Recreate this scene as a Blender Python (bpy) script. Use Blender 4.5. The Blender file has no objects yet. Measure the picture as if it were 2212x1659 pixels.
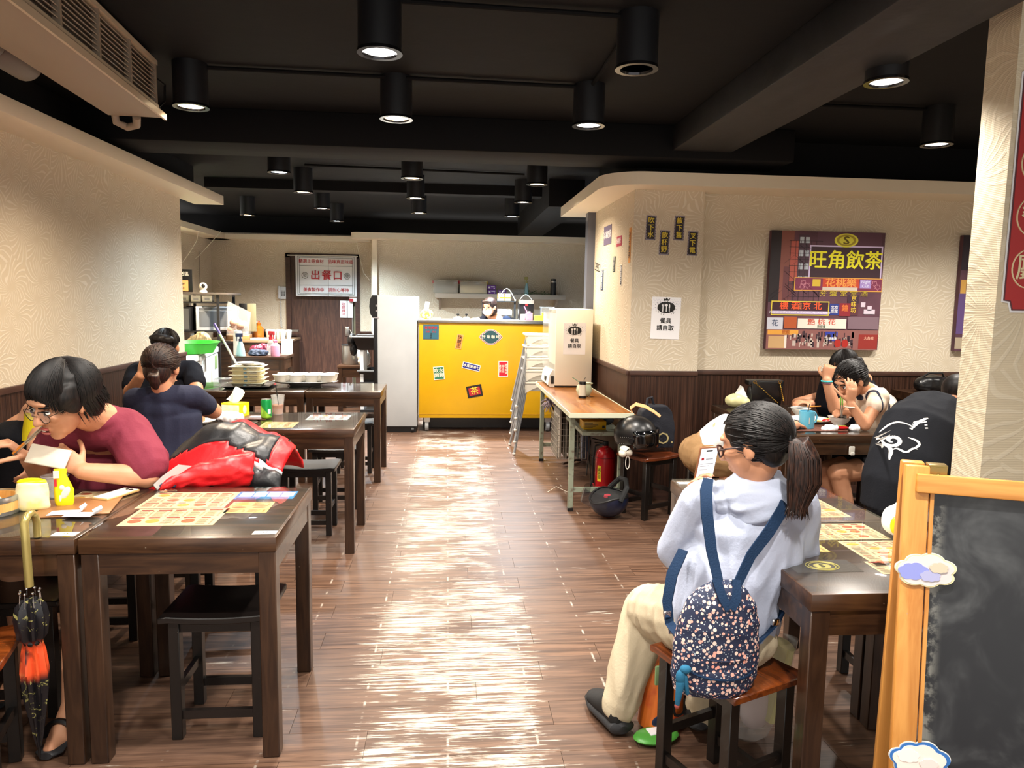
import bpy, bmesh, math, random
import numpy as np
from mathutils import Vector, Matrix, Quaternion, noise
from mathutils.bvhtree import BVHTree
random.seed(7)
PI = math.pi
SC = bpy.context.scene
COL = SC.collection
V = Vector

# ------------------------------------------------------------------ camera
F_PX = 1580.0; CAM_H = 1.51
def _n(v): return V(v).normalized()
_Yc = _n((967-1106, 829.5-647, -F_PX))
_Zc = -_n((878-1106, -(14900-829.5), -F_PX))
_Zc = (_Zc - _Yc*_Zc.dot(_Yc)).normalized(); _Xc = _Yc.cross(_Zc)
RW = Matrix((_Xc, _Yc, _Zc))            # camera space -> world
cam_d = bpy.data.cameras.new('camera'); cam = bpy.data.objects.new('camera', cam_d); COL.objects.link(cam)
cam_d.sensor_fit = 'HORIZONTAL'; cam_d.sensor_width = 36.0; cam_d.lens = F_PX*36.0/2212.0
cam_d.clip_start = 0.05; cam_d.clip_end = 60
cam.matrix_world = Matrix.Translation((0, 0, CAM_H)) @ RW.to_4x4()
SC.camera = cam
def at(px, py, X=None, Y=None, Z=None):
    """world point seen at a photo pixel on a plane X, Y or Z = const"""
    d = RW @ V((px-1106, 829.5-py, -F_PX)); c = V((0, 0, CAM_H))
    if X is not None: t = X/d.x
    elif Y is not None: t = Y/d.y
    else: t = (Z-CAM_H)/d.z
    return c + d*t

# ------------------------------------------------------------------ world, exposure
w = bpy.data.worlds.new('world'); SC.world = w; w.use_nodes = True
w.node_tree.nodes['Background'].inputs[0].default_value = (1.0, 0.95, 0.88, 1)
w.node_tree.nodes["Background"].inputs[1].default_value = 1.25
SC.view_settings.view_transform = 'Standard'; SC.view_settings.look = 'None'
SC.view_settings.exposure = 0.25; SC.view_settings.gamma = 1.0; SC.view_settings.use_curve_mapping = False
LAMP_W = 150.0
WARM = (1.0, 0.82, 0.62); NEUT = (1.0, 0.93, 0.84); COOL = (0.72, 0.88, 1.0)

# ------------------------------------------------------------------ materials
def lin(c):
    if isinstance(c, str):
        c = c.lstrip('#'); c = [int(c[i:i+2], 16)/255 for i in (0, 2, 4)]
    return tuple((x/12.92 if x <= .04045 else ((x+.055)/1.055)**2.4) for x in c) + (1.0,)
MATS = {}
def mat(name, col, rough=.5, metal=0., spec=.5, bump=None, vary=None, coat=0., sheen=0., emit=None, sss=0.):
    if name in MATS: return MATS[name]
    m = bpy.data.materials.new(name); m.use_nodes = True; nt = m.node_tree; b = nt.nodes['Principled BSDF']
    b.inputs['Base Color'].default_value = lin(col); b.inputs['Roughness'].default_value = rough
    b.inputs['Metallic'].default_value = metal; b.inputs['Specular IOR Level'].default_value = spec
    b.inputs['Coat Weight'].default_value = coat; b.inputs['Coat Roughness'].default_value = .08
    b.inputs['Sheen Weight'].default_value = sheen
    if emit: b.inputs['Emission Color'].default_value = lin(emit[0]); b.inputs['Emission Strength'].default_value = emit[1]
    tc = None
    if vary:      # (second colour, scale, (stretch), lo, hi)
        tc = nt.nodes.new('ShaderNodeTexCoord'); mp = nt.nodes.new('ShaderNodeMapping'); nz = nt.nodes.new('ShaderNodeTexNoise')
        mp.inputs['Scale'].default_value = vary[2]; nz.inputs['Scale'].default_value = vary[1]; nz.inputs['Detail'].default_value = 4
        rp = nt.nodes.new('ShaderNodeValToRGB'); rp.color_ramp.elements[0].position = vary[3]; rp.color_ramp.elements[1].position = vary[4]
        rp.color_ramp.elements[0].color = lin(col); rp.color_ramp.elements[1].color = lin(vary[0])
        nt.links.new(tc.outputs['Object'], mp.inputs[0]); nt.links.new(mp.outputs[0], nz.inputs['Vector'])
        nt.links.new(nz.outputs['Fac'], rp.inputs[0]); nt.links.new(rp.outputs[0], b.inputs['Base Color'])
    if bump:      # (scale, strength)
        tc = tc or nt.nodes.new('ShaderNodeTexCoord'); nz = nt.nodes.new('ShaderNodeTexNoise'); nz.inputs['Scale'].default_value = bump[0]
        nz.inputs['Detail'].default_value = 3
        bp = nt.nodes.new('ShaderNodeBump'); bp.inputs['Strength'].default_value = bump[1]; bp.inputs['Distance'].default_value = .01
        nt.links.new(tc.outputs['Object'], nz.inputs['Vector']); nt.links.new(nz.outputs['Fac'], bp.inputs['Height']); nt.links.new(bp.outputs[0], b.inputs['Normal'])
    MATS[name] = m; return m
def glassy(name, tint='#f2f7f4', body=0.12, rough=.02, ior=1.45):
    """thin clear sheet: transparent body with a fresnel reflection and a little of its own colour"""
    if name in MATS: return MATS[name]
    m = bpy.data.materials.new(name); m.use_nodes = True; nt = m.node_tree; nt.nodes.clear()
    out = nt.nodes.new('ShaderNodeOutputMaterial'); tr = nt.nodes.new('ShaderNodeBsdfTransparent'); gl = nt.nodes.new('ShaderNodeBsdfGlossy')
    df = nt.nodes.new('ShaderNodeBsdfDiffuse'); m1 = nt.nodes.new('ShaderNodeMixShader'); m2 = nt.nodes.new('ShaderNodeMixShader'); fr = nt.nodes.new('ShaderNodeFresnel')
    tr.inputs[0].default_value = (1, 1, 1, 1); df.inputs[0].default_value = lin(tint); gl.inputs['Roughness'].default_value = rough
    fr.inputs[0].default_value = ior; m1.inputs[0].default_value = body
    nt.links.new(tr.outputs[0], m1.inputs[1]); nt.links.new(df.outputs[0], m1.inputs[2]); nt.links.new(m1.outputs[0], m2.inputs[1])
    nt.links.new(gl.outputs[0], m2.inputs[2]); ge = nt.nodes.new('ShaderNodeNewGeometry'); mm = nt.nodes.new('ShaderNodeMath'); mm.operation = 'SUBTRACT'; mm.use_clamp = True; nt.links.new(fr.outputs[0], mm.inputs[0]); nt.links.new(ge.outputs['Backfacing'], mm.inputs[1]); nt.links.new(mm.outputs[0], m2.inputs[0]); nt.links.new(m2.outputs[0], out.inputs[0])
    MATS[name] = m; return m
class NT:
    """small helper to write node graphs"""
    def __init__(s, name):
        s.m = bpy.data.materials.new(name); s.m.use_nodes = True; s.t = s.m.node_tree; s.b = s.t.nodes['Principled BSDF']; MATS[name] = s.m
    def n(s, typ, **k):
        x = s.t.nodes.new('ShaderNode'+typ)
        for a, v in k.items(): setattr(x, a, v)
        return x
    def put(s, sock, v):
        if isinstance(v, bpy.types.NodeSocket): s.t.links.new(v, sock)
        elif v is not None: sock.default_value = v
    def math(s, op, a, b=None, c=None, clamp=False):
        x = s.n('Math', operation=op); x.use_clamp = clamp; s.put(x.inputs[0], a)
        if b is not None: s.put(x.inputs[1], b)
        if c is not None: s.put(x.inputs[2], c)
        return x.outputs[0]
    def mix(s, f, a, b):
        x = s.n('Mix', data_type='RGBA'); s.put(x.inputs[0], f); s.put(x.inputs[6], a); s.put(x.inputs[7], b); return x.outputs[2]
    def noise(s, vec, scale, detail=3, rough=.5, dist=0):
        x = s.n('TexNoise'); s.put(x.inputs['Vector'], vec); x.inputs['Scale'].default_value = scale; x.inputs['Detail'].default_value = detail
        x.inputs['Roughness'].default_value = rough; x.inputs['Distortion'].default_value = dist; return x.outputs['Fac']
    def comb(s, x=0., y=0., z=0.):
        c = s.n('CombineXYZ'); s.put(c.inputs[0], x); s.put(c.inputs[1], y); s.put(c.inputs[2], z); return c.outputs[0]
    def ss(s, v, lo, hi):
        x = s.n('MapRange', interpolation_type='SMOOTHSTEP'); s.put(x.inputs[0], v); x.inputs[1].default_value = lo; x.inputs[2].default_value = hi; return x.outputs[0]
    def bump(s, h, st, dist=.01):
        x = s.n('Bump'); x.inputs['Strength'].default_value = st; x.inputs['Distance'].default_value = dist; s.put(x.inputs['Height'], h); s.t.links.new(x.outputs[0], s.b.inputs['Normal'])
    def pos(s):
        g = s.n('NewGeometry'); x = s.n('SeparateXYZ'); s.t.links.new(g.outputs['Position'], x.inputs[0]); return g.outputs['Position'], x.outputs[0], x.outputs[1], x.outputs[2]

def wallpaper(name, base, line, scale=4.2, canvas=0.):
    n = NT(name); p, x, y, z = n.pos()
    h = n.math('ADD', x, y); nz = n.noise(p, 3.0, 2)
    vec = n.comb(n.math('ADD', h, n.math('MULTIPLY', nz, .22)), n.math('ADD', z, n.math('MULTIPLY', nz, .16)), 0.)
    vo = n.n('TexVoronoi', voronoi_dimensions='2D', feature='F1'); n.put(vo.inputs['Vector'], vec); vo.inputs['Scale'].default_value = scale
    df = n.n('VectorMath', operation='SUBTRACT'); n.put(df.inputs[0], vec); n.put(df.inputs[1], vo.outputs['Position'])
    sp = n.n('SeparateXYZ'); n.put(sp.inputs[0], df.outputs[0])
    ang = n.math('ARCTAN2', sp.outputs[1], sp.outputs[0])
    s = n.math('SINE', n.math('ADD', n.math('MULTIPLY', ang, 21.), n.math('MULTIPLY', vo.outputs['Distance'], 14.)))
    ln = n.math('MULTIPLY', n.ss(s, .35, .85), n.ss(vo.outputs['Distance'], .06, .22))
    if canvas: ln = n.math('ADD', n.math('MULTIPLY', ln, .6), n.math('MULTIPLY', n.math('SINE', n.math('MULTIPLY', z, 900.)), canvas))
    big = n.noise(p, 1.1, 2)
    c = n.mix(big, lin(base), tuple(v*.93 for v in lin(base)[:3])+(1,))
    n.put(n.b.inputs['Base Color'], n.mix(ln, c, lin(line))); n.b.inputs['Roughness'].default_value = .72
    n.b.inputs['Specular IOR Level'].default_value = .25
    n.bump(ln, .35, .004); return n.m
M_WALL = wallpaper('wallpaper_cream', '#d0c3ac', '#dcd2c0', 5.6)
M_WALLP = wallpaper('wallpaper_canvas', '#dccdb1', '#e6dac2', 3.0, .12)
M_CREAM = mat('cream_paint', '#ecdfc8', .55, bump=(40, .05))
M_SOFF = mat('white_soffit_paint', '#d8cbb6', .6)

def wainscot():
    n = NT('wainscot_wood'); p, x, y, z = n.pos()
    h = n.math('ADD', x, y)
    a = n.noise(n.comb(h, 0., n.math('MULTIPLY', z, .02)), 55., 3, .6)
    b = n.noise(n.comb(h, 0., n.math('MULTIPLY', z, .3)), 7., 2)
    c = n.mix(n.ss(a, .35, .7), lin('#29170f'), lin('#513528'))
    c = n.mix(n.math('MULTIPLY', b, .5), c, lin('#20110c'))
    n.put(n.b.inputs['Base Color'], c); n.b.inputs['Roughness'].default_value = .42; n.b.inputs['Specular IOR Level'].default_value = .35
    n.bump(n.math('SINE', n.math('MULTIPLY', h, 420.)), .25, .002); return n.m
M_WAINS = wainscot()
M_TRIMW = mat('dark_trim_wood', '#3a2620', .4, vary=('#51362c', 9, (1, 1, 8), .3, .75))

def floorwood():
    n = NT('worn_floor_wood'); p, x, y, z = n.pos()
    oi = n.n('ObjectInfo').outputs['Random']
    off = n.math('MULTIPLY', oi, 37.)
    row = n.math('FLOOR', n.math('DIVIDE', y, .1556))
    g1 = n.noise(n.comb(n.math('MULTIPLY', x, 1.6), n.math('ADD', n.math('MULTIPLY', y, 26.), off), off), 1.6, 5, .62, .6)
    g2 = n.noise(n.comb(n.math('MULTIPLY', x, 3.), n.math('MULTIPLY', y, 95.), 0.), 1., 4, .6)
    c = n.mix(n.ss(g1, .3, .72), lin('#3d291f'), lin('#705442'))
    c = n.mix(n.math('MULTIPLY', n.ss(g2, .45, .7), .45), c, lin('#2c1b15'))
    wn = n.n('TexWhiteNoise', noise_dimensions='2D'); n.put(wn.inputs['Vector'], n.comb(row, n.math('ROUND', n.math('MULTIPLY', oi, 50.)), 0.))
    c = n.mix(n.math('MULTIPLY', wn.outputs[0], .35), c, lin('#5d4a40'))
    # scuffed-through print of the aisle: pale hairlines along the grain, strongest where people walk
    aisle = n.math('MULTIPLY', n.ss(n.math('ABSOLUTE', n.math('SUBTRACT', x, .03)), .52, .22), 1.)
    patch = n.noise(n.comb(n.math('MULTIPLY', x, 1.2), n.math('MULTIPLY', y, 1.6), 5.), 1.5, 4, .65)
    patch2 = n.noise(n.comb(n.math('MULTIPLY', x, 1.2), n.math('MULTIPLY', y, 3.), 9.), 2.3, 3, .6)
    hair = n.noise(n.comb(n.math('MULTIPLY', x, 3.5), n.math('MULTIPLY', y, 78.), 2.), 1., 5, .72)
    wear = n.math('ADD', n.math('MULTIPLY', aisle, n.ss(patch, .3, .6)), n.math('MULTIPLY', n.ss(patch2, .57, .72), .55), clamp=True)
    thr = n.math('SUBTRACT', .66, n.math('MULTIPLY', wear, .20))
    scuff = n.math('MULTIPLY', n.ss(n.math('SUBTRACT', hair, thr), -.01, .06), n.ss(wear, .02, .5))
    # underlay joints telegraphing as dashed pale lines every 31 cm
    fx = n.math('PINGPONG', n.math('ADD', n.math('SUBTRACT', x, .01), .155), .155)
    dx = n.math('SUBTRACT', .155, fx)
    dash = n.noise(n.comb(n.math('MULTIPLY', n.math('ROUND', n.math('DIVIDE', x, .31)), 7.), n.math('MULTIPLY', y, 1.), 0.), 9., 5, .75)
    gx = n.ss(n.math('ABSOLUTE', n.math('SUBTRACT', x, .15)), 1.3, .5)
    line = n.math('MULTIPLY', n.math('MULTIPLY', n.ss(dx, .006, .002), n.ss(dash, .5, .6)), n.math('MULTIPLY', gx, .75))
    sc = n.math('MAXIMUM', n.math('MULTIPLY', scuff, .8), line)
    n.put(n.b.inputs['Base Color'], n.mix(sc, c, lin('#b9b2a6')))
    r = n.math('ADD', .30, n.math('MULTIPLY', g1, .16)); r = n.math('ADD', r, n.math('MULTIPLY', sc, .2)); n.put(n.b.inputs['Roughness'], r)
    n.b.inputs['Specular IOR Level'].default_value = .38
    n.bump(n.math('ADD', g2, g1), .12, .002); return n.m
M_FLOOR = floorwood()

def stainedwood(name, dark, light, rough=.32, sc=1., axis='x', coat=.15):
    n = NT(name); tc = n.n('TexCoord').outputs['Object']; x = n.n('SeparateXYZ'); n.put(x.inputs[0], tc)
    o = [x.outputs[i] for i in range(3)]; k = 'xyz'.index(axis); m = [n.math('MULTIPLY', o[i], (2. if i == k else 22.)*sc) for i in range(3)]
    g = n.noise(n.comb(*m), 1.3, 4, .6, .8); s = n.noise(tc, 60, 3)
    c = n.mix(n.ss(g, .3, .75), lin(dark), lin(light)); c = n.mix(n.math('MULTIPLY', n.ss(s, .74, .78), .6), c, lin('#9a8a78'))
    n.put(n.b.inputs['Base Color'], c); n.b.inputs['Roughness'].default_value = rough; n.b.inputs['Coat Weight'].default_value = coat
    n.bump(g, .1, .002); return n.m
M_TBL = stainedwood('table_wood', '#2a190f', '#4d3320'); M_TBLV = stainedwood('table_leg_wood', '#25160e', '#412b1c', axis='z')
M_STL = stainedwood('stool_wood', '#0d0a09', '#1a1310', .38); M_STLV = stainedwood('stool_leg_wood', '#0c0908', '#17110e', .4, axis='z')
M_STO = stainedwood('orange_stool_seat_wood', '#4a200c', '#7c3d16', .22); M_PINE = stainedwood('honey_pine', '#b9762f', '#d89a4e', .42, .8, 'x', .05)
M_PINEV = stainedwood('honey_pine_upright', '#b9762f', '#d89a4e', .42, .8, 'z', .05)
M_GLASS = glassy('glass_sheet', '#2d4a42', .05, .015, 1.5)
M_CLEAR = glassy('clear_plastic', '#f4f6f6', .16, .08, 1.4)
M_BLACKC = mat('black_ceiling_paint', '#09090c', .8, spec=.25, bump=(6, .25))
M_BLACK = mat('black_plastic', '#0e0e10', .35); M_BLKMAT = mat('matt_black_metal', '#131316', .55)
M_WHITE = mat('white_plastic', '#d6d3ca', .35); M_IVORY = mat('ivory_enamel', '#e9e6d6', .3); M_PAPER = mat('white_paper', '#f1f1f4', .8)
M_STEEL = mat('steel', '#b8b8b4', .28, .9, bump=(200, .03)); M_CHROME = mat('chrome', '#d8d8d8', .12, 1.)
M_RED = mat('red_print', '#b7202c', .6); M_INK = mat('black_ink', '#111111', .6); M_GOLD = mat('gold_print', '#e6cf3c', .5)
M_SKIN = mat('skin', '#cf9877', .5, spec=.35, vary=('#bd8260', 9, (1, 1, 1), .35, .8)); M_HAIR = mat('black_hair', '#0b0909', .5, spec=.28, vary=('#231c1a', 30, (6, 6, 1), .45, .7))
M_HAIRB = mat('brown_hair', '#1b110f', .48, spec=.32, vary=('#42291f', 30, (6, 6, 1), .42, .68))

# ------------------------------------------------------------------ mesh builder
def frame(ax):
    ax = V(ax).normalized(); h = V((0, 0, 1)) if abs(ax.z) < .9 else V((1, 0, 0)); u = ax.cross(h).normalized(); return u, ax.cross(u)
class MB:
    def __init__(s): s.v = []; s.f = []
    def add(s, vs, fs):
        o = len(s.v); s.v += [V(p) for p in vs]; s.f += [tuple(i+o for i in f) for f in fs]; return s
    def box(s, x0, x1, y0, y1, z0, z1):
        return s.add([(x, y, z) for z in (z0, z1) for y in (y0, y1) for x in (x0, x1)], [(0, 2, 3, 1), (4, 5, 7, 6), (0, 1, 5, 4), (2, 6, 7, 3), (0, 4, 6, 2), (1, 3, 7, 5)])
    def bar(s, p0, p1, w, h, up=(0, 0, 1)):
        p0, p1 = V(p0), V(p1); a = (p1-p0).normalized(); u = a.cross(V(up)).normalized() if abs(a.dot(V(up))) < .99 else frame(a)[0]; t = u.cross(a)
        return s.add([p+u*(i*w/2)+t*(j*h/2) for p in (p0, p1) for i, j in ((-1, -1), (1, -1), (1, 1), (-1, 1))], [(3, 2, 1, 0), (4, 5, 6, 7), (0, 1, 5, 4), (1, 2, 6, 5), (2, 3, 7, 6), (3, 0, 4, 7)])
    def rings(s, rs, cap=True, closed=False):
        n = len(rs[0]); fs = []; m = len(rs)
        for i in range(m if closed else m-1):
            a, b = i*n, ((i+1) % m)*n
            for j in range(n): fs.append((a+j, a+(j+1) % n, b+(j+1) % n, b+j))
        if cap and not closed: fs += [tuple(range(n))[::-1], tuple(range((m-1)*n, m*n))]
        return s.add([p for r in rs for p in r], fs)
    def cone(s, p0, p1, r0, r1, seg=16, cap=True):
        p0, p1 = V(p0), V(p1); u, t = frame(p1-p0); A = [2*PI*j/seg for j in range(seg)]
        return s.rings([[p+(u*math.cos(a)+t*math.sin(a))*r for a in A] for p, r in ((p0, r0), (p1, r1))], cap)
    def tube(s, pts, r, seg=8, cap=True, closed=False):
        pts = [V(p) for p in pts]; n = len(pts); R = r if isinstance(r, (list, tuple)) else [r]*n; rs = []; u = None
        for i, p in enumerate(pts):
            a = (pts[(i+1) % n]-pts[i-1]) if (closed or 0 < i < n-1) else (pts[min(i+1, n-1)]-pts[max(i-1, 0)]); a.normalize()
            u = frame(a)[0] if u is None else (u-a*u.dot(a)).normalized(); t = a.cross(u)
            rs.append([p+(u*math.cos(2*PI*j/seg)+t*math.sin(2*PI*j/seg))*R[i] for j in range(seg)])
        return s.rings(rs, cap, closed)
    def ribbon(s, pts, w, th, side):
        """flat strap along pts; side = width direction(s)"""
        pts = [V(p) for p in pts]; n = len(pts); rs = []
        for i, p in enumerate(pts):
            a = (pts[min(i+1, n-1)]-pts[max(i-1, 0)]).normalized(); sd = V(side[i] if isinstance(side, list) else side); sd = (sd-a*sd.dot(a)).normalized(); t = a.cross(sd)
            W = w[i] if isinstance(w, (list, tuple)) else w
            rs.append([p+sd*(x*W/2)+t*(y*th/2) for x, y in ((-1, -1), (1, -1), (1, 1), (-1, 1))])
        return s.rings(rs)
    def lathe(s, prof, c=(0, 0, 0), seg=24, sx=1., sy=1., cap=True):
        c = V(c); return s.rings([[c+V((r*math.cos(2*PI*j/seg)*sx, r*math.sin(2*PI*j/seg)*sy, z)) for j in range(seg)] for r, z in prof], cap)
    def ell(s, c, r, rot=None, seg=16, nr=10):
        c = V(c); r = (r, r, r) if isinstance(r, (int, float)) else r; R = rot or Matrix.Identity(3); vs = []; fs = []
        for i in range(1, nr):
            th = PI*i/nr
            for j in range(seg):
                a = 2*PI*j/seg; vs.append(c+R@V((math.sin(th)*math.cos(a)*r[0], math.sin(th)*math.sin(a)*r[1], math.cos(th)*r[2])))
        for i in range(nr-2):
            for j in range(seg): fs.append((i*seg+j, (i+1)*seg+j, (i+1)*seg+(j+1) % seg, i*seg+(j+1) % seg))
        t = len(vs); vs += [c+R@V((0, 0, r[2])), c-R@V((0, 0, r[2]))]
        for j in range(seg): fs += [(t, j, (j+1) % seg), (t+1, (nr-2)*seg+(j+1) % seg, (nr-2)*seg+j)]
        return s.add(vs, fs)
    def cap(s, p0, p1, r0, r1, seg=14):
        """round-ended tapered capsule"""
        p0, p1 = V(p0), V(p1); a = (p1-p0); L = a.length; a.normalize(); u, t = frame(a); rs = []
        P = [(-r0*math.cos(k), r0*math.sin(k)) for k in (.12, .5, 1.0)]+[(0, r0), (L, r1)]+[(L+r1*math.cos(k), r1*math.sin(k)) for k in (1.0, .5, .12)]
        for d, r in P: rs.append([p0+a*d+(u*math.cos(2*PI*j/seg)+t*math.sin(2*PI*j/seg))*r for j in range(seg)])
        return s.rings(rs)
    def chain(s, pts, rad, seg=14):
        for i in range(len(pts)-1): s.cap(pts[i], pts[i+1], rad[i], rad[i+1], seg)
        return s
    def loft(s, rs, seg=24):
        """rs: list of (centre, u-vector, v-vector)"""
        return s.rings([[V(c)+V(u)*math.cos(2*PI*j/seg)+V(v)*math.sin(2*PI*j/seg) for j in range(seg)] for c, u, v in rs])
    def prism(s, poly, d, fn=None):
        """poly in (x,z) extruded 0..d in y; fn maps a local point"""
        n = len(poly); vs = [V((x, 0, z)) for x, z in poly]+[V((x, d, z)) for x, z in poly]
        if fn: vs = [fn(p) for p in vs]
        return s.add(vs, [tuple(range(n)), tuple(range(n, 2*n))[::-1]]+[(i, i+n, (i+1) % n+n, (i+1) % n) for i in range(n)])
    def xf(s, M):
        s.v = [M@p for p in s.v]; return s
    def build(s, name, m, parent=None, smooth=False, bevel=0., world=False, seg=2, kind=None, label=None, loc=None):
        me = bpy.data.meshes.new(name); vs = s.v
        if world and parent is not None: Mi = XF[parent.name].inverted(); vs = [Mi@p for p in vs]
        me.from_pydata([tuple(p) for p in vs], [], s.f); me.validate()
        bm = bmesh.new(); bm.from_mesh(me)
        bmesh.ops.recalc_face_normals(bm, faces=bm.faces)
        if bevel: bmesh.ops.bevel(bm, geom=[e for e in bm.edges if e.is_manifold and e.calc_face_angle(0) > .5], offset=bevel, segments=seg, affect='EDGES', profile=.5, clamp_overlap=True)
        bm.to_mesh(me); bm.free()
        return link(name, me, m, parent, smooth or bool(bevel), kind, label, loc)
XF = {}
def link(name, me, m, parent=None, smooth=False, kind=None, label=None, loc=None):
    if m is not None and not me.materials: me.materials.append(m)
    if smooth:
        me.polygons.foreach_set('use_smooth', [True]*len(me.polygons))
        me.set_sharp_from_angle(angle=.7)
    o = bpy.data.objects.new(name, me); COL.objects.link(o); o.parent = parent
    if parent is not None and not loc: XF[o.name] = XF.get(parent.name, Matrix.Identity(4))
    if loc: o.location = loc
    if kind: o['kind'] = kind
    if label: o['label'] = label
    return o
def tag(o, label, cat, group=None):
    o['label'] = label; o['category'] = cat
    if group: o['group'] = group
    return o
def thing(name, label, cat, loc=(0, 0, 0), rz=0., group=None, rot=None):
    o = bpy.data.objects.new(name, None); COL.objects.link(o); o.location = loc; o.rotation_euler = rot or (0, 0, rz); o.empty_display_size = .05
    XF[o.name] = Matrix.LocRotScale(V(loc), o.rotation_euler.to_quaternion(), None)
    return tag(o, label, cat, group)
def struct(mb, name, m, parent=None, **k):
    o = mb.build(name, m, parent, **k)
    if parent is None: o['kind'] = 'structure'
    return o
def copytree(o, loc, rz=None, label=None, group=None, parent=None):
    c = o.copy(); COL.objects.link(c); c.parent = parent
    if parent is None:
        c.location = loc
        if rz is not None: c.rotation_euler = (0, 0, rz)
        XF[c.name] = Matrix.LocRotScale(V(loc), c.rotation_euler.to_quaternion(), None)
        if label: c['label'] = label
        if group: c['group'] = group
    for ch in list(o.children): copytree(ch, None, parent=c)
    return c
TXC = {}
def text(body, size, M, m, parent, name='lettering', bold=0., align='CENTER', line=1.0, sx=1., ext=.0004):
    """text laid in the local XY plane of M"""
    key = (body, line, align)
    if key not in TXC:
        cu = bpy.data.curves.new('t', 'FONT'); cu.body = body; cu.size = 1.; cu.align_x = align; cu.align_y = 'CENTER'; cu.offset = 0; cu.space_line = line; cu.resolution_u = 2
        o = bpy.data.objects.new('t', cu); COL.objects.link(o); dg = bpy.context.evaluated_depsgraph_get(); me = bpy.data.meshes.new_from_object(o.evaluated_get(dg))
        TXC[key] = ([v.co.copy() for v in me.vertices], [tuple(p.vertices) for p in me.polygons]); bpy.data.objects.remove(o); bpy.data.curves.remove(cu)
    vs, fs = TXC[key]; me = bpy.data.meshes.new(name); V_ = []; F_ = []
    for k, (dx, dy) in enumerate([(0, 0)] if not bold else [(bold, 0), (-bold, 0), (0, bold*.7), (0, -bold*.7)]):
        F_ += [tuple(i+len(V_) for i in f) for f in fs]; V_ += [tuple(M@V(((v.x+dx)*size*sx, (v.y+dy)*size, ext+.00004*k))) for v in vs]
    me.from_pydata(V_, [], F_)
    return link(name, me, m, parent)
def FR(x=0, y=0, z=0, rz=0, tilt=0):
    """frame for text/prints standing upright facing local -Y, rotated in its own plane by tilt"""
    return Matrix.Translation((x, y, z)) @ Matrix.Rotation(rz, 4, 'Z') @ Matrix.Rotation(PI/2, 4, 'X') @ Matrix.Rotation(tilt, 4, 'Z')
FLAT = lambda x, y, z, r=0: Matrix.Translation((x, y, z)) @ Matrix.Rotation(r, 4, 'Z')
def rectxy(mb, M, x0, x1, y0, y1, z=0.):
    return mb.add([M@V((x, y, z)) for x, y in ((x0, y0), (x1, y0), (x1, y1), (x0, y1))], [(0, 1, 2, 3)])
def vox(mb, name, m, parent, voxel=.008, sm=4, amp=0., freq=14., fold=None, world=True, label=None, cut=None, keep=False, strands=None):
    """fuse overlapping closed shapes into one continuous surface, soften it, add cloth folds"""
    me = bpy.data.meshes.new('v'); me.from_pydata([tuple(p) for p in mb.v], [], mb.f); bm = bmesh.new(); bm.from_mesh(me); bmesh.ops.recalc_face_normals(bm, faces=bm.faces); bm.to_mesh(me); bm.free()
    o = bpy.data.objects.new('v', me); COL.objects.link(o)
    r = o.modifiers.new('r', 'REMESH'); r.mode = 'VOXEL'; r.voxel_size = voxel
    if sm: s = o.modifiers.new('s', 'SMOOTH'); s.factor = .5; s.iterations = sm
    dg = bpy.context.evaluated_depsgraph_get(); me2 = bpy.data.meshes.new_from_object(o.evaluated_get(dg)); bpy.data.objects.remove(o)
    if amp or fold:
        co = [v.co.copy() for v in me2.vertices]; no = [v.normal.copy() for v in me2.vertices]; out = np.empty(len(co)*3)
        for i, (c, nn) in enumerate(zip(co, no)):
            d = amp*noise.noise(c*freq)
            if fold: d += fold(c, nn)
            out[3*i:3*i+3] = c+nn*d
        me2.vertices.foreach_set('co', out)
    if cut:
        bm = bmesh.new(); bm.from_mesh(me2); bmesh.ops.delete(bm, geom=[v for v in bm.verts if cut(v.co)], context='VERTS'); bm.to_mesh(me2); bm.free()
    if world and parent is not None: me2.transform(XF[parent.name].inverted())
    me2.name = name; me2.materials.clear()
    ob = link(name, me2, m, parent, False, label=label)
    me2.polygons.foreach_set('use_smooth', [True]*len(me2.polygons)); return ob
def ridges(amp, freq, dirv=(0, 0, 1), sharp=1.6, bias=.0):
    """cloth folds: ridged noise stretched across direction dirv"""
    d = V(dirv).normalized()
    def f(c, n):
        q = c*freq - d*(c.dot(d)*freq*.72)
        v = noise.noise(q+V((3.1, 7.7, 1.3))); w_ = noise.noise(q*2.1)
        return amp*((1-abs(v)*sharp*1.6)*.9+w_*.35-bias)
    return f

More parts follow.
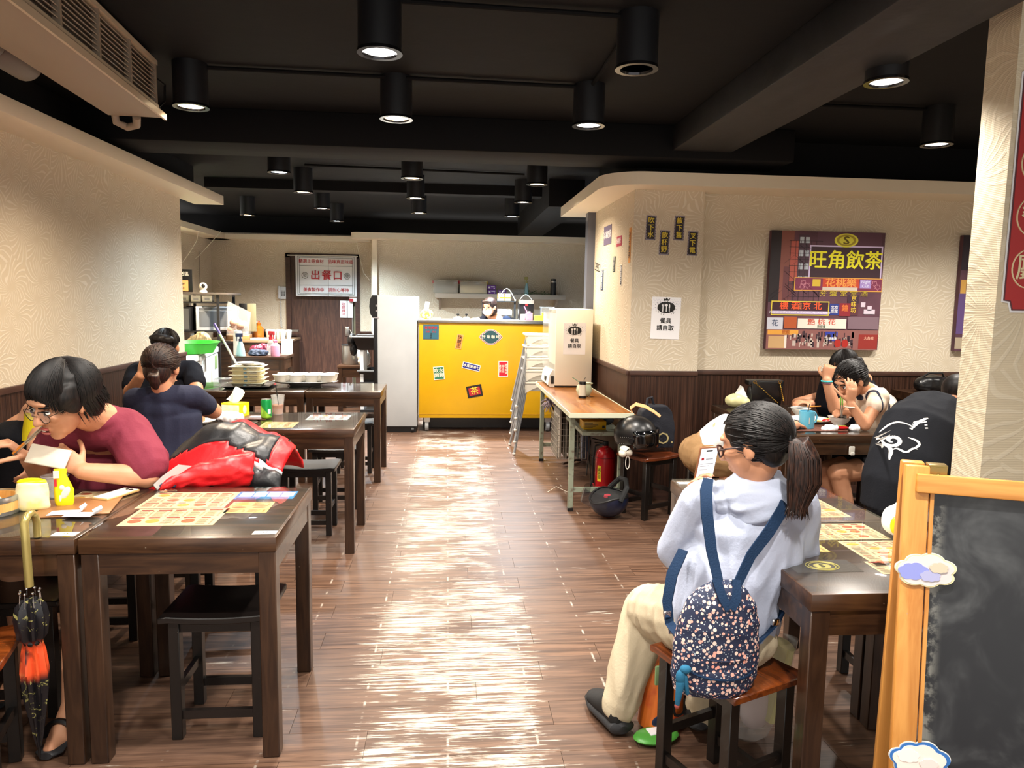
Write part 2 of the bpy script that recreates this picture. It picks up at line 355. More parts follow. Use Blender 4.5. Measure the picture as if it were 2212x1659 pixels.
# ================================================================== the room
ZT = .757        # top of the glass on the dining tables
fl = struct(MB().box(-4, 5.6, -1.2, 12, -.1, -.005), 'floor', M_FLOOR)
PW, PL = .1556, .93
def planks():
    near = []; rest = MB(); me = bpy.data.meshes.new('plank'); mb = MB().box(-PL/2+.0008, PL/2-.0008, -PW/2+.0007, PW/2-.0007, -.004, 0)
    me.from_pydata([tuple(v) for v in mb.v], [], mb.f)
    bm = bmesh.new(); bm.from_mesh(me); bmesh.ops.recalc_face_normals(bm, faces=bm.faces); bm.to_mesh(me); bm.free(); me.materials.append(M_FLOOR)
    j0 = int(-1.2/PW)
    for j in range(j0, 78):
        y = 2.446+PW*.5+(j-14)*PW
        off = .39 if j % 2 == 0 else (.12 if (j//2) % 2 else -.27)
        for k in range(-5, 6):
            x = off+PL*(k+.5)
            if x < -4.2 or x > 5.6 or y > 12: continue
            if 1.55 < y < 8.35 and -2.5 < x < 2.75 and len(near) < 299: near.append((x, y))
            else: rest.box(x-PL/2+.0008, x+PL/2-.0008, y-PW/2+.0007, y+PW/2-.0007, -.004, 0)
    for x, y in near:
        o = bpy.data.objects.new('plank', me); COL.objects.link(o); o.parent = fl; o.location = (x, y, random.uniform(-.0004, 0))
    rest.build('far_planks', M_FLOOR, fl, kind='stuff')
planks()
CEIL = 2.72
struct(MB().box(-4.2, 5.6, -1.2, 12, CEIL, CEIL+.1), 'ceiling', M_BLACKC)
struct(MB().box(-2.5, 2.4, 5.05, 5.5, 2.5, CEIL), 'trim_1', M_BLACKC, bevel=.01)       # cross beam
M_BEAM = mat('scraped_beam_paint', '#131316', .6, bump=(9, .5), vary=('#26262b', 2.2, (6, 1, 1), .4, .8))
struct(MB().box(1.53, 1.95, -1.2, 5.3, 2.55, CEIL), 'trim_2', M_BEAM, bevel=.008)       # long beam over the right tables
struct(MB().box(-2.5, 2.4, 7.95, 8.12, 2.62, CEIL), 'trim_3', M_BLACKC)
struct(MB().box(1.0, 1.36, 7.4, 10.7, 2.45, CEIL), 'trim_4', M_BLACKC)

WH = .965
def panelled(wall, along, fixed, a0, a1, out, z0=.0, z1=WH, pw=.6):
    """wainscot boards fixed on a wall; along = 'x' or 'y', out = direction sign of the room"""
    n = max(1, round((a1-a0)/pw)); st = (a1-a0)/n
    for i in range(n):
        lo, hi = a0+i*st+.0012, a0+(i+1)*st-.0012; f0, f1 = sorted((fixed, fixed+out*.012))
        (MB().box(lo, hi, f0, f1, z0, z1) if along == 'x' else MB().box(f0, f1, lo, hi, z0, z1)).build('panel', M_WAINS, wall)
    f0, f1 = sorted((fixed, fixed+out*.022))
    c = MB().box(a0, a1, f0, f1, z1, z1+.035) if along == 'x' else MB().box(f0, f1, a0, a1, z1, z1+.035)
    c.build('cap_rail', M_TRIMW, wall, bevel=.003)
    return MB().box(a0, a1, f0, f1, 0, .08) if along == 'x' else MB().box(f0, f1, a0, a1, 0, .08)
XL = -2.38
wl = struct(MB().box(XL-.12, XL, -1.2, 6.88, 0, 2.46), 'wall_left', M_WALL)
struct(panelled(wl, 'y', XL, -1.2, 6.88, 1), 'baseboard_left', M_TRIMW)
struct(MB().box(XL-.02, XL+.25, -1.2, 7.33, 2.37, 2.453), 'trim_5', M_CREAM, bevel=.003)
struct(MB().box(XL-1.9, XL-.02, -1.2, 7.33, 2.46, CEIL), 'trim_6', M_BLACKC)
# kitchen corner behind the left wall
XB = -3.55; YD = 11.5; YR = 11.0
wb = struct(MB().box(XB-.1, XB, 6.88, YD, 0, 2.46), 'wall_kitchen_left', M_WALL)
wr0 = struct(MB().box(XB, XL-.12, 6.78, 6.88, 0, 2.46), 'wall_kitchen_return', M_WALL)
dl, dr = at(617, 546, Y=YD).x, at(777, 549, Y=YD).x
wd = struct(MB().box(XB, dl, YD, YD+.1, 0, 2.46).box(dr, -1.05, YD, YD+.1, 0, 2.46).box(dl, dr, YD, YD+.1, 2.17, 2.46), 'wall_kitchen_door', M_WALL)
panelled(wd, 'x', YD, XB, dl, -1); panelled(wd, 'x', YD, dr, -1.05, -1, pw=.3)
wk = struct(MB().box(-1.12, 2.4, YR, YR+.1, 0, 2.46).box(-1.12, -1.02, YR+.1, YD+.1, 0, 2.46), 'wall_kitchen_back', M_WALL)
panelled(wk, 'x', YR, -1.12, 2.4, -1)
struct(MB().box(2.3, 2.4, 6.9, YR, 0, CEIL), 'wall_kitchen_right', mat('grey_blue_wall', '#8f97a3', .6))
struct(MB().box(-4.2, 5.6, 11.6, 11.7, 2.4, CEIL), 'trim_7', M_BLACKC)
zb0, zb1 = 2.345, 2.42
struct(MB().box(XB, XB+.3, 6.9, YD, zb0, zb1).box(XB, -1.15, YD-.27, YD, zb0, zb1), 'trim_8', M_CREAM)
def slabpoly(poly, z0, z1): return MB().add([(x, y, z0) for x, y in poly]+[(x, y, z1) for x, y in poly], [tuple(range(len(poly)))[::-1], tuple(range(len(poly), 2*len(poly)))]+[(i, (i+1) % len(poly), (i+1) % len(poly)+len(poly), i+len(poly)) for i in range(len(poly))])
arc = lambda cx, cy, r, a0, a1, n=10: [(cx+r*math.cos(a0+(a1-a0)*i/n), cy+r*math.sin(a0+(a1-a0)*i/n)) for i in range(n+1)]
struct(slabpoly(arc(-1.27, 10.87, .12, PI, 1.5*PI, 8)+[(2.4, 10.75), (2.4, YR), (-1.39, YR+.05)], 2.36, 2.445), 'trim_9', M_CREAM)
struct(MB().box(-1.1, -1.03, YR-.06, YR, .9, 2.36), 'trim_10', M_CREAM)
# pillar and alcove on the right
XP = 1.365; YP = 5.4; YA = 5.5
wp = struct(MB().box(XP, XP+.53, YP, 6.83, 0, 2.44), 'wall_pillar', M_WALL)
b1 = panelled(wp, 'x', YP, XP, XP+.53, -1, pw=.53); b2 = panelled(wp, 'y', XP, YP-.012, 6.83, -1, pw=.7)
b1.v += b2.v; b1.f += [tuple(i+8 for i in f) for f in b2.f]; struct(b1, 'baseboard_pillar', M_TRIMW)
wa = struct(MB().box(XP+.53, 5.0, YA, YA+.12, 0, 2.44), 'wall_alcove', M_WALL)
struct(panelled(wa, 'x', YA, XP+.53, 5.0, -1), 'baseboard_alcove', M_TRIMW)
struct(MB().box(5.0, 5.1, -1.2, 5.6, 0, CEIL), 'wall_right', M_WALL)
struct(MB().box(XP+.02, 5.6, YA-.05, 6.83, 2.44, CEIL), 'trim_11', M_BLACKC)
poly = arc(1.40, 5.46, .30, PI, 1.5*PI, 12)+[(5.0, 5.16), (5.0, YA), (XP+.2, YA), (XP+.2, 7.25), (1.10, 7.25)]
struct(slabpoly(poly, 2.335, 2.425), 'trim_12', M_CREAM)
struct(MB().box(XP-.07, XP+.5, 6.83, 6.95, 0, 2.335), 'trim_13', mat('grey_frame_paint', '#5c5f6b', .5))
# front pillar with canvas-like wallpaper
wf = struct(MB().box(2.133, 3.4, 2.7, 2.87, 0, CEIL), 'wall_front_pillar', M_WALLP)
struct(MB().box(2.13, 3.4, 2.685, 2.87, 0, .08), 'baseboard_front_pillar', M_TRIMW)

# ------------------------------------------------------------------ ceiling lamps
M_LENS = {k: mat('lamp_lens_'+k, '#ffffff', .3, emit=(c, s)) for k, c, s in (('warm', '#ffe0b0', 14.), ('neutral', '#fff6ea', 16.), ('cool', '#e4f4ff', 16.))}
M_CAN = mat('black_lamp_can', '#101116', .45); M_RIM = mat('black_chrome_rim', '#3a3a3e', .15, .9)
def downlight(x, y, kind, label, z=2.5):
    t = thing('can_downlight', label, 'ceiling lamp', (x, y, z), 0, 'black can downlights on the ceiling')
    h = CEIL-z
    MB().lathe([(.076, .004), (.088, .004), (.088, h), (.02, h)], seg=28).build('housing', M_CAN, t, smooth=True)
    MB().lathe([(.066, .006), (.070, -.006), (.092, -.006), (.092, .006)], seg=28, cap=False).build('rim', M_RIM, t, smooth=True)
    lens = MB().lathe([(.001, .004), (.068, .004), (.068, .012)], seg=28)
    if kind == 'off': lens.build('lens', mat('unlit_lamp_lens', '#a8a49c', .25, bump=(120, .3)), t, smooth=True); return t
    lens.build('lens', M_LENS[kind], t)
    ld = bpy.data.lights.new('lamp_light', 'SPOT'); ld.energy = LAMP_W*((6. if kind == 'cool' and x > 0 else 3.6 if kind == 'cool' or y > 9 or y > 8.6 else 1.8) if y > 8 else 1.05); ld.spot_size = 2.5; ld.spot_blend = .8; ld.shadow_soft_size = .055
    ld.color = {'warm': WARM, 'neutral': NEUT, 'cool': COOL}[kind]
    lo = bpy.data.objects.new('lamp_light', ld); COL.objects.link(lo); lo.parent = t; lo.location = (0, 0, -.012)
for x, y, k, l in [(-.28, 3.13, 'neutral', 'brightest black can downlight, top centre, nearest of the lit ones over the aisle'),
    (-1.355, 4.135, 'warm', 'warm black can downlight beside the end of the air conditioner'),
    (-.29, 4.228, 'warm', 'warm black can downlight straight behind the brightest one over the aisle'),
    (.795, 3.189, 'off', 'unlit black can downlight with a dark lens'),
    (.786, 4.219, 'neutral', 'bright white can downlight just behind the unlit one'),
    (1.93, 3.217, 'neutral', 'bright can downlight at the right edge of the long ceiling beam'),
    (2.97, 4.365, 'neutral', 'white can downlight nearest the front pillar over the alcove'),
    (-1.349, 6.148, 'cool', 'short bluish can downlight, leftmost just behind the cross beam'),
    (-1.371, 7.248, 'warm', 'yellowish long can downlight right of the bluish one behind the cross beam'),
    (-.299, 6.242, 'warm', 'warm can downlight half hidden by the cross beam above the aisle'),
    (-.321, 7.445, 'neutral', 'bright can downlight just below and behind the warm one half hidden by the cross beam'),
    (-1.403, 8.5, 'neutral', 'white can downlight in line with the kitchen door, nearer of the two'),
    (-2.45, 9.4, 'warm', 'small warm can downlight above the kitchen corner, far left'),
    (-1.44, 9.85, 'cool', 'small bluish can downlight above the white door banner'),
    (-.337, 8.698, 'warm', 'small dim warm can downlight above the aisle, farthest there'),
    (.754, 6.356, 'warm', 'warm can downlight half hidden by the cross beam on its right part'),
    (.755, 7.527, 'neutral', 'bright white can downlight left of the pillar, middle of three'),
    (.751, 8.775, 'cool', 'small bluish can downlight left of the pillar, farthest of three')]: downlight(x, y, k, l)
for i, (x, y) in enumerate([(-.6, 2.05), (.79, 2.05), (-2.1, .95), (-.6, .95), (.79, .95), (4.0, 4.3)]):
    wh = ['above the front left tables', 'above the woman with the backpack', 'over the entrance at the left wall', 'over the entrance, left of the middle', 'over the entrance, right of the middle', ''][i]
    downlight(x, y, 'neutral', 'black can downlight outside the picture, '+wh if i < 5 else 'black can downlight outside the picture, behind the front pillar')
def conduit(pts, label):
    tag(MB().tube(pts, .011, 8).build('ceiling_conduit', mat('conduit_black', '#08080a', .8, spec=.2), smooth=True), label, 'conduit', 'black conduits on the ceiling')
zc = CEIL-.018
conduit([(-.2, 3.13, zc), (.72, 3.17, zc)], 'black conduit between the brightest lamp and the unlit one')
conduit([(.79, 3.28, zc), (.79, 4.14, zc)], 'black conduit running back from the unlit lamp')
conduit([(-1.27, 4.14, zc), (.72, 4.2, zc)], 'black conduit along the second row of lamps')
conduit([(-1.3, 6.95, zc), (.72, 7.1, zc)], 'black conduit just behind the cross beam')
conduit([(2.0, 4.36, zc), (2.9, 4.36, zc)], 'black conduit over the alcove')
conduit([(-2.35, 8.3, zc), (.72, 8.5, zc)], 'black conduit far back in front of the kitchen')

# ------------------------------------------------------------------ air conditioner
t = thing('air_conditioner', 'long grey beige air conditioner hung under the ceiling at top left', 'air conditioner', (-1.62, 4.1, 2.43), math.radians(3.8))
M_AC = mat('beige_grey_metal', '#9c8b79', .5); M_ACD = mat('dusty_dark_vent', '#4f4740', .7)
MB().box(-.14, .14, -3.4, 0, 0, .03).build('bottom_plate', M_AC, t, bevel=.004)
MB().box(-.13, .10, -3.4, -.04, .03, .27).build('casing', M_AC, t, bevel=.01)
MB().bar((.142, -3.4, .004), (.142, 0, .004), .012, .03).build('edge_strip', mat('light_beige_metal', '#c6b49c', .4), t)
MB().add([(.09, y, z) for y in (-3.38, -.1) for z in (.045, .235)]+[(.105, y, z) for y in (-3.38, -.1) for z in (.045, .235)], [(0, 1, 3, 2), (4, 6, 7, 5), (0, 4, 5, 1), (2, 3, 7, 6), (1, 5, 7, 3), (0, 2, 6, 4)]).build('vent_back', M_ACD, t)
for k in range(9):
    z = .055+k*.021; MB().bar((.118, -3.38, z), (.118, -.1, z), .022, .004, (.5, 0, 1)).build('slat', M_AC, t)
for k in range(9):
    y = -.1-k*.36; MB().box(.104, .134, y-.008, y+.008, .04, .24).build('divider', M_AC, t)
MB().box(.10, .136, -3.4, -.08, .24, .262).box(.10, .136, -3.4, -.08, .028, .044).build('grille_frame', mat('light_beige_metal', '#c6b49c', .4), t)
MB().tube([(0, .0, .0), (-.02, .06, -.03), (-.08, .1, -.035), (-.12, .06, -.02), (-.12, .03, .05)], .02, 10).build('pipe', M_AC, t, smooth=True)
MB().tube([(.1, .0, .2), (.13, .05, .18), (.12, .07, .1), (.1, .03, .06)], .006, 8).build('cable', M_BLACK, t, smooth=True)
t = thing('air_duct', 'grey segmented air duct behind the air conditioner, mostly in shadow', 'duct', (-1.95, 3.6, 2.56), math.radians(3.8))
for k in range(6): MB().lathe([(.05, -.15), (.075, -.12), (.075, .12), (.05, .15)], seg=20).xf(Matrix.Translation((0, -k*.32, 0)) @ Matrix.Rotation(PI/2, 4, 'X')).build('duct_segment', mat('duct_grey', '#77706a', .5), t, smooth=True)

# ------------------------------------------------------------------ dining tables
def make_table(x, y, label, h=.75):
    t = thing('dining_table', label, 'table', (x, y, 0), 0, 'dark wooden glass-topped tables')
    a, b = .301, .309
    MB().box(-a, a, -b, b, h-.048, h).build('tabletop', M_TBL, t, bevel=.003)
    MB().box(-a+.004, a-.004, -b+.004, b-.004, h+.0015, h+.007).build('glass_top', M_GLASS, t)
    for sy in (-1, 1): MB().box(-a+.055, a-.055, sy*(b-.018)-.011, sy*(b-.018)+.011, h-.118, h-.048).build('apron', M_TBL, t)
    for sx in (-1, 1): MB().box(sx*(a-.018)-.011, sx*(a-.018)+.011, -b+.055, b-.055, h-.118, h-.048).build('apron', M_TBL, t)
    for sx in (-1, 1):
        for sy in (-1, 1):
            cx, cy = sx*(a-.031), sy*(b-.031); MB().box(cx-.027, cx+.027, cy-.027, cy+.027, 0, h-.048).build('leg', M_TBLV, t, bevel=.003, seg=1)
    return t
TB0 = make_table(-.84, 2.62, 'front left table at the aisle, with menu sheets under its glass')
def tb(x, y, l): return copytree(TB0, (x, y, 0), 0, l)
tb(-1.452, 2.62, 'front left table where the man in the dark red shirt eats')
tb(-2.064, 2.62, 'front left table against the wall, outside the picture')
tb(-.84, 4.57, 'table at the aisle with the green can, second row from the front on the left')
tb(-1.452, 4.57, 'table in front of the woman with the bun, its yellow tissue box at the right')
tb(-2.064, 4.57, 'second row table against the left wall')
tb(-.84, 6.29, 'third row table at the aisle with the tray of white bowls')
tb(-1.452, 6.29, 'third row table with the stacked meal boxes')
tb(-2.064, 6.29, 'third row table nearest the left wall')
tb(1.265, 2.09, 'front right table beside the woman with the backpack, menus under its glass')
tb(1.265, 2.712, 'right table behind the front one, its rear corner by the helmets')
tb(2.29, 4.385, 'alcove table with the blue mug')
tb(2.29, 5.01, 'alcove table against the wall under the street picture')

# ------------------------------------------------------------------ stools
def make_stool(x, y, rz, label, seat=None, w=.36, d=.29, z=.45):
    t = thing('wooden_stool', label, 'stool', (x, y, 0), rz, 'small wooden stools')
    # dished seat with rolled ends
    rs = []
    for i in range(13):
        u = -1+2*i/12; xx = u*w/2; zz = z-.012+.010*u*u-(.006 if abs(u) > .99 else 0)
        rs.append([(xx, -d/2, zz-.022), (xx, d/2, zz-.022), (xx, d/2, zz), (xx, -d/2, zz)])
    MB().rings(rs).build('seat', seat or M_STL, t, bevel=.003, seg=1)
    lx, ly = w/2-.045, d/2-.035
    for sx in (-1, 1):
        for sy in (-1, 1): MB().box(sx*lx-.018, sx*lx+.018, sy*ly-.018, sy*ly+.018, 0, z-.03).build('leg', M_STLV, t, bevel=.002, seg=1)
        MB().box(sx*lx-.009, sx*lx+.009, -ly+.018, ly-.018, .16, .19).build('stretcher', M_STL, t)
    for sy in (-1, 1): MB().box(-lx+.018, lx-.018, sy*ly-.009, sy*ly+.009, .07, .10).build('stretcher', M_STL, t)
    for sy in (-1, 1): MB().box(-lx+.018, lx-.018, sy*ly-.008, sy*ly+.008, z-.07, z-.036).build('seat_rail', M_STL, t)
    return t
ST0 = make_stool(-.775, 2.56, 0, 'black stool pushed under the front left aisle table')
def st(x, y, rz, l): return copytree(ST0, (x, y, 0), rz, l)
st(-.95, 3.27, .05, 'black stool carrying the backpack and the red jacket')
st(-.88, 4.73, 0, 'black stool under the second row aisle table')
st(-.8, 6.42, 0, 'black stool under the third row aisle table')
st(-1.50, 3.32, 0, 'black stool the man in the dark red shirt sits on')
st(-1.45, 3.87, 0, 'black stool the woman with the bun sits on')
st(-1.95, 5.32, 0, 'black stool of the man facing us at the second row')
st(-1.53, 2.72, 0, 'black stool under the table with the bamboo steamer')
st(-.80, 5.32, .03, 'black stool standing behind the second row aisle table')
st(1.755, 2.62, PI/2, 'black stool under the right tables, seen past the blackboard')
st(2.83, 4.36, PI/2, 'black stool of the woman in the striped cream blouse')
st(2.86, 4.98, PI/2, 'black stool of the man by the alcove wall')
st(1.74, 4.55, PI/2, 'black stool of the person in tan shorts')
make_stool(1.44, 5.034, math.radians(30), 'stool with a worn reddish seat carrying the black helmet', mat('reddish_seat', '#6a3116', .3, vary=('#3c1a0d', 9, (1, 6, 1), .3, .8)))
make_stool(.845, 2.04, math.radians(113.6-180), 'orange-brown topped stool the woman with the backpack sits on', M_STO)
make_stool(-1.49, 2.215, math.radians(15), 'orange-brown topped stool at the left edge of the picture', M_STO)

# ================================================================== kitchen corner, door
M_DOOR = stainedwood('door_veneer', '#3a251f', '#5a3d31', .45, 1.6, 'z', 0.)
zdt = 2.17
d1 = struct(MB().box(dl, dl+.07, YD-.03, YD+.06, 0, zdt).box(dr-.07, dr, YD-.03, YD+.06, 0, zdt).box(dl, dr, YD-.03, YD+.06, zdt-.06, zdt), 'door_1', M_TRIMW)
xg = at(760, 700, Y=YD).x
leaf = MB().box(dl+.07, xg, YD+.01, YD+.05, .01, zdt-.06).build('door_leaf', M_DOOR, d1)
MB().box(xg, dr-.07, YD+.07, YD+.09, .01, zdt-.06).build('gap_backing', mat('olive_gap', '#5c5640', .6), d1)
MB().box(xg+.03, xg+.09, YD+.06, YD+.07, .6, 1.85).build('inner_post', mat('khaki_post', '#8f8768', .5), d1)
p = at(750, 716, Y=YD+.01); MB().box(p.x-.03, p.x+.03, YD-.004, YD+.01, p.z-.07, p.z+.07).box(p.x-.018, p.x+.018, YD-.008, YD-.002, p.z-.055, p.z+.055).build('handle', M_STEEL, leaf, bevel=.004)
# banner
a, b_, c = at(638, 550, Y=YD-.08), at(770, 555, Y=YD-.08), at(771, 641, Y=YD-.08)
bw, bh = b_.x-a.x, a.z-c.z; cx = (a.x+b_.x)/2; cz = (a.z+c.z)/2
t = thing('door_banner', 'white cloth banner with red characters hung across the top of the kitchen door', 'banner', (cx, YD-.09, cz))
def cloth(wd_, ht, nx, nz, f, th=.004, x0=0.):
    g = [[V((x0-wd_/2+wd_*i/nx, f(i/nx, j/nz), -ht/2+ht*j/nz)) for i in range(nx+1)] for j in range(nz+1)]
    mb = MB(); n = (nx+1)*(nz+1); vs = [p for r in g for p in r]+[p+V((0, th, 0)) for r in g for p in r]; fs = []
    for j in range(nz):
        for i in range(nx): k = j*(nx+1)+i; fs += [(k, k+1, k+nx+2, k+nx+1), (n+k, n+k+nx+1, n+k+nx+2, n+k+1)]
    for i in range(nx): fs += [(i, n+i, n+i+1, i+1)]; k = nz*(nx+1)+i; fs += [(k, k+1, n+k+1, n+k)]
    for j in range(nz): k = j*(nx+1); fs += [(k, k+nx+1, n+k+nx+1, n+k)]; k += nx; fs += [(k, n+k, n+k+nx+1, k+nx+1)]
    return mb.add(vs, fs)
wv = lambda u, v: .008*math.sin(u*9+1.5*v)*(1-v)
M_BAN = mat('white_cloth', '#eef1f2', .85)
cloth(bw*.535, bh, 16, 8, wv, x0=-bw*.2325).build('cloth_panel', M_BAN, t, smooth=True)
cloth(bw*.46, bh, 16, 8, lambda u, v: .006*math.sin(u*8)*(1-v)-.002, x0=bw*.27).build('cloth_panel', M_BAN, t, smooth=True)
MB().tube([(-bw/2-.12, .0, bh/2-.01), (bw/2+.02, .0, bh/2-.01)], .008, 8).build('rod', M_WHITE, t)
yb = -.014
text('精選上等食材　品味真正味道', .062, FR(0, yb, bh*.34), M_RED, t, bold=.01)
[text(c_, .15, FR(x_*bw, yb, 0), M_RED, t, bold=.02) for c_, x_ in (('出', -.175), ('餐', .01), ('口', .19))]
text('美食製作中　請耐心等待', .062, FR(0, yb, -bh*.35), M_RED, t, bold=.01)
for sx in (-1, 1):
    text('發', .06, FR(sx*bw*.345, yb, 0), M_INK, t)
    MB().tube([(sx*bw*.345+.045*math.cos(q*PI/10), yb, .045*math.sin(q*PI/10)) for q in range(20)], .003, 5, closed=True).build('ring_print', M_INK, t)
L = MB()
for s_, th_ in ((.465, .0025), (.435, .0025)):
    x_, z_ = bw*s_, bh*s_
    for q in (-1, 1): L.box(-x_, x_, yb, yb+.001, q*z_-th_, q*z_+th_); L.box(q*x_-th_, q*x_+th_, yb, yb+.001, -z_, z_)
for q in (-1, 1): L.box(-bw*.43, bw*.43, yb, yb+.001, q*bh*.235-.002, q*bh*.235+.002)
L.build('border_print', mat('dark_green_ink', '#24443f', .7), t)
p = at(742, 668, Y=YD-.01)
t = thing('door_notice', 'narrow white notice with red characters taped on the door', 'sign', (p.x, YD-.003, p.z))
MB().box(-.05, .05, -.002, .002, -.13, .13).build('sheet', M_PAPER, t, bevel=.001)
text('收\n銀\n請\n洽', .05, FR(0, -.004, 0), M_RED, t, bold=.01)
t = thing('blank_notice', 'plain white notice on the door beside the one with red characters', 'sign', (p.x+.10, YD-.003, p.z))
MB().box(-.04, .04, -.002, .002, -.13, .13).build('sheet', M_PAPER, t, bevel=.001)
p = at(763, 643, Y=YD-.06); t = thing('red_card', 'small red and white card behind the banner corner', 'card', (p.x, YD-.05, p.z)); MB().box(-.06, .05, 0, .003, -.06, .05).build('sheet', M_PAPER, t); MB().box(-.06, .0, -.002, 0, -.06, -.02).build('red_print', M_RED, t)
# wall phone
p = at(610, 632, Y=YD)
t = thing('wall_phone', 'grey wall telephone with hanging coiled cord left of the kitchen door', 'telephone', (p.x, YD, p.z))
MB().box(-.05, .06, -.045, 0, -.10, .09).build('body', mat('light_grey_plastic', '#c9cbcd', .4), t, bevel=.01)
MB().box(-.055, -.02, -.075, -.045, -.09, .10).build('handset', mat('light_grey_plastic', '#c9cbcd', .4), t, bevel=.012)
k = MB()
for i in range(3):
    for j in range(4): k.box(-.008+i*.02, .006+i*.02, -.05, -.045, -.05+j*.022, -.036+j*.022)
k.build('keypad', mat('dark_grey_plastic', '#4b4d50', .5), t)
MB().tube([(-.02+.012*math.cos(i*1.4), -.04+.012*math.sin(i*1.4), -.1-.0045*i) for i in range(90)]+[(.0, -.03, -.53), (-.03, -.03, -.5)], .003, 5).build('cord', mat('light_grey_plastic', '#c9cbcd', .4), t, smooth=True)
def wire(pts, label, r=.004, m=None): tag(MB().tube(pts, r, 6).build('loose_wire', m or M_IVORY, smooth=True), label, 'wire')
wire([at(431, 490, Y=10.2), at(425, 520, Y=10.2), at(410, 545, Y=10.2), at(388, 575, Y=10.2)], 'white wire hanging from the kitchen moulding, left one')
wire([at(477, 500, Y=10.8), at(455, 525, Y=10.8), at(430, 552, Y=10.8), at(395, 580, Y=10.8)], 'white wire looping from the kitchen moulding, right one')
wire([at(770, 522, Y=11.1), at(778, 560, Y=11.2), at(786, 590, Y=11.2), at(799, 606, Y=11.2)], 'thin wire hanging right of the kitchen door')
wire([at(430, 543, X=XB+.01), at(432, 600, X=XB+.01), at(432, 614, Y=10.)], 'thin dark wire running up from the white webcam', .002, M_BLACK)

# chest freezer
t = thing('chest_freezer', 'white chest freezer behind the left wall', 'freezer', (-2.76, 8.7, 0), math.radians(8.3))
M_FRZ = mat('freezer_enamel', '#dfe4e6', .3)
MB().box(-.62, 0, -1.35, .78, .06, .80).build('body', M_FRZ, t, bevel=.015)
MB().box(-.62, .008, -1.36, .79, .805, .88).build('lid', M_FRZ, t, bevel=.015)
MB().box(.008, .025, -.55, -.3, .80, .86).build('latch', mat('light_grey_plastic', '#c9cbcd', .4), t, bevel=.004)
MB().box(.006, .02, -.25, -.2, .66, .84).build('handle', M_STEEL, t, bevel=.003)
MB().box(.001, .004, .5, .7, .62, .78).build('sticker', mat('green_sticker', '#7e9a6c', .5), t)
MB().box(-.6, -.02, -1.3, .74, .0, .06).build('base', M_BLACK, t)
# basin on it
def basin(loc, r0, r1, h, m, label, name='plastic_basin', cat='basin', sx=1., sy=1., group=None, rz=0):
    t = thing(name, label, cat, loc, rz, group)
    MB().lathe([(r0, 0), (r1, h), (r1+.012, h+.004), (r1+.012, h+.010), (r1-.006, h+.008), (r0-.006, .008), (.001, .008)], seg=28, sx=sx, sy=sy).build('bowl', m, t, smooth=True); return t
basin((-2.78, 8.3, .885), .2, .26, .11, mat('bright_green_plastic', '#45d24a', .35), 'bright green basin on the chest freezer', sx=1.0, sy=1.3)
# black rack with microwave
rx0, rx1, ry0, ry1 = -3.25, -2.72, 9.05, 9.75
t = thing('metal_rack', 'black metal rack holding the microwave', 'rack', (-3.200, 10.100, 0))
MB().box(-.3, .38, -.38, .28, 1.52, 1.55).build('top_board', mat('greyish_board', '#57504a', .5), t, bevel=.003)
for z_ in (.87, 1.04, 1.41): MB().box(-.27, .26, -.35, .35, z_, z_+.018).build('shelf', M_BLKMAT, t)
for sx in (-.26, .26):
    for sy in (-.35, .35): MB().box(sx-.015, sx+.015, sy-.015, sy+.015, 0, 1.52).build('post', M_BLKMAT, t)
t = thing('microwave', 'grey-fronted microwave on the black rack', 'microwave', (-3.100, 10.020, 1.061), math.radians(35))
MB().box(-.26, .26, -.16, .22, 0, .31).build('casing', M_BLACK, t, bevel=.006)
MB().box(-.26, .26, -.18, -.16, 0, .31).build('front', mat('silver_plastic', '#a9adb0', .35), t, bevel=.005)
MB().box(-.22, .14, -.185, -.18, .05, .25).build('window', mat('dark_window', '#54585c', .15), t)
MB().box(-.22, .22, -.187, -.18, .265, .295).build('display', mat('dark_window', '#54585c', .15), t)
t = thing('black_box', 'black box beside the microwave on the rack', 'box', (-3.360, 9.800, 1.061)); MB().box(-.13, .1, -.16, .14, 0, .30).build('body', M_BLACK, t, bevel=.004); MB().box(-.12, .09, -.165, -.16, .02, .28).build('front_panel', mat('dark_grey_plastic', '#2b2b2e', .5), t)
for i, (x_, y_) in enumerate([(-3.38, 9.85), (-3.22, 9.82), (-3.08, 9.82)]):
    t = thing('small_carton', ['left small white carton under the rack top', 'middle small white carton under the rack top', 'right small white carton under the rack top'][i], 'box', (x_, y_, 1.43), 0, 'cartons under the rack top')
    MB().box(-.06, .06, -.05, .05, 0, .08).build('carton', M_WHITE, t, bevel=.002); MB().box(-.03, .03, -.052, -.05, .02, .05).build('print', mat('grey_print', '#9a9a9a', .6), t)
t = thing('display_sign', 'black sign with an orange bag picture on the rack', 'sign', (-3.390, 9.800, 1.551), math.radians(10))
MB().box(-.12, .12, -.006, .006, 0, .29).build('board', M_BLACK, t, bevel=.003)
text('外送區', .055, FR(0, -.008, .23), M_WHITE, t, bold=.01)
MB().box(-.10, .07, -.009, -.006, .01, .15).build('bag_print', mat('orange_print', '#e2975a', .6), t)
text('Uber\nEats', .05, FR(-.015, -.011, .085), mat('dark_green_ink', '#24443f', .7), t, bold=.01)
t = thing('webcam', 'small white dome webcam on the rack', 'camera', (-3.150, 9.850, 1.551))
MB().lathe([(.05, 0), (.045, .02), (.03, .035), (.001, .035)]).build('base', M_WHITE, t, smooth=True); MB().ell((0, 0, .075), .052).build('head', M_WHITE, t, smooth=True); MB().ell((.012, -.034, .08), (.026, .022, .03)).build('lens', M_BLACK, t, smooth=True)
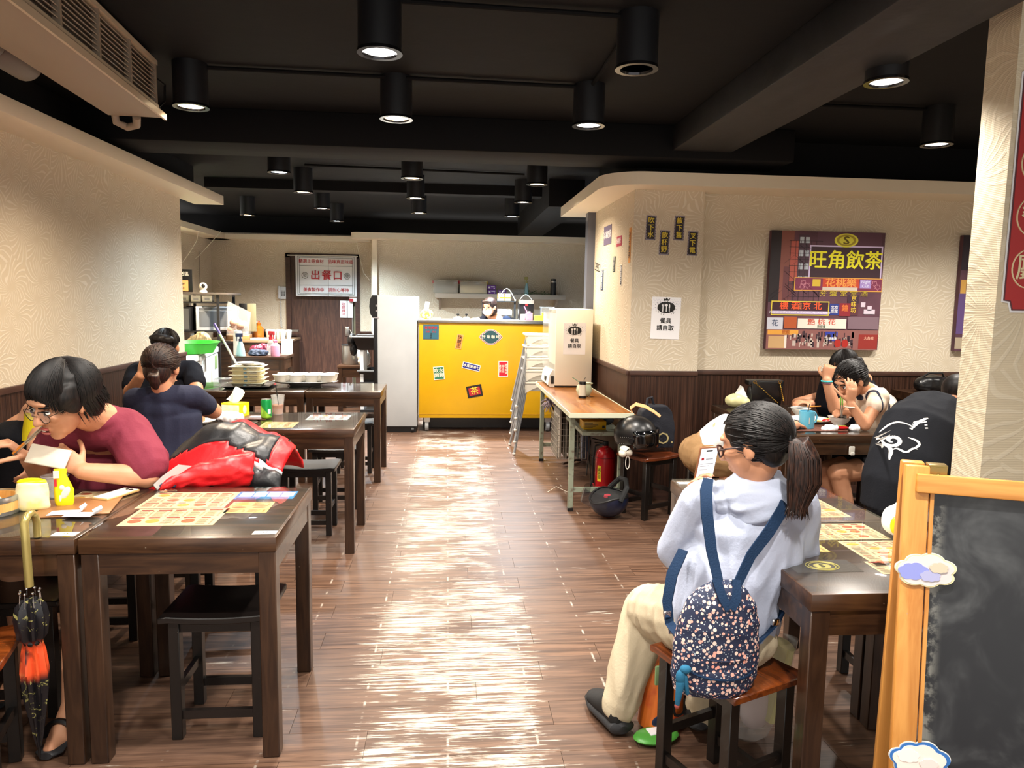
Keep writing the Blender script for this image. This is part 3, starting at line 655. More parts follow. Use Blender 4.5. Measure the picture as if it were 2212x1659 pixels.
t = thing('cutting_board', 'khaki cutting board behind the microwave', 'board', (-2.750, 10.530, 1.02)); MB().box(-.05, .09, -.01, .01, 0, .39).build('board', mat('khaki_post', '#8f8768', .5), t, bevel=.008)
t = thing('black_board', 'black cutting board behind the microwave', 'board', (-2.850, 10.520, 1.02)); MB().box(-.04, .07, -.01, .01, 0, .39).build('board', M_BLACK, t, bevel=.008)
# dark counter along the kitchen wall
def darktable(x, y, w_, d_, h, label, rz=0):
    t = thing('side_table', label, 'table', (x, y, 0), rz)
    MB().box(-w_/2, w_/2, -d_/2, d_/2, h-.035, h).build('tabletop', M_TBL, t, bevel=.003)
    MB().box(-w_/2+.02, w_/2-.02, -d_/2+.02, -d_/2+.04, h-.16, h-.035).box(w_/2-.04, w_/2-.02, -d_/2+.02, d_/2-.02, h-.16, h-.035).build('apron', M_TBL, t)
    for sx in (-1, 1):
        for sy in (-1, 1): MB().box(sx*(w_/2-.035)-.028, sx*(w_/2-.035)+.028, sy*(d_/2-.035)-.028, sy*(d_/2-.035)+.028, 0, h-.035).build('leg', M_TBLV, t)
darktable(-2.24, 9.15, .62, .55, .80, 'dark side table with spray bottles in the kitchen corner')
t = thing('kitchen_counter', 'dark wooden counter crowded with cups and sauces left of the kitchen door', 'counter', (-2.63, 10.95, 0))
MB().box(-.78, .38, -.5, .45, 0, .87).build('cabinet', M_TBL, t); MB().box(-.80, .40, -.52, .47, .87, .90).build('worktop', mat('tan_worktop', '#8f7357', .4), t, bevel=.003)
MB().box(-.8, .38, .36, .45, .99, 1.02).build('back_rail', M_STEEL, t)
def bottle(loc, r, h, m, mc, label, name='sauce_bottle', cat='bottle', neck=.35, group=None):
    t = thing(name, label, cat, loc, 0, group)
    MB().lathe([(r*.95, 0), (r, .01), (r, h*.6), (r*neck, h*.78), (r*neck, h*.82), (.001, h*.82)], seg=18).build('bottle_body', m, t, smooth=True)
    MB().lathe([(r*neck*1.3, h*.8), (r*neck*1.3, h*.88), (r*.18, h*.92), (r*.1, h), (.001, h)], seg=14).build('cap', mc, t, smooth=True); return t
def spray(loc, r, h, m, mc, label, rz=0):
    t = thing('spray_bottle', label, 'bottle', loc, rz)
    MB().lathe([(r, 0), (r*1.02, h*.05), (r*.7, h*.45), (r*.32, h*.66), (.001, h*.66)], seg=18).build('bottle_body', m, t, smooth=True)
    MB().lathe([(r*.95, h*.02), (r*.72, h*.35), (.001, h*.35)], seg=18).build('liquid', m, t, smooth=True)
    MB().lathe([(r*.38, h*.64), (r*.38, h*.76), (.001, h*.76)], seg=12).build('collar', mc, t, smooth=True)
    MB().box(-r*1.0, r*.5, -r*.2, r*.2, h*.84, h).box(-r*.2, r*.2, -r*.2, r*.2, h*.75, h*.86).box(-r*.8, -r*.65, -r*.1, r*.1, h*.66, h*.86).build('trigger_head', mc, t, bevel=.003)
M_BLUEP = mat('pale_blue_plastic', '#9cc7cf', .25); M_PINKP = mat('pink_plastic', '#e39bbd', .3)
spray((-2.46, 8.98, .80), .055, .27, M_BLUEP, mat('navy_plastic', '#1b2b49', .4), 'pale blue spray bottle on the side table', .4)
bottle((-2.06, 9.0, .80), .055, .21, M_PINKP, mat('deep_pink_plastic', '#d3547e', .3), 'pink squeeze bottle on the side table', cat='bottle')
spray((-2.16, 9.2, .80), .06, .29, M_CLEAR, M_RED, 'clear spray bottle with red trigger on the side table', 2.6)
def blob(loc, r, m, label, name, cat, amp=.02, freq=14, seed=0, voxel=.008, part='bundle', n=6, group=None):
    rnd = random.Random(seed); t = thing(name, label, cat, loc, 0, group); mb = MB()
    r = (r, r, r) if isinstance(r, (int, float)) else r
    for i in range(n): mb.ell(V(loc)+V((rnd.uniform(-.45, .45)*r[0], rnd.uniform(-.45, .45)*r[1], r[2]*rnd.uniform(.45, .95))), (r[0]*.65, r[1]*.65, r[2]*.6))
    mb.ell(V(loc)+V((0, 0, r[2]*.35)), (r[0]*.9, r[1]*.9, r[2]*.36))
    vox(mb, part, m, t, voxel, 2, amp, freq, ridges(amp, freq*1.3)); return t
blob((-2.27, 9.05, .80), (.12, .09, .05), mat('dark_blue_cloth', '#2b3a52', .8), 'crumpled dark blue cloth on the side table', 'cloth_bundle', 'cloth', .008, 30, 3)
blob((-2.32, 9.3, .80), (.11, .08, .09), mat('maroon_bag', '#7a2a44', .3), 'shiny maroon plastic bag behind the spray bottles', 'plastic_bag', 'bag', .008, 30, 4)
t = thing('thermos', 'tall white cylinder flask at the left end of the side table', 'flask', (-2.53, 9.12, .80)); MB().lathe([(.05, 0), (.052, .01), (.05, .24), (.048, .26), (.001, .26)]).build('flask_body', M_WHITE, t, smooth=True); MB().lathe([(.044, .26), (.044, .29), (.001, .295)]).build('lid', mat('light_grey_plastic', '#c9cbcd', .4), t, smooth=True)
zc_ = .901
bottle((-2.69, 10.75, zc_), .075, .26, mat('amber_syrup', '#b5651d', .2), mat('amber_cap', '#a5560f', .3), 'amber squeeze bottle on the kitchen counter')
bottle((-2.93, 10.7, zc_), .06, .26, mat('beige_sauce', '#d9c3a0', .4), M_RED, 'beige sauce bottle with red lid on the kitchen counter', neck=.8)
t = thing('menu_stand', 'white menu card with red border on the kitchen counter', 'menu', (-2.84, 10.85, zc_), .1); MB().box(-.14, .14, -.005, .005, 0, .26).build('backing', M_RED, t); MB().box(-.12, .12, -.008, -.005, .07, .25).build('sheet', M_PAPER, t); L = MB(); [L.box(-.1+.075*i, -.045+.075*i, -.010, -.008, .1+.03*j, .115+.03*j) for i in range(3) for j in range(4)]; L.build('print', mat('grey_print', '#9a9a9a', .6), t)
t = thing('wood_box', 'low tan box at the left of the kitchen counter', 'box', (-2.92, 10.58, zc_)); MB().box(-.16, .16, -.06, .1, 0, .08).build('box_body', mat('tan_wood', '#c8905c', .5), t, bevel=.003)
t = thing('white_tray', 'white tray in the middle of the kitchen counter', 'tray', (-2.6, 10.56, zc_)); MB().box(-.14, .1, -.08, .08, 0, .03).build('tray', M_WHITE, t, bevel=.006); MB().box(-.12, .08, -.06, .06, .03, .032).build('inlay', mat('light_grey_plastic', '#c9cbcd', .4), t)
for i, x_ in enumerate([-2.56, -2.49, -2.42, -2.35, -2.28]):
    t = thing('paper_cup', ['first white cup right of the amber bottle', 'second white cup right of the amber bottle', 'third white cup on the kitchen counter', 'fourth white cup on the kitchen counter', 'last white cup, nearest the kitchen door'][i], 'cup', (x_, 10.8-.05*(i % 2), zc_), 0, 'white cups on the kitchen counter')
    MB().lathe([(.03, 0), (.045, .11), (.047, .115), (.041, .11), (.027, .006), (.001, .006)], seg=18).build('cup_wall', M_WHITE, t, smooth=True); MB().lathe([(.046, .115), (.04, .14), (.001, .145)], seg=18).build('lid', M_WHITE, t, smooth=True)
t = thing('hanging_towel', 'white towel hanging over the right end of the kitchen counter', 'towel', (-2.19, 10.42, .905)); MB().box(-.13, .03, -.0, .18, 0, .01).box(-.11, .04, -.012, 0, -.26, .01).build('towel_body', M_BAN, t, bevel=.005); MB().box(-.11, .04, -.015, -.012, -.24, -.22).build('hem', mat('light_grey_plastic', '#c9cbcd', .4), t)
t = thing('cable_wand', 'long white pole with a purple grip leaning by the freezer', 'pole', (0, 0, 0)); a, b_ = at(463, 700, Y=8.9), at(513, 790, Y=6.9)
a, b_ = at(463, 700, Y=8.6), at(513, 790, Y=8.3); m_ = a.lerp(b_, .25); e_ = a+(b_-a)*1.6
t.location = e_; XF[t.name] = Matrix.Translation(e_)
MB().tube([m_, e_], .012, 10).build('shaft', M_WHITE, t, world=True, smooth=True); MB().tube([a, m_], .016, 10).build('grip', mat('purple_plastic', '#5a4a9c', .4), t, world=True, smooth=True)
# hanging bag of food beside the rack
t = thing('hanging_food_bag', 'clear plastic bag of brown food hanging on the rack', 'bag', (-2.72, 9.95, 1.0)); mb = MB()
for i in range(9): mb.ell(V((-2.75+random.uniform(-.08, .1), 9.9+random.uniform(-.05, .05), 1.04+random.uniform(0, .16))), .055, seg=10, nr=6)
mb.build('food_lumps', mat('tan_food', '#b98d78', .7), t, world=True, smooth=True)
MB().add([V(v) for v in [(-2.87, 9.9, 1.45), (-2.87, 9.93, 1.0), (-2.59, 9.96, 1.0), (-2.57, 9.9, 1.3), (-2.87, 9.84, 1.0), (-2.59, 9.82, 1.0)]], [(0, 1, 2, 3), (0, 3, 5, 4), (1, 4, 5, 2)]).build('clear_film', M_CLEAR, t, world=True)
blob((-3.0, 9.2, .884), (.13, .10, .13), mat('olive_snack', '#8b7d5d', .4), 'olive and clear snack bag on the freezer end', 'snack_bag', 'bag', .012, 22, 9)
# trolley with black tubs by the fridge
t = thing('bus_trolley', 'grey trolley with black tubs left of the fridge', 'trolley', (-.78, 9.42, -.06))
for sx in (-.28, .3):
    for sy in (-.2, .2): MB().box(sx-.02, sx+.02, sy-.02, sy+.02, .06, .95).build('post', mat('light_grey_plastic', '#c9cbcd', .4), t)
for z_ in (.15, .5): MB().box(-.3, .34, -.24, .24, z_, z_+.03).build('shelf', M_BLKMAT, t)
for z_, s_ in ((.93, 1), (.53, .85)):
    b0 = MB().add([(x*s_, y*s_, z) for z, k in ((z_, .85), (z_+.16*s_, 1)) for x, y in ((-.38*k, -.27*k), (.36*k, -.27*k), (.36*k, .27*k), (-.38*k, .27*k))], [(0, 3, 2, 1), (0, 1, 5, 4), (1, 2, 6, 5), (2, 3, 7, 6), (3, 0, 4, 7)]).build('tub', M_BLACK, t)
    sm_ = b0.modifiers.new('s', 'SOLIDIFY'); sm_.thickness = .008
    MB().tube([(-.39*s_, -.28*s_, z_+.16*s_), (.37*s_, -.28*s_, z_+.16*s_), (.37*s_, .28*s_, z_+.16*s_), (-.39*s_, .28*s_, z_+.16*s_)], .012, 8, closed=True).build('rim', mat('dark_grey_plastic', '#4b4d50', .5), t)
t = thing('black_trash_liner', 'black bag tied over the left end of the trolley', 'bag', (-1.2, 9.38, .86)); MB().ell((0, 0, .12), (.06, .1, .09), seg=12).ell((.02, 0, .02), (.05, .07, .1), seg=12).build('bundle', M_BLACK, t, smooth=True); MB().cone((0, 0, .18), (-.03, 0, .25), .03, .012).build('knot', M_BLACK, t)
darktable(-1.25, 10.0, .4, .4, .62, 'small dark table with the steel pot by the kitchen door')
t = thing('stock_pot', 'tall steel pot on the small table by the kitchen door', 'pot', (-1.30, 10.02, .62)); MB().lathe([(.11, 0), (.12, .02), (.12, .25), (.128, .255), (.001, .25)]).build('pot_body', M_STEEL, t, smooth=True); MB().lathe([(.122, .25), (.122, .27), (.001, .28)]).build('lid', M_BLACK, t, smooth=True)
blob((-1.10, 9.83, .62), (.09, .08, .17), M_WHITE, 'white bag leaning on the steel pot', 'white_bag', 'bag', .006, 22, 11)
# flat menu card on the wainscot cap left of the counter etc
# fridge
t = thing('tall_fridge', 'tall light grey fridge seen from its side, left of the yellow counter', 'fridge', (-.562, 8.55, 0))
M_FR = mat('grey_white_enamel', '#b3b7ba', .4, vary=('#a9adb1', 3, (1, 1, 1), .3, .7))
MB().box(-.215, .222, -.28, .35, .07, 1.54).build('cabinet', M_FR, t, bevel=.004)
MB().box(-.26, -.215, -.27, .34, .12, 1.29).build('door', M_BLACK, t, bevel=.006)
hd = [(-.215, 1.30), (-.215, 1.545), (-.27, 1.545), (-.295, 1.50), (-.305, 1.42), (-.295, 1.34), (-.27, 1.30)]
MB().prism(hd, .6).xf(Matrix.Translation((0, -.28, 0))).build('header', M_BLACK, t)
MB().box(-.235, -.222, -.285, -.28, 1.36, 1.38).box(-.235, -.222, -.285, -.28, 1.42, 1.44).build('screw', M_STEEL, t)
MB().box(-.21, .21, -.26, .34, .0, .07).build('plinth', M_BLACK, t)
MB().cone((.16, -.27, .03), (.19, -.27, .03), .028, .028).build('castor', M_BLKMAT, t, smooth=True)
MB().box(-.27, -.2, -.285, -.25, 1.29, 1.30).build('hinge', M_CHROME, t)

# ------------------------------------------------------------------ yellow counter
YC = 8.3
t = thing('food_counter', 'yellow counter with steel top and stickers at the end of the aisle', 'counter', (.47, YC, 0)); cn = t
M_YEL = mat('yellow_enamel', '#d3a100', .38, vary=('#c39505', 2.5, (1, 1, 1), .35, .75))
MB().box(-.79, .80, 0, .46, .165, 1.245).build('cabinet', M_YEL, t, bevel=.004)
MB().box(-.80, .81, -.02, .48, 1.247, 1.285).build('worktop', M_STEEL, t, bevel=.01)
MB().box(-.785, .79, -.004, 0, .205, .21).build('seam', mat('dark_yellow', '#a87c08', .5), t)
MB().box(-.75, .78, .2, .42, .02, .165).build('underframe', M_BLACK, t)
MB().box(-.80, -.79, .0, .02, .2, 1.2).build('edge_trim', M_STEEL, t)
def castor(x, y):
    MB().cone((x-.02, y, .06), (x+.02, y, .06), .06, .06, 20).build('castor', mat('grey_rubber', '#8d8f90', .5), cn, smooth=True)
    MB().box(x-.035, x+.035, y-.03, y+.03, .11, .165).build('castor_bracket', M_STEEL, cn)
castor(-.70, .08); castor(.70, .08); castor(.72, .38)
def sticker(px, py, w_, h_, tilt, name, label, bg, paint, rim='#e8e2d8', parts=True, shape=None):
    p = at(px, py, Y=YC-.003); t = thing(name, label, 'sticker', (p.x, YC-.004, p.z), 0, 'stickers on the yellow counter', rot=(0, tilt, 0))
    if shape: paint(t); return
    MB().box(-w_/2, w_/2, 0, .002, -h_/2, h_/2).build('backing', mat('sticker_rim_'+rim[1:], rim, .5), t)
    MB().box(-w_/2+.008, w_/2-.008, -.0012, 0, -h_/2+.008, h_/2-.008).build('face', mat('sticker_'+bg[1:], bg, .45), t); paint(t)
tr = math.radians
M_CRM = mat('cream_ink', '#efe6cf', .6)
sticker(931, 717, .175, .165, 0, 'teal_sticker', 'square dark teal sticker with red characters at the counter corner', '#2f5f70', lambda t: (text('香港美食', .036, FR(0, -.003, .045), M_RED, t, bold=.01), text('奶茶　多士', .024, FR(0, -.003, 0), M_RED, t), text('凍\n檸\n茶', .022, FR(0, -.003, -.045), M_INK, t)), '#2f5f70')
sticker(992, 738, .07, .165, tr(10), 'orange_sticker', 'slim tilted orange sticker with black characters', '#e08b3e', lambda t: text('快\n靚\n正', .05, FR(0, -.003, 0), M_INK, t, bold=.01), '#d8a060')
def coffee(t):
    def shp(k):
        pts = []
        for q in range(48):
            a = 2*PI*q/48; c_, s_ = math.cos(a), math.sin(a); e = lambda v, n_: math.copysign(abs(v)**n_, v)
            x_, z_ = .085*e(c_, .8), .088*e(s_, .8)
            if abs(z_) < .055: x_ = math.copysign(max(abs(x_), .075+.06*(1-abs(z_)/.055)**.7), x_)
            pts.append((x_*k, z_*k))
        return pts
    for i, (k, c_) in enumerate(((1., '#e8e2d8'), (.95, '#8f4a4e'), (.86, '#e8e2d8'), (.82, '#264a50'))): MB().prism(shp(k), .0012, lambda p, i=i: p-V((0, i*.0008, 0))).build(['rim', 'red_band', 'inner_rim', 'face'][i], mat('sticker_'+c_[1:], c_, .5), t)
    text('好 味 咖 啡', .042, FR(0, -.0045, 0), M_CRM, t, bold=.012)
sticker(1060, 728, .27, .17, 0, 'coffee_sticker', 'ornate dark green badge sticker with four cream characters', '#264a50', coffee, shape=1)
sticker(948, 806, .12, .15, tr(-5), 'green_sticker', 'green sticker with four cream characters, lower left on the counter', '#1f6b4f', lambda t: text('吹水\n閑聊', .052, FR(0, -.003, 0), M_CRM, t, bold=.015))
sticker(1018, 792, .205, .075, tr(13), 'blue_sticker', 'tilted dark blue sticker in the middle of the counter', '#17247d', lambda t: text('冰真凍凍七', .038, FR(0, -.003, 0), M_CRM, t, bold=.012))
sticker(1087, 797, .11, .18, 0, 'red_sticker', 'upright red sticker with three columns of characters', '#c01830', lambda t: [text(s_, .03, FR(.036-.036*i, -.003, -.02*i*0), M_CRM, t, bold=.01) for i, s_ in enumerate(('香\n港\n味\n道', '那\n么\n近', '遠\n正\n宗'))])
def tea(t): MB().box(-.065, .065, -.003, -.001, -.045, .045).build('red_panel', mat('sticker_a81c2a', '#a81c2a', .5), t); text('茶', .095, FR(0, -.005, 0), M_GOLD, t, bold=.0)
sticker(1025, 845, .175, .135, tr(-11), 'tea_sticker', 'tilted black-framed red sticker with one gold character', '#1c1617', tea, '#1c1617')
# things on the counter
zk = 1.286
t = thing('tissue_pack', 'yellow patterned tissue pack on the left end of the steel counter top', 'tissue pack', (at(922, 690, Y=YC+.15).x, YC+.15, zk))
M_YPAT = mat('yellow_patterned_film', '#e9d64a', .4, vary=('#f4f0e2', 40, (1, 1, 1), .5, .6))
vox(MB().ell(t.location+V((0, 0, .055)), (.07, .05, .06)).ell(t.location+V((-.02, 0, .05)), (.06, .05, .045)), 'pack', M_YPAT, t, .006, 2, .004, 30)
cloth(.05, .09, 4, 5, lambda u, v: .01*math.sin(u*6+v*4)).xf(Matrix.Translation((0, 0, .15)) @ Matrix.Rotation(.2, 4, 'Y')).build('tissue', M_PAPER, t, smooth=True)
t = thing('sponge', 'flat yellowish packet beside the tissue pack on the counter', 'packet', (at(943, 692, Y=YC+.12).x, YC+.12, zk)); MB().box(-.05, .05, -.03, .03, 0, .015).build('packet_body', mat('pale_yellow', '#d8cf9a', .6), t, bevel=.004); MB().box(-.03, .03, -.02, .02, .015, .017).build('print', M_YEL, t)
for i, (px_, r_) in enumerate(((989, .055), (1007, .045))):
    t = thing('pot_lid', ['larger steel pot lid with black knob on the counter', 'smaller steel pot lid with black knob on the counter'][i], 'lid', (at(px_, 688, Y=YC+.3).x, YC+.3-.02*i, zk), 0, 'pot lids on the counter')
    MB().lathe([(r_+.008, .0), (r_, .012), (r_*.6, .028), (.001, .034)]).build('lid_dome', M_STEEL, t, smooth=True); MB().lathe([(.006, .03), (.006, .04), (.017, .045), (.015, .06), (.001, .063)]).build('knob', M_BLACK, t, smooth=True)
yb_ = YC+.95
t = thing('condiment_rack', 'black two-tier rack behind the staff member', 'rack', (at(1076, 690, Y=yb_).x, yb_, 0))
for sx in (-.2, .2): MB().box(sx-.012, sx+.012, -.1, -.08, 0, 1.5).build('post', M_BLKMAT, t)
for z_ in (1.28, 1.49): MB().box(-.21, .21, -.11, .1, z_, z_+.015).build('shelf', M_BLKMAT, t)
t = thing('white_appliance', 'white rounded cover on the black rack', 'appliance', (at(1088, 690, Y=yb_).x, yb_+.0, 1.296)); MB().box(-.1, .1, -.09, .09, 0, .11).build('cover', M_WHITE, t, bevel=.03, seg=3); MB().box(-.08, .08, -.095, -.09, .02, .03).build('slot', M_BLACK, t)
for i, dx in enumerate((-.055, .03)):
    t = thing('yellow_carton', ['left of two tan and yellow cartons on the rack', 'right of two tan and yellow cartons on the rack'][i], 'carton', (at(1090, 690, Y=yb_).x+dx, yb_, 1.506), 0, 'cartons with paper handles on the rack')
    MB().box(-.038, .038, -.04, .04, 0, .09).build('carton_body', mat('tan_carton', '#b59c63', .6), t); MB().box(-.039, .039, -.041, .041, .03, .045).build('yellow_band', M_YEL, t)
t = thing('wire_handle_basket', 'thin arched handle over the cartons', 'handle', (at(1093, 690, Y=yb_).x, yb_-.045, 1.506)); MB().tube([(-.11+.22*i/14, 0, .15*math.sin(PI*i/14)) for i in range(15)], .004, 6).build('arch', M_IVORY, t, smooth=True); MB().box(-.115, -.1, -.01, .01, -.0, .02).box(.1, .115, -.01, .01, -.0, .02).build('clip', M_IVORY, t)
t = thing('drink_dispenser', 'chrome and black drinks dispenser on the counter', 'dispenser', (at(1135, 690, Y=YC+.34).x, YC+.34, zk)); MB().box(-.085, .085, -.1, .1, 0, .235).build('body', mat('dark_glossy', '#25262a', .12), t, bevel=.006)
MB().box(-.086, .086, -.103, -.1, .19, .232).build('chrome_band', M_CHROME, t); MB().box(-.07, .07, -.104, -.1, .0, .07).build('chrome_panel', M_CHROME, t); MB().ell((0, -.105, .175), (.018, .006, .014)).build('red_badge', M_RED, t, smooth=True)
MB().tube([(-.07+.14*i/14, 0, .235+.06*math.sin(PI*i/14)) for i in range(15)], .004, 6).build('handle', M_IVORY, t, smooth=True)
t = thing('pink_box', 'pink tub with white cap on the counter', 'tub', (at(1143, 690, Y=YC+.16).x, YC+.16, zk)); MB().box(-.038, .038, -.03, .03, 0, .085).build('tub_body', mat('pink_plastic', '#e39bbd', .3), t, bevel=.005); MB().lathe([(.015, .085), (.015, .105), (.001, .105)]).build('cap', M_WHITE, t, smooth=True); MB().tube([(-.02, 0, .085), (-.06, .0, .16)], .006, 8).build('pink_scoop', mat('pink_plastic', '#e39bbd', .3), t)
t = thing('yellow_box', 'small yellow box on the counter beside the pink tub', 'box', (at(1164, 690, Y=YC+.15).x, YC+.15, zk)); MB().box(-.055, .05, -.04, .04, 0, .06).build('box_body', mat('yellow_plastic', '#ecd24a', .4), t, bevel=.004); MB().box(.03, .05, -.04, .04, .06, .09).build('back_lip', mat('yellow_plastic', '#ecd24a', .4), t)
t = thing('clear_tub', 'clear plastic tub at the right end of the counter', 'tub', (at(1182, 690, Y=YC+.3).x, YC+.3, zk)); MB().box(-.08, .07, -.07, .07, 0, .15).build('tub_body', M_CLEAR, t, bevel=.005); MB().box(-.085, .075, -.075, .075, .15, .158).build('rim', M_CLEAR, t)
# wall shelf
ys = YR
a, b_ = at(940, 636, Y=ys-.3), at(1222, 640, Y=ys-.3); zs = 1.60
t = thing('wall_shelf', 'long grey beige wall shelf behind the counter', 'shelf', ((a.x+b_.x)/2, ys, zs)); hw = (b_.x-a.x)/2; M_SH = mat('shelf_laminate', '#a99c8c', .5)
MB().box(-hw, hw, -.3, 0, -.07, -.0).build('board', M_SH, t, bevel=.003)
for sx in (-hw+.08, hw-.1): MB().prism([(0, -.07), (-.24, -.07), (-.22, -.10), (-.04, -.20), (0, -.24)], .03).xf(Matrix.Translation((sx, 0, 0)) @ Matrix.Rotation(PI/2, 4, 'Z')).build('bracket', M_SH, t)
def onshelf(px): return at(px, 630, Y=ys-.15).x
M_TUB = glassy('cloudy_plastic', '#e9e2d0', .35, .15, 1.4)
for i, (px_, w_, mm, lb) in enumerate(((963, .36, mat('grey_contents', '#6d6a68', .8), 'left clear storage box with dark grey contents on the wall shelf'), (1022, .40, mat('beige_contents', '#cbb992', .8), 'right clear storage box with beige contents on the wall shelf'))):
    t = thing('storage_box', lb, 'box', (onshelf(px_), ys-.15, zs+.001), 0, 'clear storage boxes on the wall shelf')
    MB().box(-w_/2, w_/2, -.13, .13, 0, .17).build('box_body', M_TUB, t, bevel=.008); MB().box(-w_/2+.01, w_/2-.02, -.12, .12, .005, .125).build('contents', mm, t, bevel=.01)
    MB().box(-w_/2-.005, w_/2+.005, -.135, .135, .17, .185).build('lid', M_TUB, t, bevel=.004)
    for sx in (-1, 1): MB().box(sx*w_/2-.012, sx*w_/2+.012, -.04, .02, .14, .19).build('clip', M_RED if i == 0 or sx < 0 else mat('yellow_plastic', '#ecd24a', .4), t, bevel=.003)
for i, (px_, z_) in enumerate(((1062, 0), (1061, .065), (1084, 0))):
    t = thing('purple_box', ['lower of two stacked purple cartons on the wall shelf', 'upper of two stacked purple cartons on the wall shelf', 'single purple carton on the wall shelf'][i], 'carton', (onshelf(px_), ys-.2, zs+.001+z_), 0, 'purple cartons on the wall shelf')
    MB().box(-.06, .06, -.05, .05, 0, .06).build('carton_body', mat('purple_card', '#6a2c91', .5), t, bevel=.002); MB().ell((-.035, -.051, .03), (.014, .002, .014), seg=10, nr=6).build('round_print', M_WHITE, t); MB().box(-.01, .045, -.052, -.05, .035, .045).box(.03, .045, -.052, -.05, .01, .022).build('print', M_PAPER, t)
spray((onshelf(1137), ys-.17, zs+.001), .035, .26, mat('pale_blue_plastic', '#9cc7cf', .25), mat('olive_plastic', '#a7a05c', .4), 'tall spray bottle with olive trigger on the wall shelf')
blob((onshelf(1110), ys-.17, zs), (.16, .08, .05), M_CLEAR, 'crumpled clear plastic film on the wall shelf', 'clear_film', 'film', .012, 24, 12)
t = thing('flask', 'black flask near the right end of the wall shelf', 'flask', (onshelf(1194), ys-.2, zs+.001)); MB().lathe([(.042, 0), (.043, .01), (.043, .19), (.001, .19)]).build('flask_body', M_BLACK, t, smooth=True); MB().lathe([(.038, .19), (.04, .195), (.04, .235), (.001, .24)]).build('cap', M_BLACK, t, smooth=True); MB().lathe([(.0435, .185), (.0435, .195)], cap=False).build('ring', M_STEEL, t)
t = thing('trailing_plant', 'strip of artificial greenery lying on the wall shelf', 'plant', (onshelf(1160), ys-.2, zs+.001)); mb = MB(); rnd = random.Random(5)
for i in range(46):
    c_ = V((rnd.uniform(-.18, .2), rnd.uniform(-.06, .06), rnd.uniform(.005, .05))); d_ = V((rnd.uniform(-1, 1), rnd.uniform(-1, 1), rnd.uniform(-.2, .8))).normalized()*.03; s_ = d_.cross(V((.3, .2, 1))).normalized()*.012; mb.add([c_, c_+d_*.5+s_, c_+d_, c_+d_*.5-s_], [(0, 1, 2, 3)])
mb.build('leaves', mat('leaf_green', '#4a6a35', .5), t); MB().tube([(-.2, 0, .01), (0, .02, .02), (.2, 0, .01)], .004, 6).build('stem', mat('leaf_green', '#4a6a35', .5), t)

# ================================================================== work table by the pillar
t = thing('work_table', 'folding-style work table with brown laminate top and worn grey-green steel legs', 'table', (1.075, 5.92, 0))
M_LAM = stainedwood('brown_laminate', '#7f4d25', '#9c6733', .22, .6, 'y', .2); M_GRN = mat('worn_green_grey_steel', '#8b9382', .45, .2, vary=('#6c6457', 30, (1, 1, 1), .55, .7))
MB().box(-.225, .215, -.975, .98, .722, .742).build('tabletop', M_LAM, t, bevel=.003)
MB().box(-.232, .222, -.982, -.975, .712, .744).box(-.232, .222, .98, .987, .712, .744).box(-.232, -.225, -.975, .98, .712, .744).box(.215, .222, -.975, .98, .712, .744).build('edge_band', mat('pale_green_edge', '#c3c6b0', .4), t)
for sx in (-.18, .18):
    for sy in (-.80, .86):
        MB().box(sx-.018, sx+.018, sy-.018, sy+.018, .02, .712).build('leg', M_GRN, t, bevel=.002, seg=1); MB().box(sx-.02, sx+.02, sy-.02, sy+.02, 0, .025).build('rubber_foot', M_BLACK, t)
for sy in (-.80, .86): MB().box(-.17, .17, sy-.01, sy+.01, .14, .175).build('crossbar', M_GRN, t); MB().box(-.2, .2, sy-.014, sy+.014, .68, .712).build('top_rail', M_GRN, t)
MB().box(-.10, .20, -.78, -.05, .55, .575).build('shelf', M_GRN, t)
t = thing('yellow_carton', 'yellow printed carton on the shelf under the work table', 'carton', (1.09, 5.32, .576)); MB().box(-.09, .08, -.08, .08, 0, .06).build('carton_body', M_YEL, t, bevel=.002); L = MB(); [L.box(-.08, -.02+.02*(i % 3), -.082, -.08, .012+.01*i, .016+.01*i) for i in range(4)]; L.box(.05, .07, -.082, -.08, .01, .03); L.build('print', M_INK, t)
t = thing('dark_bundle', 'dark bundle behind the yellow carton under the work table', 'bundle', (1.16, 5.55, .576)); MB().ell((0, 0, .05), (.1, .09, .055)).ell((.05, -.08, .04), (.07, .06, .045)).build('bundle', mat('dark_navy_cloth', '#15171f', .8), t, smooth=True); MB().tube([(-.08, 0, .09), (0, -.03, .11), (.08, 0, .09)], .006, 6).build('strap', M_BLACK, t)
# feather duster / mop heads, wire basket, planks under the table
t = thing('duster', 'mauve grey duster sticking out below the work table edge', 'duster', (.93, 6.5, .60)); mb = MB(); rnd = random.Random(8)
for i in range(60):
    a_ = V((rnd.uniform(-1, 1), rnd.uniform(-1, .6), rnd.uniform(-.6, .5))).normalized(); mb.tube([V((0, 0, 0)), a_*.05+V((0, 0, .01)), a_*.085+V((0, 0, -.015))], [.008, .007, .002], 5)
mb.build('bristles', mat('mauve_grey_wool', '#8e7f86', .9), t, smooth=True); MB().tube([(0, 0, 0), (.12, .2, -.2)], .009, 8).build('handle', M_BLACK, t)
t = thing('wire_basket', 'upright wire basket with flattened cardboard under the work table', 'basket', (1.05, 6.2, .19))
mb = MB()
for i in range(11): mb.tube([(-.12, -.2+.04*i, 0), (-.12, -.2+.04*i, .36)], .0022, 4); mb.tube([(-.12+.024*i, -.2, 0), (-.12+.024*i, -.2, .36)], .0022, 4)
for i in range(8): z_ = .05*i; mb.tube([(.12, -.2, z_), (-.12, -.2, z_), (-.12, .2, z_)], .0022, 4)
mb.build('wire_mesh', M_STEEL, t)
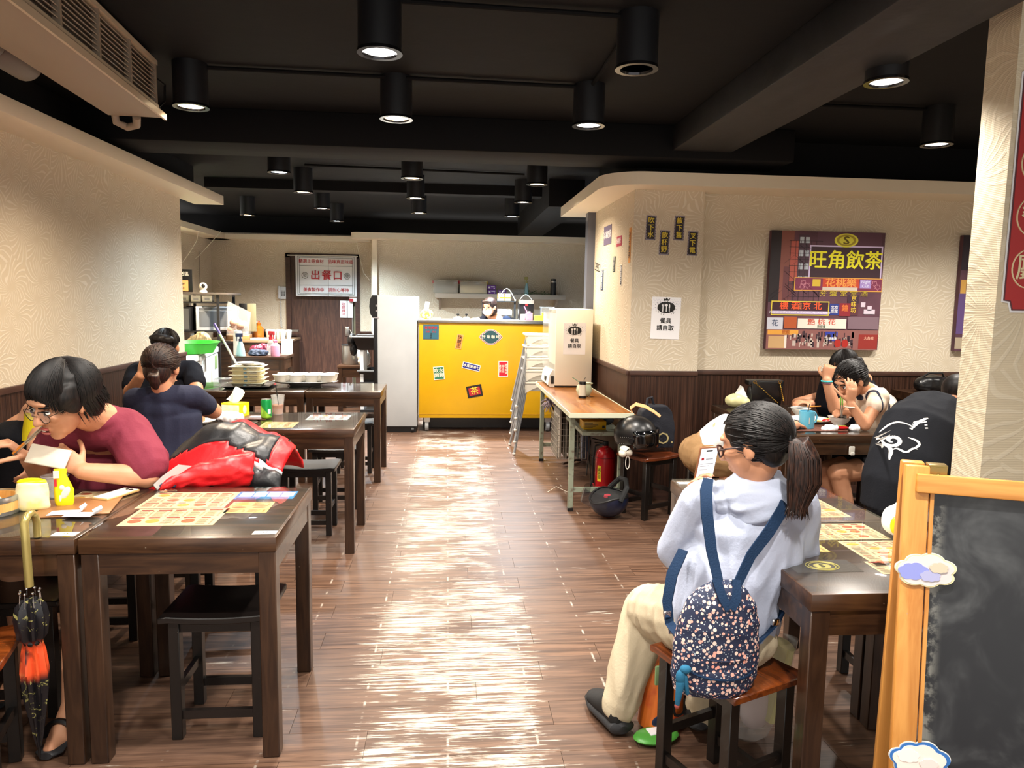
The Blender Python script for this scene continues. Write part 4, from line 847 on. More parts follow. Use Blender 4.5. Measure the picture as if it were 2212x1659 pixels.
for i in range(4): MB().box(-.10+.05*i, -.085+.05*i, -.17, .17, .0, .40+.02*i).build('cardboard', mat('grey_card_%d' % i, ['#8d8478', '#6f6a60', '#857b6e', '#555a54'][i], .8), t)
t = thing('folded_sticks', 'bundle of folded wooden sticks low under the work table', 'sticks', (1.16, 6.62, 0))
for i in range(5): MB().bar((-.1+.02*i, -.1, .03+.055*i), (.1, .12, .03+.055*i), .02, .02).build('stick', mat('brown_stick', '#5d4a3d', .6), t)
wire([(.98, 5.55, .012), (1.02, 5.62, .03), (1.1, 5.6, .012), (1.16, 5.7, .01), (1.2, 5.9, .02), (1.22, 6.1, .2), (1.24, 6.15, .6)], 'black cable trailing on the floor under the work table', .005, M_BLACK)
wire([(.80, 5.62, .008), (.88, 5.7, .03), (.95, 5.62, .008), (1.05, 5.68, .01)], 'thin pale wire lying on the floor by the work table leg', .002, M_IVORY)
wire([(1.26, 6.3, .70), (1.2, 6.28, .5), (1.25, 6.2, .3), (1.2, 6.1, .02)], 'dark cable hanging behind the extinguisher', .005, M_BLACK)
# plate cabinet
t = thing('utensil_cabinet', 'ivory utensil steriliser cabinet with a notice, standing on the work table', 'cabinet', (1.115, 6.72, .745))
MB().box(-.155, .18, -.26, .24, .012, .70).build('casing', M_IVORY, t, bevel=.008)
MB().rings([[(-.155, -.25, z), (-.155, .23, z), (-.205-b, .21, z), (-.205-b, -.23, z)] for z, b in ((.15, .0), (.2, .0), (.45, .008), (.66, .0), (.69, -.02))]).build('clear_door', M_CLEAR, t, smooth=False)
MB().rings([[(-.155, -.25, z), (-.155, .23, z), (-.155-b, .23, z), (-.155-b, -.25, z)] for z, b in ((.0, .04), (.02, .06), (.11, .045), (.15, .02))]).build('control_panel', M_WHITE, t)
MB().box(-.215, -.205, -.1, .0, .04, .08).build('label_print', M_INK, t)
MB().add([(-.150, -.2635, z) if 0 else (x, -.262, z) for z in (.03, .1) for x in (-.19, -.162)], [(0, 1, 3, 2)]).build('side_label', M_INK, t)
MB().box(-.17, .17, -.24, .22, 0, .012).build('feet', M_BLACK, t)
def cutlery(t, M, s):
    """A4 notice printed with a dark oval, a crown, fork spoon knife and two lines of characters"""
    pl = MB(); pl.v = []; w_, h_ = s*.5, s*.707
    MB().add([M@V((x, y, z)) for z in (-.0005, .0012) for x, y in ((-w_, -h_), (w_, -h_), (w_, h_), (-w_, h_))], [(0, 1, 2, 3), (4, 5, 6, 7), (0, 1, 5, 4), (1, 2, 6, 5), (2, 3, 7, 6), (3, 0, 4, 7)]).build('sheet', M_PAPER, t)
    rnd = random.Random(3); g = MB()
    for j in range(7):
        for i in range(11):
            x = (-.44+.088*i+(j % 2)*.044)*s; y = (.62-.055*j)*s; g.add([M@V((x+a*s, y+b*s, .0016)) for a, b in ((-.03, 0), (0, .016), (.03, 0), (.02, -.004), (0, .008), (-.02, -.004))], [(0, 1, 4, 5), (1, 2, 3, 4)])
    g.build('wave_print', mat('pale_lilac_print', '#c4c4dc', .7), t)
    k = MB(); n = 90; pts = []
    for q in range(n):
        a = 2*PI*q/n; r = 1+(rnd.uniform(0, .16) if q % 3 == 0 else 0); pts.append(M@V((.3*s*math.cos(a)*r, .36*s+.19*s*math.sin(a)*r, .002)))
    k.add(pts, [tuple(range(n))]); k.add([M@V((x*s, y*s, .002)) for x, y in ((-.09, .585), (.09, .585), (.12, .68), (.05, .63), (0, .70), (-.05, .63), (-.12, .68))], [tuple(range(7))])
    for q in range(26): a = rnd.uniform(0, 2*PI); r = rnd.uniform(1.15, 1.35); c = V((.3*s*math.cos(a)*r, .36*s+.19*s*math.sin(a)*r, .002)); e = .014*s; k.add([M@(c+V((e*x, e*y, 0))) for x, y in ((-1, 0), (0, -1), (1, 0), (0, 1))], [(0, 1, 2, 3)])
    k.build('oval_print', M_INK, t)
    W = MB(); B = lambda x0, x1, y0, y1: W.add([M@V((x*s, y*s, .003)) for x, y in ((x0, y0), (x1, y0), (x1, y1), (x0, y1))], [(0, 1, 2, 3)])
    B(-.135, -.105, .22, .40); B(-.165, -.075, .40, .425)
    for x in (-.165, -.14, -.115, -.09): B(x, x+.014, .425, .47)
    B(-.012, .016, .22, .40); W.add([M@V((.002*s+.045*s*math.cos(a), .435*s+.05*s*math.sin(a), .003)) for a in [PI*i/8 for i in range(16)]], [tuple(range(16))])
    B(.095, .12, .22, .34); W.add([M@V((x*s, y*s, .003)) for x, y in ((.085, .34), (.125, .34), (.13, .42), (.115, .48), (.085, .49))], [(0, 1, 2, 3, 4)])
    W.build('cutlery_print', M_PAPER, t)
    text('餐具', .20*s, M@FLAT(0, -.10*s, .002), M_INK, t, bold=.025); text('請自取', .20*s, M@FLAT(0, -.34*s, .002), M_INK, t, bold=.025)
a, b_ = at(1218, 697, Y=6.455), at(1264, 766, Y=6.455)
t = thing('cutlery_notice', 'white cutlery notice stuck on the front of the ivory cabinet', 'notice', ((a.x+b_.x)/2, 6.457, (a.z+b_.z)/2), 0, 'cutlery notices'); cutlery(t, FR(), abs(b_.x-a.x))
a, b_ = at(1408, 643, Y=YP), at(1467, 731, Y=YP)
t = thing('cutlery_notice', 'white cutlery notice on the papered pillar', 'notice', ((a.x+b_.x)/2, YP-.003, (a.z+b_.z)/2), 0, 'cutlery notices', rot=(0, tr(1), 0)); cutlery(t, FR(), abs(b_.x-a.x))
# jar and shaker
t = thing('sauce_jar', 'round pale green jar with a spoon in it on the work table', 'jar', (1.115, 5.86, .743))
MB().lathe([(.035, 0), (.055, .015), (.066, .05), (.058, .085), (.045, .1), (.052, .112), (.045, .11), (.04, .1), (.001, .1)], seg=28).build('jar_body', mat('celadon_glaze', '#b9c1a4', .25), t, smooth=True)
MB().lathe([(.03, .1), (.012, .115), (.001, .118)]).build('lid', mat('celadon_glaze', '#b9c1a4', .25), t, smooth=True); MB().tube([(-.02, 0, .1), (-.1, 0, .155)], .004, 6).build('spoon', mat('green_plastic', '#6f9478', .4), t)
MB().ell((.055, 0, .105), (.018, .01, .008)).build('spout', mat('celadon_glaze', '#b9c1a4', .25), t, smooth=True)
t = thing('straw_bottle', 'small clear bottle with black cap and base in front of the jar', 'bottle', (1.08, 5.745, .743))
MB().lathe([(.031, .018), (.029, .05), (.026, .11), (.001, .11)]).build('bottle_body', mat('milky_plastic', '#c9c2ae', .25), t, smooth=True); MB().lathe([(.031, 0), (.032, .02), (.001, .02)]).build('base', M_BLACK, t, smooth=True); MB().lathe([(.028, .11), (.027, .132), (.001, .134)]).build('cap', M_BLACK, t, smooth=True); MB().tube([(.008, 0, .13), (.014, 0, .15), (.022, 0, .165)], .0025, 6).build('spout', M_BLACK, t)
# ------------------------------------------------------------------ stack of white high chairs
def high_chair(z, label):
    t = thing('high_chair', label, 'high chair', (.93, 7.28, z), 0, 'stack of white plastic high chairs')
    W_ = M_WHITE
    def ring(w, y0, y1, zz): return [V((-w, y0, zz)), V((w, y0, zz)), V((w+.01, (y0+y1)/2, zz)), V((w, y1, zz)), V((-w, y1, zz)), V((-w-.01, (y0+y1)/2, zz))]
    mb = MB(); mb.rings([ring(.165, -.16, .16, .70), ring(.15, -.15, .15, .71), ring(.14, -.14, .14, .625), ring(.15, -.155, .15, .62), ring(.155, -.16, .155, .68)], cap=False, closed=True)
    mb.build('seat_shell', W_, t, bevel=.004)
    # front skirt with an arched cut-out and side wings
    n = 12; arc_ = [(-.155+.31*i/n, .602+.062*math.sin(PI*i/n)) for i in range(n+1)]
    MB().prism([(-.165, .70), (-.172, .60)]+arc_+[(.172, .60), (.165, .70)], .012).xf(Matrix.Translation((0, -.165, 0))).build('front_skirt', W_, t, bevel=.002, seg=1)
    MB().rings([[(-.18, -.17, .695), (.18, -.17, .695), (.18, .17, .695), (-.18, .17, .695)], [(-.18, -.17, .712), (.18, -.17, .712), (.18, .17, .712), (-.18, .17, .712)], [(-.15, -.14, .712), (.15, -.14, .712), (.15, .14, .712), (-.15, .14, .712)], [(-.15, -.14, .695), (.15, -.14, .695), (.15, .14, .695), (-.15, .14, .695)]], cap=False, closed=True).build('rim', W_, t, bevel=.003)
    MB().prism([(-.15, .56), (.15, .56), (.12, .70), (.02, .80), (-.02, .80), (-.12, .70)], .012).xf(Matrix.Translation((.155, 0, 0)) @ Matrix.Rotation(PI/2, 4, 'Z')).build('backrest', W_, t, bevel=.003)
    for sx in (-1, 1):
        for sy in (-1, 1):
            p0, p1 = V((sx*.145, sy*.13, .66)), V((sx*.27, sy*.24, .012))
            MB().cone(p0, p1, .0125, .0125, 12).build('leg', mat('grey_tube', '#9a9c9f', .35, .5), t, smooth=True); MB().ell(p1, .016, seg=10, nr=6).build('foot_cap', W_, t, smooth=True)
    return t
H0 = high_chair(.002, 'bottom white high chair of the stack, standing on the floor')
for i in range(1, 5): copytree(H0, (.93+.004*i, 7.28, .002+.118*i), 0, ['', 'second white high chair from the bottom of the stack', 'third white high chair from the bottom of the stack', 'fourth white high chair from the bottom of the stack', 'topmost white high chair of the stack'][i])
# ------------------------------------------------------------------ extinguisher
t = thing('fire_extinguisher', 'red fire extinguisher standing between the work table and the stool', 'fire extinguisher', (1.285, 5.75, 0))
M_FRED = mat('extinguisher_red', '#b3121c', .28)
MB().lathe([(.076, .0), (.08, .012), (.08, .27), (.07, .31), (.045, .335), (.025, .342), (.025, .355), (.001, .355)], seg=32).build('cylinder', M_FRED, t, smooth=True)
MB().lathe([(.082, .0), (.083, .014), (.079, .016)], cap=False).build('base_ring', mat('dark_red', '#7a0f16', .4), t, smooth=True)
MB().lathe([(.0805, .258), (.0812, .262), (.0805, .266)], seg=32, cap=False).build('seam', mat('dark_red', '#7a0f16', .4), t)
MB().box(-.02, .02, -.02, .02, .35, .39).build('valve', M_BLACK, t, bevel=.004); MB().bar((0, 0, .385), (-.12, -.02, .42), .02, .008).bar((.02, 0, .37), (-.1, -.02, .385), .02, .006).build('handle', M_BLACK, t)
MB().tube([(-.02, -.01, .37), (-.09, -.03, .36), (-.105, -.02, .25), (-.1, 0, .1)], .009, 8).build('hose', M_BLACK, t, smooth=True); MB().cone((-.1, 0, .12), (-.1, 0, .03), .01, .018, 12).build('nozzle', M_BLACK, t, smooth=True)
mb = MB(); A_ = [math.radians(q) for q in range(-150, -124, 5)]; mb.add([(.0812*math.cos(q), .0812*math.sin(q), z_) for z_ in (.07, .20) for q in A_], [(i, i+1, i+1+len(A_), i+len(A_)) for i in range(len(A_)-1)]); mb.build('yellow_label', mat('label_yellow', '#e8cf2c', .5), t)
text('滅\n火\n器', .03, Matrix.Translation((.0822*math.cos(tr(-137)), .0822*math.sin(tr(-137)), .135)) @ Matrix.Rotation(tr(-47), 4, 'Z') @ Matrix.Rotation(PI/2, 4, 'X'), M_INK, t)
MB().bar((-.09, -.06, .0), (-.11, -.07, .06), .012, .004).build('clip', M_RED, t)
# ------------------------------------------------------------------ helmets
def helmet(t, c, R, shell, r=.135, visor=True, inner=True):
    """open-face scooter helmet; local: +X front, +Z up, opening below"""
    n, m_ = 28, 14; mb = MB(); vs = []; fs = []
    T = Matrix.Translation(c) @ R.to_4x4()
    def P_(th, ph, k): # th from crown, ph around; lower rim higher in front
        lim = 1.95-.62*max(0, math.cos(ph))**1.5
        a = th*lim; return V((math.sin(a)*math.cos(ph)*r*1.12*k, math.sin(a)*math.sin(ph)*r*.93*k, math.cos(a)*r*k))
    rings = []
    for i in range(m_+1): rings.append([T@P_(max(.02, i/m_), 2*PI*j/n, 1.) for j in range(n)])
    for i in range(m_, -1, -1): rings.append([T@P_(max(.02, i/m_), 2*PI*j/n, .90 if i < m_ else .93) for j in range(n)])
    MB().rings(rings).build('shell', shell, t, smooth=True)
    MB().tube([T@P_(1., 2*PI*j/n, .97) for j in range(n)], .0075, 8, closed=True).build('rim_trim', mat('black_rubber', '#0b0b0c', .5), t, smooth=True)
    if inner: MB().rings([[T@P_(max(.02, i/m_), 2*PI*j/n, .88) for j in range(n)] for i in range(m_, 1, -1)], cap=True).build('lining', mat('dark_lining', '#141517', .9), t, smooth=True)
    return T
M_HB = mat('satin_black_shell', '#101113', .32, spec=.5)
t = thing('motorcycle_helmet', 'matt black open-face helmet with smoked visor on the stool', 'helmet', (1.31, 4.93, .47)); tl = t.location
R_ = Matrix.Rotation(tr(-35), 3, 'Z') @ Matrix.Rotation(tr(-4), 3, 'Y')
T = helmet(t, V((0, 0, .125)), R_, M_HB, .138)
vz = MB(); vs = [[T@V((math.cos(ph)*.168*(1-.05*abs(k)), math.sin(ph)*.147*(1-.05*abs(k)), .045-.125*k)) for ph in [tr(-78+156*i/16) for i in range(17)]] for k in (0, .35, .7, 1.)]
vz.add([p for r_ in vs for p in r_], [(j*17+i, j*17+i+1, (j+1)*17+i+1, (j+1)*17+i) for j in range(3) for i in range(16)]); o = vz.build('visor', mat('smoked_visor', '#07080a', .05, spec=.8, coat=.6), t, smooth=True); sm_ = o.modifiers.new('s', 'SOLIDIFY'); sm_.thickness = .004
MB().cone(T@V((.02, -.135, -.02)), T@V((.02, -.146, -.02)), .022, .018, 16).build('visor_pivot', M_BLACK, t, smooth=True)
MB().cone(T@V((-.05, -.118, -.075)), T@V((-.05, -.128, -.08)), .014, .012, 14).build('badge', mat('brass', '#8f7a48', .35, .8), t, smooth=True)
dts = MB()
for i in range(5): dts.ell(T@V((-.06+.014*i, -.127, .0)), .0022, seg=6, nr=4)
for i in range(3): dts.ell(T@V((-.07+.014*i, -.122, -.045)), .0022, seg=6, nr=4)
dts.build('rivets', M_STEEL, t)
t = thing('earmuff_case', 'white rounded case with a wrist loop hanging beside the black helmet', 'case', (1.235, 4.93, .47))
MB().ell((-.01, -.09, .03), (.05, .035, .03), Matrix.Rotation(.5, 3, 'Y')).ell((-.035, -.095, .015), (.028, .03, .028)).build('case_body', mat('cream_case', '#e8e2d3', .4), t, smooth=True); MB().tube([(-.0+.014*math.cos(a), -.1, -.05+.045*math.sin(a)) for a in [2*PI*i/16 for i in range(16)]], .003, 6, closed=True).build('loop', M_WHITE, t, smooth=True); MB().tube([(-.02, -.12, .03), (.0, -.125, .05), (.02, -.12, .045)], .004, 6).build('hinge', M_BLACK, t)
t = thing('navy_tote_bag', 'dark navy bag with a pale letter behind the black helmet on the stool', 'bag', (1.50, 5.12, .465))
M_NVY = mat('dark_navy_canvas', '#10131f', .8, bump=(90, .2))
vox(MB().rings([[(1.50+x*k*.13, 5.12+y*.065, .47+z) for x, y in ((-1, -1), (1, -1), (1, 1), (-1, 1))] for z, k in ((0, 1), (.15, 1.02), (.27, .85), (.31, .5))]), 'bag_body', M_NVY, t, .008, 4, .008, 12)
MB().tube([V((-.08, -.03, .27)), V((-.06, 0, .36)), V((-.03, .0, .37)), V((0, .02, .29))], .01, 8).build('handle', M_NVY, t, smooth=True)
text('O.', .12, FR(.055, -.078, .08, tilt=.1), mat('khaki_print', '#a89a6a', .7), t, bold=.0)
t = thing('tan_strap', 'tan leather strap arching over the black helmet', 'strap', (1.40, 4.95, .745)); 
pts = [(-.12, .03, .03), (-.09, .0, .062), (-.03, -.03, .05), (.03, -.05, .015), (.07, -.06, -.015)]
MB().ribbon(pts, .03, .004, (0, .6, .5)).build('band', mat('tan_leather', '#d2a06c', .5), t, smooth=True); MB().ribbon([(-.12, .03, .03), (-.10, .04, -.01), (-.06, .05, -.03)], .03, .004, (0, 1, 0)).build('band_end', mat('tan_leather', '#d2a06c', .5), t)
t = thing('motorcycle_helmet', 'dark navy helmet lying on its side on the floor by the work table leg', 'helmet', (1.14, 4.95, .0))
M_HN = mat('navy_shell', '#121b33', .3, coat=.3)
R_ = Matrix.Rotation(tr(205), 3, 'Z') @ Matrix.Rotation(tr(-100), 3, 'Y')
R_ = Matrix(((-.75, .25, -.1), (.3, .55, -.75), (.25, .65, .6)))
ux = V((-.80, -.25, .10)).normalized(); uz = V((-.12, .12, -1)).normalized(); uz = (uz-ux*uz.dot(ux)).normalized(); uy = uz.cross(ux); R_ = Matrix((ux, uy, uz)).transposed()
T = helmet(t, V((.0, 0, .132)), R_, M_HN, .128)
MB().ell(T@V((-.01, .0, -.012)), (.058, .05, .018), R_).build('red_padding', mat('red_padding', '#8d2430', .8), t, smooth=True)
vs = [[T@V((.02+math.cos(ph)*.19*(1-.04*k), math.sin(ph)*.137, .03-.10*k)) for ph in [tr(-70+140*i/14) for i in range(15)]] for k in (0, .5, 1.)]
o = MB().add([p for r_ in vs for p in r_], [(j*15+i, j*15+i+1, (j+1)*15+i+1, (j+1)*15+i) for j in range(2) for i in range(14)]).build('visor', glassy('smoke_glass', '#20242a', .45, .06, 1.5), t, smooth=True)
MB().tube([T@V(q) for q in ((-.02, -.118, -.03), (-.07, -.085, -.12), (-.09, -.02, -.155), (-.085, .05, -.14), (-.05, .10, -.05))], .018, 8).build('neck_pad', mat('dark_lining', '#141517', .9), t, smooth=True)
for v_ in ((.03, .02), (-.02, -.03)): MB().ell(T@V((v_[0], .121, v_[1])), .005, seg=8, nr=6).build('rivet', M_STEEL, t)
MB().add([T@V((x, .121, z)) for x, z in ((-.09, -.01), (-.06, -.01), (-.06, -.02), (-.09, -.02))], [(0, 1, 2, 3)]).build('logo', M_WHITE, t)

# ================================================================== stickers on the pillar
def framed(px, py, chars, label):
    p = at(px, py, Y=YP); t = thing('framed_sticker', label, 'sticker', (p.x, YP-.001, p.z), 0, 'dark stickers with gold characters on the pillar', rot=(0, tr(1.5), 0))
    w_, h_ = .038, .09; MP = mat('dark_plum_print', '#22141f', .5); MG = mat('lilac_grey_print', '#8f8796', .5)
    MB().box(-w_, w_, -.002, 0, -h_, h_).build('backing', MG, t)
    g = MB()
    for i in range(9):
        for s_ in (-1, 1): g.box(s_*(w_-.003)-.002, s_*(w_-.003)+.002, -.0026, -.002, -h_+.02*i+.004, -h_+.02*i+.012)
    g.build('fret_print', MP, t)
    MB().prism([(-w_+.014, -h_+.008), (w_-.014, -h_+.008), (w_-.008, -h_+.014), (w_-.008, h_-.014), (w_-.014, h_-.008), (-w_+.014, h_-.008), (-w_+.008, h_-.014), (-w_+.008, -h_+.014)], .001).xf(Matrix.Translation((0, -.003, 0))).build('face', MP, t)
    for i, c in enumerate(chars): text(c, .048, FR(0, -.0035, .052-.052*i, tilt=.06), M_GOLD, t, bold=.015)
framed(1406, 492, '吹下水', 'dark sticker with gold characters, leftmost on the pillar front')
framed(1435, 524, '飲杯野', 'dark sticker with gold characters, second from left on the pillar front, lower')
framed(1467, 493, '敘下舊', 'dark sticker with gold characters, third from left on the pillar front, higher')
framed(1496, 526, '叉下電', 'dark sticker with gold characters, rightmost on the pillar front')
def side(px, py, w_, h_, bg, ink, body, size, name, label, tilt=0., frame_=None, bold=.01):
    p = at(px, py, X=XP); t = thing(name, label, 'sticker', (XP-.001, p.y, p.z), -PI/2, 'stickers on the side of the pillar')
    T_ = Matrix.Rotation(tilt, 4, 'Y')
    MB().box(-w_/2, w_/2, -.002, 0, -h_/2, h_/2).xf(T_).build('backing', mat('side_'+(frame_ or bg)[1:], frame_ or bg, .5), t)
    if frame_: MB().box(-w_/2+.01, w_/2-.01, -.003, -.002, -h_/2+.01, h_/2-.01).xf(T_).build('face', mat('side_'+bg[1:], bg, .5), t)
    text(body, size, T_@FR(0, -.004, 0), ink, t, bold=bold)
M_DK = mat('dark_print', '#2b2f3b', .6)
side(1313, 508, .30, .16, '#6c6380', M_PAPER, '冰凍奶茶', .07, 'lilac_sticker', 'faded lilac rectangular sticker high on the pillar side')
p = None
side(1338, 521, .17, .08, '#b83a55', M_PAPER, '絲襪奶', .05, 'crimson_sticker', 'small crimson sticker high on the pillar side')
side(1361, 530, .055, .26, '#e79a3c', M_INK, '港\n式\n奶\n茶', .05, 'orange_strip', 'long orange vertical strip on the pillar side near the corner')
side(1291, 577, .22, .07, '#ece2cf', M_INK, '凍檸茶', .055, 'slanted_sticker', 'white slanted sticker with dark frame on the pillar side', tr(8), '#3a3532')
side(1301, 605, .10, .18, '#2b3d5c', M_PAPER, '菠\n蘿\n包', .055, 'navy_strip', 'navy vertical strip low on the pillar side')
side(1327, 571, .085, .125, '#2f3a33', M_PAPER, '西\n多\n士', .038, 'dark_green_strip', 'dark green vertical strip in the middle of the pillar side')
side(1342, 594, .065, .17, '#2b2f3b', M_PAPER, '雞\n蛋\n仔', .045, 'banded_strip', 'dark vertical strip with pale frame on the pillar side nearest the corner', 0, '#e6ded0')

# ================================================================== street picture(s) in the alcove
def canvas_picture(x0, x1, z0, z1, label, paint, y=YA-.045):
    t = thing('canvas_picture', label, 'picture', ((x0+x1)/2, y, (z0+z1)/2), 0, 'night street pictures in the alcove'); w_, h_ = (x1-x0)/2, (z1-z0)/2
    MB().box(-w_, w_, 0, .04, -h_, h_).build('canvas_block', mat('picture_dusk', '#4a2e3c', .6, vary=('#6d4452', 3, (1, 1, 1), .35, .7)), t, bevel=.002, seg=1); paint(t, w_, h_); return t
def PM(c): return mat('ink_'+c[1:], c, .55)
def street(t, w_, h_):
    ly = [-.001]
    def R(x0, x1, z0, z1, c, name='painted_shape', d=None):     # unit coordinates 0..1 from the left / top
        ly[0] -= .00012; MB().add([(-w_+2*w_*x, ly[0], h_-2*h_*z) for x, z in ((x0, z1), (x1, z1), (x1, z0), (x0, z0))], [(0, 1, 2, 3)]).build(name, PM(c), t)
    def many(rects, c, name='painted_shapes'):
        ly[0] -= .00012; m_ = MB(); [m_.add([(-w_+2*w_*x, ly[0], h_-2*h_*z) for x, z in ((x0, z1), (x1, z1), (x1, z0), (x0, z0))], [(0, 1, 2, 3)]) for x0, x1, z0, z1 in rects]; m_.build(name, PM(c), t, kind='stuff')
    def T(s, x, z, size, c, bold=.01, sx=1.): text(s, size*2*h_, FR(-w_+2*w_*x, ly[0]-.0006, h_-2*h_*z), PM(c), t, 'painted_lettering', bold, sx=sx)
    rnd = random.Random(21)
    R(.0, .12, 0, .6, '#241a20'); R(.09, .2, .0, .6, '#8a5248'); R(.12, .2, .3, .58, '#6b3c40'); R(.24, .33, .03, .4, '#4b3442'); R(.17, .24, .08, .42, '#b4584a'); R(.40, .97, 0, .12, '#5d3c4c')
    many([(.25+.05*(i % 2), .285+.05*(i % 2), .05+.11*(i//2), .10+.11*(i//2)) for i in range(8)], '#b9c2cc')
    many([(.16+.001*i, .45, .08+.052*i, .0835+.052*i) for i in range(12)]+[(.17+.045*i, .1735+.045*i, .08, .70) for i in range(7)], '#2c1d27')
    ly[0] -= .0001; m_ = MB()
    for i in range(16): x, z = rnd.uniform(.1, .35), rnd.uniform(.1, .6); m_.bar((-w_+2*w_*x, ly[0], h_-2*h_*z), (-w_+2*w_*(x+rnd.choice((-.1, .1))), ly[0], h_-2*h_*(z+.08)), .004, .0006)
    m_.build('painted_struts', PM('#2c1d27'), t, kind='stuff')
    R(.34, .985, .115, .385, '#d8c8ec', 'neon_frame'); R(.352, .973, .127, .385, '#3d2630', 'sign_board'); T('旺角飲茶', .662, .245, .165, '#f2ec2c', .02)
    for k, c in ((1., '#e4dd4a'), (.82, '#a8962a'), (.6, '#e4dd4a')):
        ly[0] -= .0002; MB().add([(-w_+2*w_*(.655+.105*k*math.cos(a)), ly[0], h_-2*h_*(.07+.058*k*math.sin(a))) for a in [2*PI*i/30 for i in range(30)]], [tuple(range(30))]).build('gold_oval', PM(c), t)
    T('S', .655, .073, .09, '#6b5c14', .03, 1.4)
    R(.22, 1., .385, .50, '#e2a84c'); R(.228, .995, .392, .493, '#7e3350'); R(.47, .79, .392, .47, '#c4452a'); T('花桃樂', .63, .432, .075, '#f0a050', .02, 1.25); R(.47, .78, .465, .492, '#cfc3b4')
    R(.80, .9, .40, .47, '#a88fd0'); T('Night\nClub', .85, .435, .035, '#eef0ff', .0); R(.38, .45, .4, .46, '#d8b83c')
    ly[0] -= .0002; m_ = MB()
    for cx_, cz_ in ((.30, .43), (.335, .455), (.29, .465), (.93, .43), (.96, .46)):
        m_.tube([(-w_+2*w_*(cx_+.02*math.cos(a)*(1+.3*math.sin(5*a))), ly[0], h_-2*h_*(cz_+.02*math.sin(a)*(1+.3*math.sin(5*a)))) for a in [2*PI*i/20 for i in range(20)]], .0015, 4, closed=True)
    m_.build('neon_flowers', PM('#f2b4c4'), t)
    T('夯 盤 堂 堂 酒', .66, .52, .055, '#c9b03a', 0., 1.3)
    R(.03, .54, .588, .71, '#e8d24a'); R(.038, .532, .596, .702, '#3b1626'); T('樓 酒 京 北', .29, .632, .068, '#ef5a2c', .02, 1.15); T('京\n菜', .285, .632, .03, '#ef8a5c', 0.); R(.04, .53, .672, .698, '#cdbde2'); T('PEKING RESTAURANT AUTHENTIC PEKING FOOD', .285, .685, .026, '#fbf6ff', 0., .92)
    R(.545, .63, .605, .70, '#2c3a86'); T('北京\n菜館', .587, .655, .032, '#ffffff'); R(.63, .73, .60, .71, '#8c2430'); T('鐘', .68, .645, .06, '#f0803c', .01); R(.70, .80, .53, .60, '#3d2338'); R(.73, .80, .6, .70, '#5a2f38'); T('京\n味\n坊', .755, .61, .05, '#e6c43c')
    many([(.82, .86, .59, .63), (.88, .92, .62, .66), (.85, .95, .65, .69)], '#d6c8d6')
    R(.0, .14, .73, .83, '#c9ccd8'); T('花', .07, .78, .06, '#3a4a6a'); R(.15, .26, .72, .82, '#b2552c'); R(.27, .70, .735, .82, '#e6ded2'); T('艷 桃 花', .48, .765, .055, '#c8503c', .01, 1.3); T('夜總會', .48, .803, .026, '#4a5a44')
    R(.715, .99, .715, .82, '#7d6570'); R(.0, .99, .83, 1., '#8a5a56'); R(.01, .28, .835, .875, '#e0a040'); T('旅館', .17, .855, .035, '#a84018'); R(.02, .16, .885, .99, '#c6a070'); R(.16, .18, .88, .99, '#e8dcd0')
    R(.52, .63, .845, .925, '#2c3a9c'); T('立德集團', .575, .905, .024, '#ffffff')
    many([(rnd.uniform(.18, .70), 0, rnd.uniform(.85, .98), 0) for _ in range(0)]+[(x, x+rnd.uniform(.008, .03), z, z+rnd.uniform(.01, .05)) for x, z in [(rnd.uniform(.18, .74), rnd.uniform(.86, .95)) for _ in range(40)]], '#c2b4aa')
    many([(x, x+rnd.uniform(.006, .02), z, z+rnd.uniform(.02, .06)) for x, z in [(rnd.uniform(.18, .78), rnd.uniform(.84, .94)) for _ in range(46)]], '#3a2630')
    R(.82, .99, .865, .99, '#8e2a24'); T('大角咀', .91, .90, .03, '#e8b49c')
    ly[0] -= .0002; m_ = MB()
    for cx_ in (.635, .70): m_.add([(-w_+2*w_*(cx_+.03*math.cos(a)), ly[0], h_-2*h_*(.945+.035*math.sin(a))) for a in [2*PI*i/20 for i in range(20)]], [tuple(range(20))])
    m_.build('painted_lanterns', PM('#a8241c'), t)
canvas_picture(2.447, 3.357, 1.17, 2.073, 'large square night street picture with yellow and red signs in the alcove', street)
def street2(t, w_, h_):
    R = lambda x0, x1, z0, z1, c, n_: MB().add([(-w_+2*w_*x, -.0012, h_-2*h_*z) for x, z in ((x0, z1), (x1, z1), (x1, z0), (x0, z0))], [(0, 1, 2, 3)]).build(n_, PM(c), t)
    R(0, 1, 0, .3, '#241a26', 'night_sky'); R(.01, .06, .38, .5, '#c89a4c', 'painted_sign'); R(0, 1, .5, .85, '#5a4478', 'purple_street'); R(.0, .9, .88, .98, '#a89a84', 'pale_strip')
canvas_picture(3.995, 4.9, 1.17, 2.073, 'second street picture cut off by the front pillar', street2)
# red poster on the front pillar
a = at(2180, 658, Y=2.685); t = thing('red_poster', 'tall red poster with cream-ringed characters on the front pillar', 'poster', (a.x+.16, 2.698, a.z+.44)); MR = mat('poster_red', '#b3282a', .5)
def notched(w_, h_, c_): return [(-w_, -h_+c_), (-w_+c_*.7, -h_+c_*.9), (-w_+c_, -h_), (w_-c_, -h_), (w_-c_*.7, -h_+c_*.9), (w_, -h_+c_), (w_, h_-c_), (w_-c_, h_), (-w_+c_, h_), (-w_, h_-c_)]
MB().prism(notched(.185, .47, .04), .002, lambda p: p-V((0, .002, 0))).build('backing', M_PAPER, t); MB().prism(notched(.178, .463, .038), .001, lambda p: p-V((0, .003, 0))).build('dark_line', mat('dark_line_print', '#5c3038', .5), t); MB().prism(notched(.172, .457, .036), .001, lambda p: p-V((0, .004, 0))).build('red_face', MR, t)
